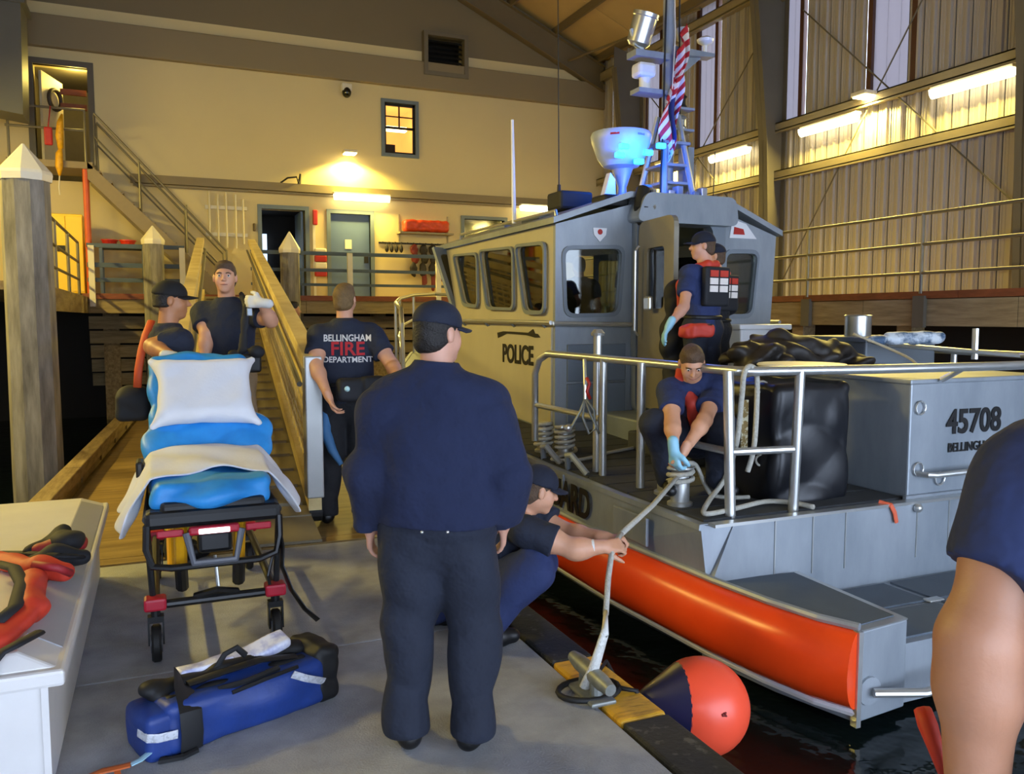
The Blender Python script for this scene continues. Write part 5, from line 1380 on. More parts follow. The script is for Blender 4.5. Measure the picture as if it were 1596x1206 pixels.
        sh_ob = sdf_obj('jacket' if sleeve > 1 else 'shirt', sp, res, shirt, t, wr=wr, wf=13)
    if legs and pants is not None:
        I = .016*s+pant_bulk
        pp = [cone(R['P'], R['W'], b['pw']+I*.8, b['ww']+I*.6, .05, (fwdp, b['q']+.04), clip=[(R['P']*.4+R['W']*.6, upp)])]
        for S in 'RL':
            d = U(R['a'+S]-R['k'+S]); pp += leg(S, I, .022, clip=[(R['a'+S]+d*.02, d)])
        sdf_obj('trousers', pp, res, pants, t, wr=wr*1.1, wf=12)
        if belt:
            c = R['P']*.45+R['W']*.55; ring = []
            for i in range(24):
                a_ = 2*math.pi*i/24; rr = b['pw']*.5+b['ww']*.5+I+.006
                ring.append(Vector(c+latp*math.cos(a_)*rr+fwdp*math.sin(a_)*rr*(b['q']+.04)))
            MB().tube(ring, .018*s, n=6, closed=True, flat=(Vector(upp), 1.0)).build('belt', BELT, t, local=True) if belt != 'none' else None
    if legs and boots is not None:
        for S in 'RL':
            a = R['a'+S]; td = U(R['t'+S]); k = R['k'+S]; gzn = np.cross(np.cross(td, (0, 0, 1.0)), td); gzn = U(gzn)
            if gzn[2] < 0: gzn = -gzn
            z0 = a-gzn*.083*s
            cl = [(z0, -gzn)]
            sdf_obj('boot', [cone(a-td*.035*s-gzn*.035*s, a+td*.09*s-gzn*.045*s, .047*s, .046*s, .03, clip=cl), cone(a+td*.09*s-gzn*.045*s, a+td*.165*s-gzn*.050*s, .046*s, .036*s, .03, clip=cl),
                             cone(a-gzn*.02*s, a+U(k-a)*.09*s, .05*s, .052*s, .03)], res, boots, t)
    for S, (gm, w, f, n, tt, cu) in gl.items():
        sdf_obj('glove', hand_prims(w, f, n, tt, cu, s*1.02, .004)+[cone(w-f*.05*s, w, .033*s, .031*s, .01)], res*.8, gm, t)
    if hair is not None:
        pf = hp(0, .088, .082); nn = Rh @ np.array((0, .75, -.66)); cl = [(pf, nn), (hp(0, 0, -.078-hairlen), Rh @ np.array((0, 0, -1.0)))]
        hpz = [ell(hp(0, -.014, .037), np.array((.079, .098, .084))*hs, Rh, .015, clip=cl), ell(hp(0, -.035, -.03), np.array((.072, .072, .065))*hs, Rh, .03, clip=cl)]
        if not cap: hpz.append(ell(hp(0, .025, .088), np.array((.058, .062, .034))*hs, Rh, .03, clip=[(hp(0, .092, .06), Rh @ np.array((0, .9, -.43)))]))
        sdf_obj('hair', hpz, res*.85, hair, t, wr=.003, wf=60)
    if cap is not None:
        co = sdf_obj('cap', [ell(hp(0, -.008, .044), np.array((.090, .107, .090))*hs, Rh, .02, clip=[(hp(0, 0, .030), Rh @ np.array((0, -.10, -1.0)))])], res*.8, cap, t, wr=.002, wf=30)
        bm_ = MB(); rows = []
        for i in range(9):
            th = math.radians(-62+124*i/8); row = []
            for j in range(4):
                r0 = .098+.078*j/3*(math.cos(th*1.15)**.5 if abs(th*1.15) < math.pi/2 else 0)
                row.append(tuple(hp(math.sin(th)*.9*(.092+.008*j/3), -.008+math.cos(th)*.098+(r0-.098), .040-.012*j/3-.020*(math.sin(th)**2))))
            rows.append(row)
        bm_.grid(rows); br = bm_.build('brim', cap, co, local=True, smooth=True); br.modifiers.new('solid', 'SOLIDIFY').thickness = .006
    if face:
        for sx in (-1, 1):
            e_ = MB().ball(Vector(hp(sx*.032, .0800, .008)),   .0108*hs, n=12, m=8).build('eye', EYEW, t, local=True, smooth=True)
            MB().ball(Vector(hp(sx*.032, .0890, .008)), (.0062*hs, .0032*hs, .0062*hs), n=10, m=6, M=Matrix(Rh.tolist())).build('iris', IRIS, e_, local=True, smooth=True)
            MB().tube([Vector(hp(sx*.014, .0955, .025)), Vector(hp(sx*.032, .0945, .030)), Vector(hp(sx*.050, .082, .025))], [.004*hs, .005*hs, .003*hs], n=6).build('eyebrow', hair or HAIRB, t, local=True, smooth=True)
        MB().tube([Vector(hp(-.024, .0905, -.056)), Vector(hp(0, .1015, -.0565)), Vector(hp(.024, .0905, -.056))], [.003*hs, .0065*hs, .003*hs], n=8).build('lips', LIPS, t, local=True, smooth=True)
    info = dict(R=R, up=up, lat=lat, fwd=fwd, fwdp=fwdp, upp=upp, latp=latp, b=b, s=s, hp=hp, Uc=Uc, shirt=sh_ob if shirt is not None else None, Minv=Minv, Rh=Rh, hs=hs)
    return t, info

def project_text(lines, parent, target, origin, xdir, ydir, nrm):
    """lettering laid on a curved garment: text flat in front of the cloth, each vertex dropped onto it"""
    bv = BVHTree.FromPolygons([v.co.copy() for v in target.data.vertices], [list(p.vertices) for p in target.data.polygons])
    for txt, size, m, dy, sx in lines:
        M = frame(Vector(origin)+Vector(ydir)*dy+Vector(nrm)*0.25, xdir, ydir)
        o = text_mesh(txt, size, m, parent, M, extrude=0.0, offset=size*0.02, sx=sx, label='printed word '+txt)
        bm = bmesh.new(); bm.from_mesh(o.data)
        bmesh.ops.triangulate(bm, faces=bm.faces); bmesh.ops.subdivide_edges(bm, edges=[e for e in bm.edges if e.calc_length() > 0.012], cuts=2, use_grid_fill=True)
        for v in bm.verts:
            h = bv.ray_cast(v.co, -Vector(nrm))
            if h[0] is not None: v.co = h[0]+Vector(nrm)*0.003
        bm.to_mesh(o.data); bm.free()
V3 = Vector
R_ = math.radians
# --- person seen from behind in the foreground
t, i1 = person('person seen from behind in navy fleece jacket and cap, standing in the foreground', (0.95, 2.93, 0), R_(-22), H=1.69, skin=SK3, shirt=FLEECE, pants=PANTS, sleeve=1.93, hair=HAIRD, cap=CAPN, head=(-42, -4, 0),
    J=dict(sR=(.19, 0, 1.335), sL=(-.19, 0, 1.335), eR=(.25, -.02, 1.10), eL=(-.262, -.02, 1.10), wR=(.252, .05, .88), wL=(-.275, .05, .87), hR=(.10, 0, .92), hL=(-.10, 0, .92), kR=(.135, .01, .49), kL=(-.125, .01, .49), aR=(.125, -.04, .085), aL=(-.125, -.02, .085), tR=(.35, 1, 0), tL=(-.25, 1, 0), C=(0, -.01, 1.25), N=(0, .0, 1.465), H=(0, .035, 1.63)),
    B=dict(pw=.205, ww=.200, cw=.195, uw=.148, q=.72, sh=.066, ua=.064, el=.054, wr=.034, th=.108, kn=.066, an=.044, nk=.062, hd=1.0), hR=dict(curl=.5), hL=dict(curl=.5), res=.008, collar=.045, wr=.016, hem=.03, belt=None, shirt_bulk=.018, pant_bulk=.004)
for sx in (-1, 1): MB().ball(V3(i1['R']['P']-i1['fwdp']*.205-np.array((0, 0, .03))+i1['latp']*sx*.045), .006).build('rivet', M_CHROME, t, local=True)

# --- man in black cap beside the stretcher
t, i2 = person('man in black ball cap and navy shirt behind the stretcher, gloved hand on it', (0.07, 6.0, 0), R_(-72), H=1.87, skin=SK2, shirt=NAVY, pants=PANTS, cap=CAPK, hair=HAIRD, head=(-18, -2, 0), hairlen=-.035,
    J=dict(eL=(-.24, .06, 1.16), wL=(-.14, .26, 1.05), eR=at(238, 540, 5.35), wR=at(270, 556, 5.12), P=(0, 0, .95)), hR=dict(curl=.35, f=_rt*1.0+V3((0, 0, -.15)), n=V3((0, 0, -1)), t=_fw*-1.0+_rt*.2, glove=GLOVEW), B=dict(ua=.062, el=.05, cw=.175), res=.01, face=False)
# orange strap and shoulder bag
sb = thing('shoulder_bag', 'black round shoulder bag on an orange strap at the capped man\'s side', 'bag', at(208, 655, 5.5))
sdf_obj('bag_body', [ell(at(209, 622, 5.5), (.115, .09, .10)), rbx(at(207, 634, 5.5), (.06, .04, .05), .04)], .012, VESTK, sb, wr=.006, wf=24)
MB().tube([at(236, 500, 5.62), at(227, 522, 5.55), at(221, 545, 5.5), at(216, 575, 5.46), at(214, 604, 5.46)], .028, n=8, flat=(_fw, .4)).build('orange_strap', mat('orange strap', '#d4552a', rough=.6), sb, smooth=True)

# --- man facing us on the foot of the gangway
t, i3 = person('short-haired man in navy t-shirt facing the camera at the foot of the gangway', (0.50, 6.86, 0.17), R_(180-26), H=1.90, skin=SK1, shirt=NAVY, pants=KHAKI, hair=HAIRB, head=(16, 2, 0), face=True,
    J=dict(eR=at(322, 520, 6.4), wR=at(318, 580, 6.35), eL=at(422, 500, 6.3), wL=at(408, 472, 6.15)), hL=dict(curl=.8, f=_rt*-.8+V3((0, 0, .1))+_fw*.1, n=_fw*1.0, t=V3((0, 0, 1)), glove=GLOVEW), hR=dict(curl=.5), B=dict(ua=.06, el=.048, cw=.172), res=.009)
# shoulder-slung radio harness
rh = thing('radio_harness', 'black radio harness slung over the shoulder of the man facing us', 'harness', at(392, 545, 6.2))
sdf_obj('harness_body', [cone(at(376, 458, 6.42), at(384, 480, 6.24), .024, .028, .03, (_fw, .5)), cone(at(384, 480, 6.24), at(378, 545, 6.2), .028, .034, .03, (_fw, .5)), ell(at(400, 548, 6.2), (.06, .04, .045)), ell(at(366, 552, 6.22), (.05, .035, .035))], .012, VESTK, rh, wr=.005, wf=24)
MB().rbox((-.02, -.01, -.03), (.02, .01, .03), .006, M=Matrix.Translation(at(389, 486, 6.19))).build('badge', M_ALU, rh)
sdf_obj('belt_pouch', [rbx(at(392, 566, 6.25), (.05, .03, .05), .02), rbx(at(372, 563, 6.3), (.04, .03, .03), .02)], .012, BELT, rh)

# --- fire department man seen from behind
t, i4 = person('sandy-haired man from behind in navy shirt lettered BELLINGHAM FIRE DEPARTMENT', (1.36, 6.55, 0), R_(-14), H=1.90, skin=SK1, shirt=NAVY, pants=PANTSK, hair=HAIRS, head=(-18, 3, 0),
    J=dict(eL=at(492, 570, 6.35), wL=at(512, 618, 6.2), eR=at(612, 570, 6.45), wR=at(622, 590, 6.15), aL=(-.15, -.03, .085), aR=(.10, -.03, .085), kL=(-.12, .01, .5)), hL=dict(curl=.6, f=V3((.1, 0, -.8))+_rt*.25, n=_rt*1.0, t=_fw*-1.0), hR=dict(curl=.6), B=dict(ua=.064, el=.05, cw=.19, ww=.165, uw=.14, pw=.17), res=.009)
project_text([('BELLINGHAM', .072, mat('white print', '#d2d0cc', rough=.8), .085, .85), ('FIRE', .145, mat('red print', '#b8262c', rough=.8), 0.0, 1.0), ('DEPARTMENT', .062, MATS['white print'], -.082, .98)], t, i4['shirt'],
    V3(i4['R']['C'])+V3(i4['up'])*.015+V3(i4['lat'])*.022, V3(i4['lat']), V3(i4['up']), V3(-i4['fwd']))
wp = thing('waist_pack', 'black waist pack with small round badge worn by the sandy-haired man', 'waist pack', at(555, 640, 6.3))
sdf_obj('pack_body', [rbx(at(553, 607, 6.34), (.10, .03, .05), .04), rbx(at(582, 600, 6.36), (.06, .03, .04), .03)], .012, VESTK, wp, wr=.004, wf=24)
MB().ball(at(541, 606, 6.245), (.022, .012, .022)).build('badge', mat('pale badge', '#bfe6e6', rough=.4), wp)

# --- person half hidden behind the gangway
person('dark-haired person half hidden behind the gangway rail on the float', (1.74, 12.0, 0), R_(-60), H=1.86, skin=SK2, shirt=PANTSK, pants=PANTSK, hair=HAIRD, head=(-20, 0, 0), res=.014)

# --- man crouching at the dock edge
A6 = lambda px, py, d: at(px, py, d)
t, i6 = person('man in navy cap crouching at the dock edge and pulling the mooring line', A6(815, 1005, 4.2)*1.0+V3((0, 0, -at(815, 1005, 4.2).z)), R_(-72), H=1.82, skin=SK1, shirt=NAVY, pants=NAVYB, cap=CAPN, hair=HAIRB, head=(-22, -16, 0),
    J=dict(P=A6(742, 905, 4.52), W=A6(760, 868, 4.50), C=A6(785, 830, 4.42), N=A6(816, 792, 4.36), H=A6(838, 764, 4.32), sR=A6(822, 826, 4.16), sL=A6(812, 795, 4.58), eR=A6(895, 856, 4.10), wR=A6(938, 852, 4.12), eL=A6(888, 832, 4.45), wL=A6(942, 838, 4.3),
           hR=A6(750, 915, 4.42), hL=A6(740, 905, 4.62), kR=A6(832, 885, 4.15), kL=A6(835, 880, 4.6), aR=V3((1.42, 3.72, .09)), aL=V3((1.28, 4.1, .09)), tR=V3((1, .0, 0)), tL=V3((1, 0, 0))),
    hR=dict(curl=1.35, f=_rt*.9+V3((0, 0, .1)), n=V3((0, 0, -.6))+_fw*.6, t=V3((0, 0, .5))+_fw*-.6), hL=dict(curl=1.2, f=_rt*1.0+V3((0, 0, .0)), n=V3((0, 0, -1)), t=_fw*-1.0), B=dict(th=.098, kn=.075, ua=.062, el=.05, wr=.034, cw=.18, uw=.145, ww=.16), res=.008, belt=None, sleeve=.6)
for px, py, d in ((913, 838, 4.4), (922, 852, 4.105)):
    w_ = at(px, py, d); ax = (at(px+20, py-1, d)-w_).normalized()
    MB().cyl(w_-ax*.012, w_+ax*.012, .037, n=14).build('wrist_band', VESTK if px < 920 else GLOVEW, None)
for o in [o for o in bpy.data.objects if o.name.startswith('wrist_band') and o.parent is None]:
    o.parent = t; o.matrix_parent_inverse = (Matrix.Translation(t.location) @ Matrix.Rotation(t.rotation_euler.z, 4, 'Z')).inverted()

# --- crew at the cabin door
def life_vest(t, inf, mcol, back=True, front=False):
    R, up, lat, fwd, s, b = inf['R'], inf['up'], inf['lat'], inf['fwd'], inf['s'], inf['b']
    d = b['cw']*b['q']+.03
    P = []
    N = R['N']; C = R['C']; Wp = R['W']
    for sx in (-1, 1):
        top = N+lat*sx*.10-up*.03; fr = C+fwd*(d+.04)+lat*sx*.085+up*.03; lo = Wp+fwd*(d+.03)+lat*sx*.09+up*.02
        P += [cone(N-fwd*.075+lat*sx*.05+up*.0, top-fwd*.01+up*.005, .034, .036, .03), cone(top, fr, .036, .048, .03, (fwd, .7)), cone(fr, lo, .048, .045, .03, (fwd, .7))]
    P.append(cone(N-fwd*.08-lat*.05, N-fwd*.08+lat*.05, .034, .034, .03))
    v = sdf_obj('life_vest', P, .011, mcol, t, wr=.004, wf=26, label='red life vest collar')
    if back:
        cB = C-fwd*(d-.005); 
        sdf_obj('vest_back', [rbx(cB+up*.02, (.135, .012, .15), .02, R=np.stack([lat, fwd, up], 1))], .012, VESTK, t)
        for sx in (-1, 1):
            for k, (zz, col) in enumerate(((.13, VESTR), (.065, PATCH), (.0, PATCH))):
                c = cB-fwd*.035+lat*sx*.062+up*zz
                m = MB(); m.cbox((0, 0, 0), (.05, .004, .027), M=frame(V3(c), V3(lat), V3(up)) @ Matrix.Rotation(math.pi/2, 4, 'X')); m.build('vest_patch', col, t, local=True)
    return v
t, i7 = person('crew member from behind in navy cap and red life vest at the cabin door', (4.40, 6.05, 0.60), R_(12), H=1.77, skin=SK3, shirt=NAVYB, pants=PANTS, cap=CAPN, hair=HAIRB, head=(52, 0, 0),
    J=dict(eL=at(1066, 478, 6.95), wL=at(1043, 507, 6.8), eR=(.26, .1, 1.2), wR=(.12, .30, 1.15), aL=(-.12, -.03, .085), aR=(.12, -.03, .085)), hL=dict(curl=.4, f=V3((0, 0, -1))+_rt*-.5, n=_rt*.8, t=_fw*1.0, glove=GLOVEB), hR=dict(curl=.6), res=.010)
life_vest(t, i7, VESTR)
fp = thing('belt_pouch', 'red belt pouch on the hip of the crew member at the door', 'pouch', at(1088, 528, 6.9))
sdf_obj('pouch_body', [rbx(at(1090, 515, 6.72), (.085, .04, .025), .03), rbx(at(1075, 517, 6.72), (.05, .035, .02), .03)], .011, VESTR, fp, wr=.006, wf=40)
MB().tube([at(1070, 510, 6.68), at(1088, 507, 6.66), at(1110, 506, 6.68)], .006, n=6).build('pouch_zip', VESTK, fp)
gb = MB
t, i8 = person('second crew member in dark clothing with red vest, beyond the first at the door', (4.86, 6.5, 0.60), R_(20), H=1.72, skin=SK1, shirt=PANTSK, pants=PANTSK, cap=CAPN, hair=HAIRB, head=(40, 0, 0), sleeve=1.9,
    J=dict(eR=(.27, .0, 1.16), wR=(.22, .18, 1.02)), res=.012)
life_vest(t, i8, VESTR)
# gear bundle in the doorway
o = sdf_obj('gear_bundle', [ell(at(1052, 470, 7.6), (.10, .10, .2)), ell(at(1048, 530, 7.6), (.12, .11, .26)), ell(at(1055, 590, 7.6), (.14, .12, .2))], .016, VESTK, None, wr=.014, wf=20)
tag(o, 'black bundle of gear hanging in the open cabin doorway', 'gear')

# --- crew member kneeling at the bitt
A9 = at
t, i9 = person('crew member in red life vest crouching on the stern deck over the bitt', (3.52, 4.98, 0.415), R_(180+8), H=1.80, skin=SK1, shirt=NAVYB, pants=PANTS, hair=HAIRB, head=(-34, -34, 0), face=True,
    J=dict(P=A9(1092, 672, 5.78), W=A9(1088, 640, 5.74), C=A9(1085, 612, 5.66), N=A9(1080, 588, 5.52), H=A9(1078, 566, 5.42), sR=A9(1045, 608, 5.50), sL=A9(1117, 604, 5.56), eR=A9(1048, 660, 5.26), wR=A9(1050, 700, 5.06), eL=A9(1098, 655, 5.30), wL=A9(1068, 700, 5.10),
           hR=A9(1075, 680, 5.76), hL=A9(1108, 680, 5.76), kR=A9(1022, 660, 5.40), kL=A9(1128, 668, 5.40), aR=A9(1045, 745, 5.55), aL=A9(1118, 745, 5.55), tR=V3((-.5, -.8, 0)), tL=V3((0, -1, 0))),
    hR=dict(curl=.9, f=V3((0, 0, -1))+_rt*.1, n=_rt*.7+_fw*.5, t=_fw*-1.0+_rt*.3, glove=GLOVEB), hL=dict(curl=.9, f=V3((0, 0, -1))+_rt*-.3, n=_rt*-.8+_fw*.3, t=_fw*-1.0), B=dict(th=.095, kn=.068, ua=.06, el=.048), res=.008, belt=None)
life_vest(t, i9, VESTR, back=False)

# --- person at the right edge: only the shoulder and arm are in view
t, i10 = person('person at the right edge close to the camera, bare forearm below navy sleeve', (1.22, 0.62, 0), R_(-8), H=1.78, skin=SK4, shirt=NAVYB, pants=PANTS, hair=HAIRB, head=(-20, 0, 0),
    J=dict(sL=at(1622, 745, 1.15), eL=at(1528, 1000, 1.12), wL=at(1520, 1275, 1.15)), B=dict(ua=.054, el=.052, wr=.036, sh=.055, cw=.17), res=.009, sleeve=.60)
# --- helmsman inside the cabin
person('dark figure inside the cabin seen through its aft window', (4.36, 8.3, 0.76), R_(-5), H=1.55, skin=SK2, shirt=PANTSK, pants=PANTSK, hair=HAIRD, res=.014, belt=None)
person('dark figure standing in the cabin behind the open door', (5.15, 8.35, 0.76), R_(-5), H=1.72, skin=SK2, shirt=PANTSK, pants=PANTSK, hair=HAIRD, cap=CAPK, res=.014, belt=None)
# ================================================================== stretcher
M_SHEETB = mat('blue disposable sheet', '#2f9be6', rough=0.5, col2='#2380cc', scale=5, bump=0.1, bscale=25)
M_LINEN = mat('white linen', '#dfe1e6', rough=0.85, var=0.06, scale=6, bump=0.12, bscale=60)
M_SBLK = mat('stretcher black metal', '#131416', rough=0.4, var=0.2)
M_SGRY = mat('stretcher grey plastic', '#5b5e66', rough=0.45)
M_SYEL = mat('stretcher yellow', '#e3a416', rough=0.35, var=0.08)
M_SRED = mat('stretcher red', '#b01830', rough=0.4)
SX, SY = 0.22, 4.18
stc = thing('stretcher', 'wheeled ambulance stretcher with black and yellow frame, made up with blue sheet', 'stretcher', (SX, SY, 0))
def L_(x, y, z): return V3((SX+x, SY+y, z))
for x, y in ((-.275, 0.0), (.275, 0.0), (-.275, 1.35), (.275, 1.35)):
    wh = MB(); c = L_(x, y, .088)
    wh.lathe([(.05, -.02), (.080, -.022), (.088, -.012), (.088, .012), (.080, .022), (.05, .02)], c, n=22, M=Matrix.Rotation(math.pi/2, 3, 'Y')); wo = wh.build('wheel', M_BLACK, stc, smooth=SM)
    MB().cyl(c+V3((-.026, 0, 0)), c+V3((.026, 0, 0)), .045, n=14).build('hub', M_SGRY, wo)
    MB().prism([c+V3((-.036, -.03, 0)), c+V3((-.036, .03, 0)), c+V3((-.036, .025, .12)), c+V3((-.036, -.025, .12))], (0, 0, 0), (.008, 0, 0)).prism([c+V3((.028, -.03, 0)), c+V3((.028, .03, 0)), c+V3((.028, .025, .12)), c+V3((.028, -.025, .12))], (0, 0, 0), (.008, 0, 0)).box(c+V3((-.036, -.025, .105)), c+V3((.036, .025, .135))).cyl(c+V3((0, 0, .13)), c+V3((0, 0, .17)), .022).build('caster_fork', M_SBLK, stc)
    MB().rbox(c+V3((-.05, -.045, .165)), c+V3((.05, .045, .225)), .012).build('caster_clamp', M_SRED, stc)
for y in (0.0, 1.35): MB().cyl(L_(-.27, y, .272), L_(.27, y, .272), .021, n=10).build('base_cross_tube', M_SBLK, stc)
for x in (-.275, .275): MB().cyl(L_(x, 0, .272), L_(x, 1.35, .272), .021, n=10).build('base_side_tube', M_SBLK, stc)
MB().tube([L_(-.10, .02, .285), L_(0, 0, .31), L_(.10, .02, .285)], .03, n=8, flat=(V3((0, 0, 1)), .6)).build('foot_pedal', M_SBLK, stc)
# yellow X legs
for x in (-.15, .12):
    MB().tube([L_(x, .04, .66), L_(x-.005, .10, .42)], .030, n=10).build('leg_upper', M_SYEL, stc)
    MB().tube([L_(x-.005, .10, .42), L_(x, .22, .28)], .032, n=10).build('leg_lower', M_SBLK, stc)
    MB().tube([L_(x*1.3, 1.2, .66), L_(x*1.3, .5, .30)], .022, n=10).build('cross_leg', M_SYEL, stc)
MB().tube([L_(0, .05, .47), L_(.01, .03, .32)], .009, n=8).build('gas_strut', M_CHROME, stc)
# foot end frame: tray, grab loop, lamp
MB().rbox(L_(-.31, -.03, .635), L_(.31, .10, .72), .025).build('foot_tray', M_SBLK, stc)
MB().rbox(L_(-.24, .0, .70), L_(.24, .22, .755), .02).build('tray_top', M_SBLK, stc)
MB().tube([L_(-.30, -.02, .66), L_(-.305, -.03, .55), L_(-.28, -.04, .47), L_(-.2, -.045, .455), L_(.2, -.045, .455), L_(.28, -.04, .48), L_(.30, -.03, .56), L_(.30, -.02, .66)], .017, n=8).build('foot_loop', M_SBLK, stc, smooth=SM)
MB().tube([L_(-.13, -.06, .62), L_(-.10, -.075, .475), L_(.09, -.075, .475), L_(.12, -.06, .62)], .018, n=8, flat=(V3((0, 1, 0)), .7)).build('grab_handle', M_SGRY, stc, smooth=SM)
MB().rbox(L_(-.12, -.075, .605), L_(.11, -.03, .645), .012).build('lamp_housing', M_SRED, stc)
MB().rbox(L_(-.075, -.082, .612), L_(.065, -.07, .636), .004).build('lamp_lens', mat('lit white lens', '#ffffff', emit=(1, 1, 1), estr=2.5), stc)
MB().rbox(L_(-.08, -.02, .50), L_(.08, .06, .60), .02).build('control_box', M_SBLK, stc)
for sx in (-1, 1):
    MB().tube([L_(sx*.30, .02, .68), L_(sx*.285, .9, .70), L_(sx*.285, 1.9, .70)], .02, n=10).build('side_rail', M_SBLK, stc)
    MB().cyl(L_(sx*.285, .03, .30), L_(sx*.30, .0, .66), .015, n=8).build('corner_tube', M_SBLK, stc)
    MB().rbox(L_(sx*.20-.06, -.045, .60), L_(sx*.20+.06, -.03, .635), .008).build('red_marker', M_SRED, stc)
MB().rbox(L_(-.355, .62, .70), L_(-.315, .78, .86), .012).build('rail_latch', M_SBLK, stc)
# mattress and backrest under the blue sheet
Rb = np.array(Matrix.Rotation(math.radians(48), 3, 'X'))
def backp(v, w, h=0.0):       # along the backrest: v up the slope, w across, h out of it
    base = np.array(L_(0, .82, .86)); return base+Rb @ np.array((w, v, h))
sdf_obj('mattress', [rbx(L_(0, .50, .775), (.235, .42, .02), .04), ell(L_(0, .13, .765), (.25, .16, .065)), ell(L_(0, .70, .82), (.25, .2, .045)), rbx(backp(.34, 0, -.02), (.235, .32, .02), .045, R=Rb), ell(backp(.60, 0, -.02), (.26, .16, .06), R=Rb),
     ell(backp(.10, .26, 0.0), (.13, .18, .05), R=Rb), ell(backp(.06, -.24, 0.0), (.09, .16, .05), R=Rb), ell(backp(.04, .0, .0), (.28, .12, .035), R=Rb)], .011, M_SHEETB, stc, wr=.014, wf=17, label='mattress covered with bright blue sheet')
MB().prism([backp(.02, -.28, -.075), backp(.02, .28, -.075), backp(.70, .24, -.075), backp(.70, -.24, -.075)], (0, 0, 0), tuple(Rb @ np.array((0, 0, .02)))).build('backrest_frame', M_SBLK, stc)
MB().tube([L_(.30, .02, .60), L_(.31, -.05, .50), L_(.30, -.09, .42), L_(.34, -.10, .30), L_(.40, -.12, .20), L_(.46, -.14, .14)], .028, n=8, flat=(V3((1, .3, 0)), .2)).build('restraint_strap', M_SBLK, stc, smooth=True)
MB().tube([L_(.27, .0, .46), L_(.24, -.03, .36), L_(.25, -.02, .30)], .008, n=6).build('cable', M_SBLK, stc)
# pillow
pc = backp(.36, 0.02, .11)
pr = [rbx(pc, (.20, .155, .01), .055, R=Rb, k=.03)]
for sx in (-1, 1):
    for sy in (-1, 1): pr.append(cone(pc+Rb @ np.array((sx*.18, sy*.13, 0)), pc+Rb @ np.array((sx*.285, sy*.235, -.01)), .05, .016, .05))
o = sdf_obj('pillow', pr, .010, M_LINEN, None, wr=.008, wf=16); tag(o, 'square white pillow leaning on the blue stretcher backrest', 'pillow')
# draped blanket
bl = MB(); NU, NV = 70, 26; P = []
for j in range(NV+1):
    v = j/NV; row = []
    for i in range(NU+1):
        u_ = (i/NU-.5)*2                       # -1..1 across
        a_ = u_*.62                            # arc length
        edge = .285
        y = .12+.64*v+.04*math.sin(u_*5+1)*(1-v)+.13*(1-abs(u_))*(1-v)
        if abs(a_) < edge:
            x = a_; z = .845+.055*v+.022*math.cos(a_*5)
        else:
            e = abs(a_)-edge; sg = 1 if a_ > 0 else -1
            drop = e*(.82 if sg < 0 else .62)
            x = sg*(edge+e*.45+.022*math.sin(v*15+e*10)*min(1, e*6))
            z = .845+.055*v+.022*math.cos(edge*5)-drop-.015*math.sin(v*11)*min(1, e*5)
            y += (.05*math.sin(e*22)-.20*e*(1-v))*(1 if sg < 0 else .6)
        z += .008*math.sin(v*9+u_*4+2*math.sin(u_*3))+.006*math.sin(u_*14+v*5+1.5*math.sin(v*7))+.02*(1-v)**3*0
        row.append(L_(x, y, z))
    P.append(row)
bl.grid(P); o = bl.build('blanket', M_LINEN, None, smooth=True); o.modifiers.new('solid', 'SOLIDIFY').thickness = .012; sm_ = o.modifiers.new('sub', 'SUBSURF'); sm_.levels = 1; sm_.render_levels = 1
tag(o, 'white blanket draped across the middle of the stretcher', 'blanket')

# ================================================================== white dock box with life vests on it
M_FIBRE = mat('white fibreglass', '#dcdad8', rough=0.4, var=0.08, scale=4)
M_FIBREG = mat('grey lid bevel', '#a9abb0', rough=0.45, var=0.06)
db = thing('dock_box', 'long white fibreglass dock box at the left edge', 'storage box', (-0.85, 4.35, 0))
MB().rbox((-1.35, 3.10, .0), (-.385, 5.72, .43), .02).build('box_body', M_FIBRE, db)
MB().rbox((-1.40, 3.04, .405), (-.325, 5.78, .462), .012).build('lid_rim', M_FIBRE, db)
lid = MB(); zt = .515
lid._add([(-1.36, 3.07, .458), (-.345, 3.07, .458), (-.345, 5.76, .458), (-1.36, 5.76, .458), (-1.30, 3.12, zt), (-.47, 3.12, zt), (-.47, 5.71, zt), (-1.30, 5.71, zt)], [(3, 2, 1, 0), (4, 5, 6, 7), (0, 1, 5, 4), (1, 2, 6, 5), (2, 3, 7, 6), (3, 0, 4, 7)])
lid.build('lid', M_FIBRE, db, bevel=.01)
MB().prism([(-.350, 3.25, .462), (-.350, 5.65, .462), (-.465, 5.6, zt-.003), (-.465, 3.3, zt-.003)], (0, 0, 0), (.002, 0, .004)).build('lid_bevel', M_FIBREG, db)
for y in (3.5, 4.4, 5.3): MB().rbox((-.385, y, .28), (-.365, y+.07, .42), .006).build('latch', M_FIBREG, db)
MB().box((-.402, 3.085, .02), (-.380, 3.12, .41)).build('corner_strip', M_FIBRE, db)
M_PFD = mat('orange red vest nylon', '#cf3a26', rough=0.6, var=0.2, scale=10); M_PFD2 = mat('crimson vest nylon', '#9c2028', rough=0.6, var=0.2, scale=10)
lv = thing('life_vest', 'folded black life vest with dark red lining on the dock box', 'life vest', (-.62, 4.35, zt))
zt2 = zt+.005
def onz_(px, py, z):
    r = at(px, py, 1.0)-V3((0, 0, CAM_Z)); return V3((0, 0, CAM_Z))+r*((z-CAM_Z)/r.z)
q = lambda px, py, h=.03: onz_(px, py, zt+h)
sdf_obj('vest_body', [cone(q(40, 882, .03), q(85, 868, .05), .035, .05, .03), cone(q(85, 868, .05), q(128, 866, .035), .05, .035, .03), ell(q(105, 842, .07), (.08, .09, .05)), cone(q(48, 862, .03), q(100, 830, .08), .03, .035, .03)], .011, VESTK, lv, wr=.008, wf=26)
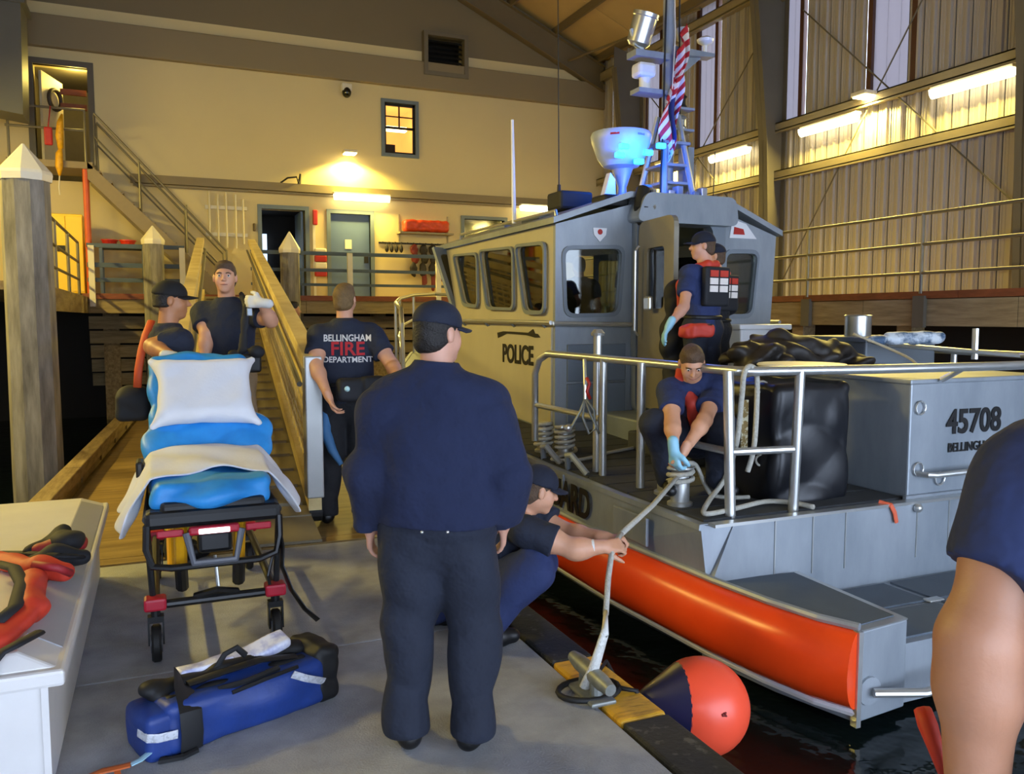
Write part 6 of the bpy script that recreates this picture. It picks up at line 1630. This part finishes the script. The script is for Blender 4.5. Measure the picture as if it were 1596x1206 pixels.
sdf_obj('vest_lining', [cone(q(62, 858, .04), q(98, 848, .06), .035, .045, .03), ell(q(126, 846, .045), (.035, .06, .03))], .011, M_PFD2, lv, wr=.006, wf=26)
MB().tube([q(0, 862, .02), q(40, 862, .03), q(90, 866, .09), q(132, 868, .03)], .022, n=8, flat=(V3((0, 0, 1)), .5)).build('vest_strap', VESTK, lv, smooth=True)
lv = thing('life_vest', 'orange red life vest with black trim hanging over the near end of the dock box', 'life vest', (-.75, 3.4, zt))
sdf_obj('vest_panel', [cone(q(-10, 870, .03), q(60, 885, .05), .05, .06, .04, ((0, 0, 1), .6)), cone(q(60, 885, .05), q(100, 890, .04), .05, .04, .04), cone(q(48, 905, .05), q(45, 950, .04), .055, .05, .04), cone(q(45, 950, .04), q(-20, 1000, .03), .06, .08, .04, ((0, 0, 1), .5))], .010, M_PFD, lv, wr=.008, wf=24)
MB().tube([q(-5, 878, .07), q(22, 885, .10), q(34, 908, .09), q(24, 945, .08), q(-5, 970, .07)], .026, n=8, flat=(V3((0, 0, 1)), .5)).build('vest_trim', VESTK, lv, smooth=True)
MB().tube([q(62, 985, .03), q(30, 1002, .035), q(5, 1015, .03), onz_(-8, 1035, .50), onz_(-5, 1065, .44)], .022, n=8, flat=(V3((0, 0, 1)), .45)).build('vest_edge', VESTK, lv, smooth=True)
MB().tube([q(52, 880, .10), q(90, 885, .09), q(110, 893, .05)], .018, n=8).build('vest_buckle', M_PFD2, lv, smooth=True)

# ================================================================== blue medical bag
M_BAGB = mat('royal blue nylon', '#1d3c86', rough=0.5, col2='#16306e', scale=5, bump=0.15, bscale=40)
M_BAGK = mat('black nylon bag trim', '#121316', rough=0.6, var=0.3)
M_REFL = mat('silver reflective strip', '#c8ccd4', rough=0.35, var=0.25, scale=60, fac=(.45, .5))
mb_ = thing('medical_bag', 'blue and black medical duffel bag with reflective strips on the concrete', 'bag', (.25, 3.43, 0), math.radians(21), world=False); mb_.scale = (.84, .84, .84)
sdf_obj('bag_body', [rbx((0, 0, .12), (.36, .11, .075), .045), ell((.05, -.03, .13), (.36, .145, .115)), ell((-.05, .0, .17), (.36, .12, .08))], .011, M_BAGB, mb_, wr=.010, wf=13)
sdf_obj('bag_end', [rbx((.415, .0, .14), (.03, .11, .10), .04), ell((.42, .03, .24), (.06, .09, .05)), ell((.46, -.03, .13), (.04, .08, .09))], .010, M_BAGK, mb_, wr=.010, wf=30)
sdf_obj('end_pocket', [rbx((-.415, -.01, .105), (.035, .10, .07), .035), ell((-.43, -.02, .17), (.06, .11, .04))], .010, M_BAGB, mb_, wr=.006, wf=16)
sdf_obj('bag_top', [cone((-.36, .03, .235), (.34, .04, .245), .045, .05, .03), cone((-.34, -.06, .215), (.30, -.07, .225), .028, .028, .03), ell((-.36, .05, .25), (.08, .06, .04))], .010, M_BAGK, mb_, wr=.010, wf=26)
MB().tube([(-.30, -.168, .02), (-.30, -.182, .10), (-.30, -.170, .20), (-.29, -.08, .27), (-.26, .05, .285)], .05, n=8, flat=(V3((0, 1, 0)), .12)).build('bag_strap', M_BAGK, mb_, local=True, smooth=SM)
MB().tube([(-.255, -.03, .265), (-.10, -.04, .275), (.10, -.045, .28), (.28, -.06, .25)], .03, n=8, flat=(V3((0, 0, 1)), .35)).build('top_webbing', M_BAGK, mb_, local=True, smooth=SM)
MB().tube([(-.10, .02, .27), (-.06, .0, .34), (0.0, .0, .355), (.05, .01, .30)], .016, n=8, flat=(V3((0, 1, 0)), .5)).build('handle', M_BAGK, mb_, local=True, smooth=SM)
sdf_obj('label_flap', [rbx((.14, .055, .285), (.14, .045, .012), .012, R=np.array(Matrix.Rotation(.25, 3, 'X') @ Matrix.Rotation(-.22, 3, 'Y')))], .008, mat('violet grey reflective flap', '#a9aed6', rough=.4, col2='#e4e6f2', scale=14, fac=(.4, .6)), mb_, wr=.006, wf=20)
sdf_obj('side_flap', [rbx((-.12, .085, .275), (.12, .03, .008), .010)], .008, MATS['violet grey reflective flap'], mb_, wr=.005, wf=20)
MB().tube([(-.492, -.06, .13), (-.480, -.135, .125), (-.44, -.158, .12), (-.36, -.168, .115)], .02, n=8, flat=(V3((.6, .8, 0)), .15)).build('reflective_strip', M_REFL, mb_, local=True)
MB().tube([(.20, -.172, .215), (.27, -.18, .175), (.34, -.168, .14), (.385, -.15, .115)], .019, n=8, flat=(V3((0, 1, .25)), .2)).build('reflective_strip', M_REFL, mb_, local=True)
MB().tube([(-.10, -.155, .215), (.05, -.165, .232), (.24, -.15, .235)], .010, n=6).build('zipper', M_BAGK, mb_, local=True)
MB().tube([(-.15, -.12, .235), (-.02, -.14, .24), (.15, -.13, .25)], .014, n=6).build('front_webbing', M_BAGK, mb_, local=True)
MB().rbox((.485, -.06, .12), (.52, -.03, .15), .006).build('side_buckle', M_BAGK, mb_)
MB().tube([(-.45, -.12, .06), (-.52, -.16, .055), (-.56, -.16, .05)], .016, n=6, flat=(V3((0, 0, 1)), .3)).build('name_tag', mat('pale blue tag', '#a8d4ea', rough=.5), mb_, local=True)
MB().tube([(-.56, -.16, .05), (-.60, -.14, .045), (-.66, -.11, .04), (-.71, -.10, .03)], .022, n=6, flat=(V3((0, 0, 1)), .3)).build('orange_tag', mat('orange tag webbing', '#c9652e', rough=.6), mb_, local=True)
MB().tube([(-.61, -.14, .04), (-.62, -.19, .03), (-.64, -.22, .012)], .014, n=6, flat=(V3((0, 0, 1)), .4)).build('orange_tag', MATS['orange tag webbing'], mb_, local=True)
MB().tube([(-.40, -.13, .02), (-.44, -.16, .018), (-.35, -.19, .015), (-.28, -.18, .018)], .014, n=6).build('loose_strap', M_BAGK, mb_, local=True)

# ================================================================== buoy, dock cleat and mooring line
M_BUOY = mat('orange buoy vinyl', '#ff5a3c', rough=0.35, var=0.06, scale=3)
M_BUOYN = mat('navy buoy neck', '#1c2250', rough=0.4)
bu = thing('buoy', 'round orange fender buoy with navy neck between dock and boat', 'buoy', (2.36, 3.22, WZ))
BCN = V3((2.36, 3.20, -.245)); ax = (V3((-.80, .59, .02))*.93+V3((-.59, -.80, .15))*.34).normalized()
RM = ax.to_track_quat('Z', 'Y').to_matrix()
prof = [(0.001, -.232)]+[(.232*math.sin(math.pi-a_), .232*math.cos(math.pi-a_)) for a_ in [math.radians(8*k) for k in range(1, 16)]]
MB().lathe(prof, BCN, n=36, M=RM).build('ball', M_BUOY, bu, smooth=SM)
MB().lathe([(.203, .113), (.150, .185), (.10, .255), (.065, .30), (.05, .31), (.05, .33), (.02, .335)], BCN, n=28, M=RM).build('neck', M_BUOYN, bu, smooth=SM)
MB().tube([BCN+ax*.33, BCN+ax*.38+V3((0, 0, .05)), V3((1.89, 3.30, .02)), V3((1.80, 3.2, .03)), V3((1.72, 3.10, .04))], .009, n=6).build('lanyard', M_BLACK, bu)
for k in range(9):
    a_ = math.radians(random.uniform(-18, 12)); b_ = math.radians(random.uniform(-14, 8))
    d_ = (V3((0, 0, CAM_Z))-BCN).normalized(); rt_ = d_.cross(V3((0, 0, 1))).normalized()*-1
    d2 = (d_+rt_*(.52+.25*math.sin(a_))+V3((0, 0, -.12+.2*math.sin(b_)))).normalized()
    MB().ball(BCN+d2*.2318, (.007, .007, .004), n=6, m=4).build('scuff_mark', mat('dark scuff', '#7a1a18', rough=.6), bu)
M_CLEAT = mat('galvanised cleat', '#8f938f', rough=0.5, metal=0.5, var=0.35, scale=20)
cl = thing('dock_cleat', 'galvanised dock cleat bolted on the yellow dock edge', 'cleat', (1.74, 3.08, .012))
c0, c1 = onz_(893, 1022, .12), onz_(952, 1076, .10)
MB().tube([c0, c0.lerp(c1, .2), c0.lerp(c1, .8), c1], [.026, .036, .036, .026], n=12).build('horn', M_CLEAT, cl, smooth=SM)
cm = c0.lerp(c1, .5)
MB().cyl((cm.x, cm.y-.05, .012), (cm.x, cm.y-.04, .11), .028).cyl((cm.x, cm.y+.06, .012), (cm.x, cm.y+.05, .11), .028).build('leg', M_CLEAT, cl)
MB().rbox((cm.x-.06, cm.y-.12, .010), (cm.x+.06, cm.y+.12, .03), .008).build('base', M_CLEAT, cl)
o = MB().tube([V3((cm.x+.14*math.cos(a_), cm.y+.02+.10*math.sin(a_), .026)) for a_ in [math.pi*2*k/20 for k in range(20)]], .013, n=6, closed=True).build('black_rope_ring', M_BLACK, None, smooth=True)
tag(o, 'loop of black line lying around the dock cleat', 'rope')
o = MB().tube([V3((cm.x+.12, cm.y-.02, .03)), V3((cm.x+.19, cm.y-.06, .02)), V3((cm.x+.22, cm.y-.08, -.12)), V3((cm.x+.24, cm.y-.09, -.40))], .012, n=6).build('black_line', M_BLACK, None, smooth=True)
tag(o, 'black line running from the cleat over the dock edge', 'rope')
ml = thing('mooring_line', 'pale mooring line from the dock cleat through the crouching man\'s hands to the bitt', 'rope', (cm.x, cm.y, .05))
hd1 = at(955, 850, 4.12); hd2 = at(968, 832, 4.3); bt = V3((3.06, 4.45, .60))
M_ROPEW = mat('white rope eye', '#dcdcd6', rough=.75, var=.15, scale=50, bump=.5, bscale=120)
MB().tube([V3((cm.x-.03, cm.y, .05)), V3((cm.x, cm.y-.03, .15)), onz_(943, 985, .33), at(944, 955, 3.9)], [.028, .026, .022, .016], n=8, flat=(V3((0, 1, 0)), .7)).build('eye_splice', M_ROPEW, ml, smooth=True)
MB().tube([at(944, 958, 3.9), at(948, 900, 4.02), hd1, hd2], .0145, n=8).build('standing_part', M_ROPE, ml, smooth=True)
rp = [hd2, hd2.lerp(bt, .5)+V3((0, 0, -.02)), bt]
for k in range(26):
    a_ = k*.55+2.6; rp.append(V3((3.12+.082*math.cos(a_), 4.50+.082*math.sin(a_), .56+.004*k)))
MB().tube(rp, .0155, n=8).build('bitt_turns', M_ROPE, ml, smooth=True)
# rope on the stern deck
def rope(pts, label, r=.015, m=None, name='deck_line'):
    Q = [V3(p) for p in pts]; S_ = []
    for i in range(len(Q)-1):           # Catmull-Rom
        p0, p1, p2, p3 = Q[max(i-1, 0)], Q[i], Q[i+1], Q[min(i+2, len(Q)-1)]
        for k in range(6):
            t_ = k/6; S_.append(.5*((2*p1)+(p2-p0)*t_+(2*p0-5*p1+4*p2-p3)*t_*t_+(3*p1-p0-3*p2+p3)*t_**3))
    S_.append(Q[-1]); o = MB().tube(S_, r, n=8).build(name, m or M_ROPE, None, smooth=True); tag(o, label, 'rope'); return o
dz = .428
rope([(3.14, 4.50, .67), (3.25, 4.52, .66), (3.36, 4.55, .50), (3.40, 4.52, dz+.01), (3.5, 4.45, dz), (3.62, 4.42, dz)], 'pale line trailing from the bitt onto the stern deck')
rope([onz_(1268, 790, dz), onz_(1232, 783, dz), onz_(1190, 782, dz), onz_(1135, 795, dz), onz_(1098, 800, dz), onz_(1105, 780, .47), onz_(1130, 745, .58), at(1148, 690, 5.2), at(1156, 620, 5.12), at(1160, 582, 5.05), at(1170, 571, 5.1), at(1180, 590, 5.2), at(1176, 690, 5.22), at(1165, 735, 5.25)], 'pale line looped over the stern rail and down to deck', r=.017)
rope([onz_(885, 690, .45), onz_(898, 702, .45), onz_(870, 712, .45), onz_(862, 716, .45), onz_(905, 716, .45), onz_(950, 705, .45), onz_(990, 697, .45)], 'pale line lying on deck beside the wound bitts')
for i, (x, y) in enumerate(((3.13, 6.62), (3.24, 6.42))):
    z = gz_(y)+.05; pts = []
    for k in range(52): a_ = k*.6; pts.append((x+.08*math.cos(a_), y+.08*math.sin(a_), z+.0042*k))
    o = MB().tube(pts, .016, n=6).build('wound_line', M_ROPE, None, smooth=True); tag(o, 'pale rope wound around the %s bitt beside the cabin' % ('farther', 'nearer')[i], 'rope')
# tow bridle hanging on the port rail
br = thing('tow_bridle', 'wire tow bridle with shackles hanging from the port rail', 'bridle', at(912, 660, 6.2))
D_ = 6.35
MB().tube([at(911, 560, D_), at(912, 600, D_-.05), at(912, 625, D_-.05)], .014, n=8).build('hanger', M_CHROME, br)
for p in ([(912, 622), (905, 640), (893, 662), (888, 668)], [(912, 622), (920, 645), (931, 668), (934, 676)], [(912, 622), (908, 650), (918, 676), (928, 668), (926, 640), (914, 622)]):
    MB().tube([at(a_, b_, D_-.06) for a_, b_ in p], .011, n=6).build('wire_leg', M_CLEAT, br, smooth=True)
MB().tube([at(914, 588, D_-.07), at(919, 598, D_-.07), at(915, 610, D_-.07), at(920, 622, D_-.07)], .014, n=6, flat=(_fw, .4)).build('red_flag', M_RED, br, smooth=True)
MB().ball(at(886, 667, D_-.06), .03).ball(at(876, 666, D_-.06), .02).build('shackle', M_CHROME, br)

# ================================================================== covered raft, tarp, spool and gear on the stern deck
M_TARP = mat('black vinyl cover', '#15171d', rough=0.38, var=0.3, scale=4, bump=0.15, bscale=14)
o = sdf_obj('raft_canister', [rbx((4.02, 4.62, .78), (.27, .30, .36), .06), ell((3.84, 4.66, .82), (.16, .26, .42)), ell((4.2, 4.45, .95), (.17, .2, .25))], .014, M_TARP, None, wr=.022, wf=9)
tag(o, 'tall black vinyl covered canister standing on the stern deck', 'canister')
o = sdf_obj('tarpaulin', [ell((4.75, 5.45, 1.31), (.50, .30, .10)), ell((4.45, 5.3, 1.32), (.28, .2, .10)), ell((5.05, 5.45, 1.34), (.40, .28, .10)), ell((4.75, 5.45, 1.42), (.30, .22, .08)), ell((5.35, 5.35, 1.25), (.2, .25, .06))], .016, mat('crumpled dark tarp', '#2a2521', rough=.55, var=.3), None, wr=.045, wf=17)
tag(o, 'crumpled dark tarpaulin heaped beside the engine trunk', 'tarp')
o = MB().lathe([(.05, 1.285), (.30, 1.285), (.31, 1.295), (.30, 1.305), (.05, 1.31)], (4.22, 4.62, 0), n=32).build('spool_flange', M_WHITE, None, smooth=SM); tag(o, 'round white spool flange on top of the black canister', 'spool')
for z in (.88, 1.16): 
    o = MB().tube([at(1188+10*math.cos(a_), (603 if z > 1 else 717)+9*math.sin(a_), 5.55) for a_ in [math.pi*2*k/14 for k in range(14)]], .008, n=6, closed=True).build('rope_loop', M_ROPE, None, smooth=True)
    tag(o, 'small pale rope loop on the canister cover, %s one' % ('upper' if z > 1 else 'lower'), 'rope')
lk = thing('deck_locker', 'dull grey deck locker beyond the engine trunk', 'locker', (6.5, 6.15, .43))
MB().rbox((6.0, 5.75, .42), (6.9, 6.6, 1.42), .02).build('locker_body', M_ALUD, lk); MB().rbox((5.98, 5.73, 1.40), (6.92, 6.62, 1.45), .01).build('locker_lid', M_ALUD, lk)
o = MB().lathe([(.125, 0), (.125, .195), (.135, .20), (.12, .21), (.11, .19), (.105, .19)], (6.36, 6.2, 1.45), n=24).build('vent_cowl', M_CHROME, None, smooth=SM); tag(o, 'short bright metal cylinder on top of the deck locker', 'vent')
o = sdf_obj('rolled_line', [cone(at(1386, 527, 7.2), at(1462, 526, 7.2), .055, .055, .03), ell(at(1368, 530, 7.1), (.10, .06, .045))], .012, mat('blue white mottled wrap', '#c9d4de', rough=.5, col2='#3f5a78', scale=9, fac=(.42, .58)), None, wr=.008, wf=30); tag(o, 'blue and white wrapped roll lying beside the metal cylinder', 'roll')
MB().tube([at(1385, 537, 7.6), at(1480, 545, 7.4), at(1610, 556, 7.2)], .022, n=8).build('starboard_rail', M_CHROME, boat, smooth=SM)
MB().tube([at(1521, 512, 7.35), at(1519, 560, 7.35)], .028, n=8).build('rail_post', M_CHROME, boat, smooth=SM)
rope([at(1330, 520, 6.3), at(1390, 545, 6.1), at(1420, 560, 5.9), at(1432, 572, 5.8)], 'thin pale line trailing off the dark tarpaulin', r=.01)
# tie-down strap pole by the rail and the orange lanyard at the right edge
o = MB().rbox((-.028, -.008, -.18), (.028, .008, .17), .004, M=Matrix.Translation(at(1160, 662, 5.6))).build('measuring_board', mat('pale marked board', '#cfc9a8', rough=.6, col2='#8a7340', scale=40, fac=(.5, .55)), None); tag(o, 'narrow pale marked board standing behind the stern rail', 'board')
o = MB().tube([at(1438, 1105, 1.55), at(1446, 1130, 1.53), at(1458, 1165, 1.5), at(1475, 1210, 1.48)], [.016, .018, .014, .012], n=8).build('orange_lanyard', M_PFD, None, smooth=True); tag(o, 'bright orange lanyard beside the arm at the right edge', 'lanyard')
# reflective bands on the capped man's trouser legs
t2 = [o for o in bpy.data.objects if o.get('label', '').startswith('man in black ball cap')][0]
for S in 'RL':
    k_, a_ = i2['R']['k'+S], i2['R']['a'+S]
    for f_ in (.50, .66):
        c = Vector(k_+(a_-k_)*f_); d = Vector(a_-k_).normalized()
        MB().cyl(c-d*.022, c+d*.022, .098, n=20).build('reflective_band', mat('lime reflective band', '#c9d23a', rough=.5), t2, local=True, smooth=SM)
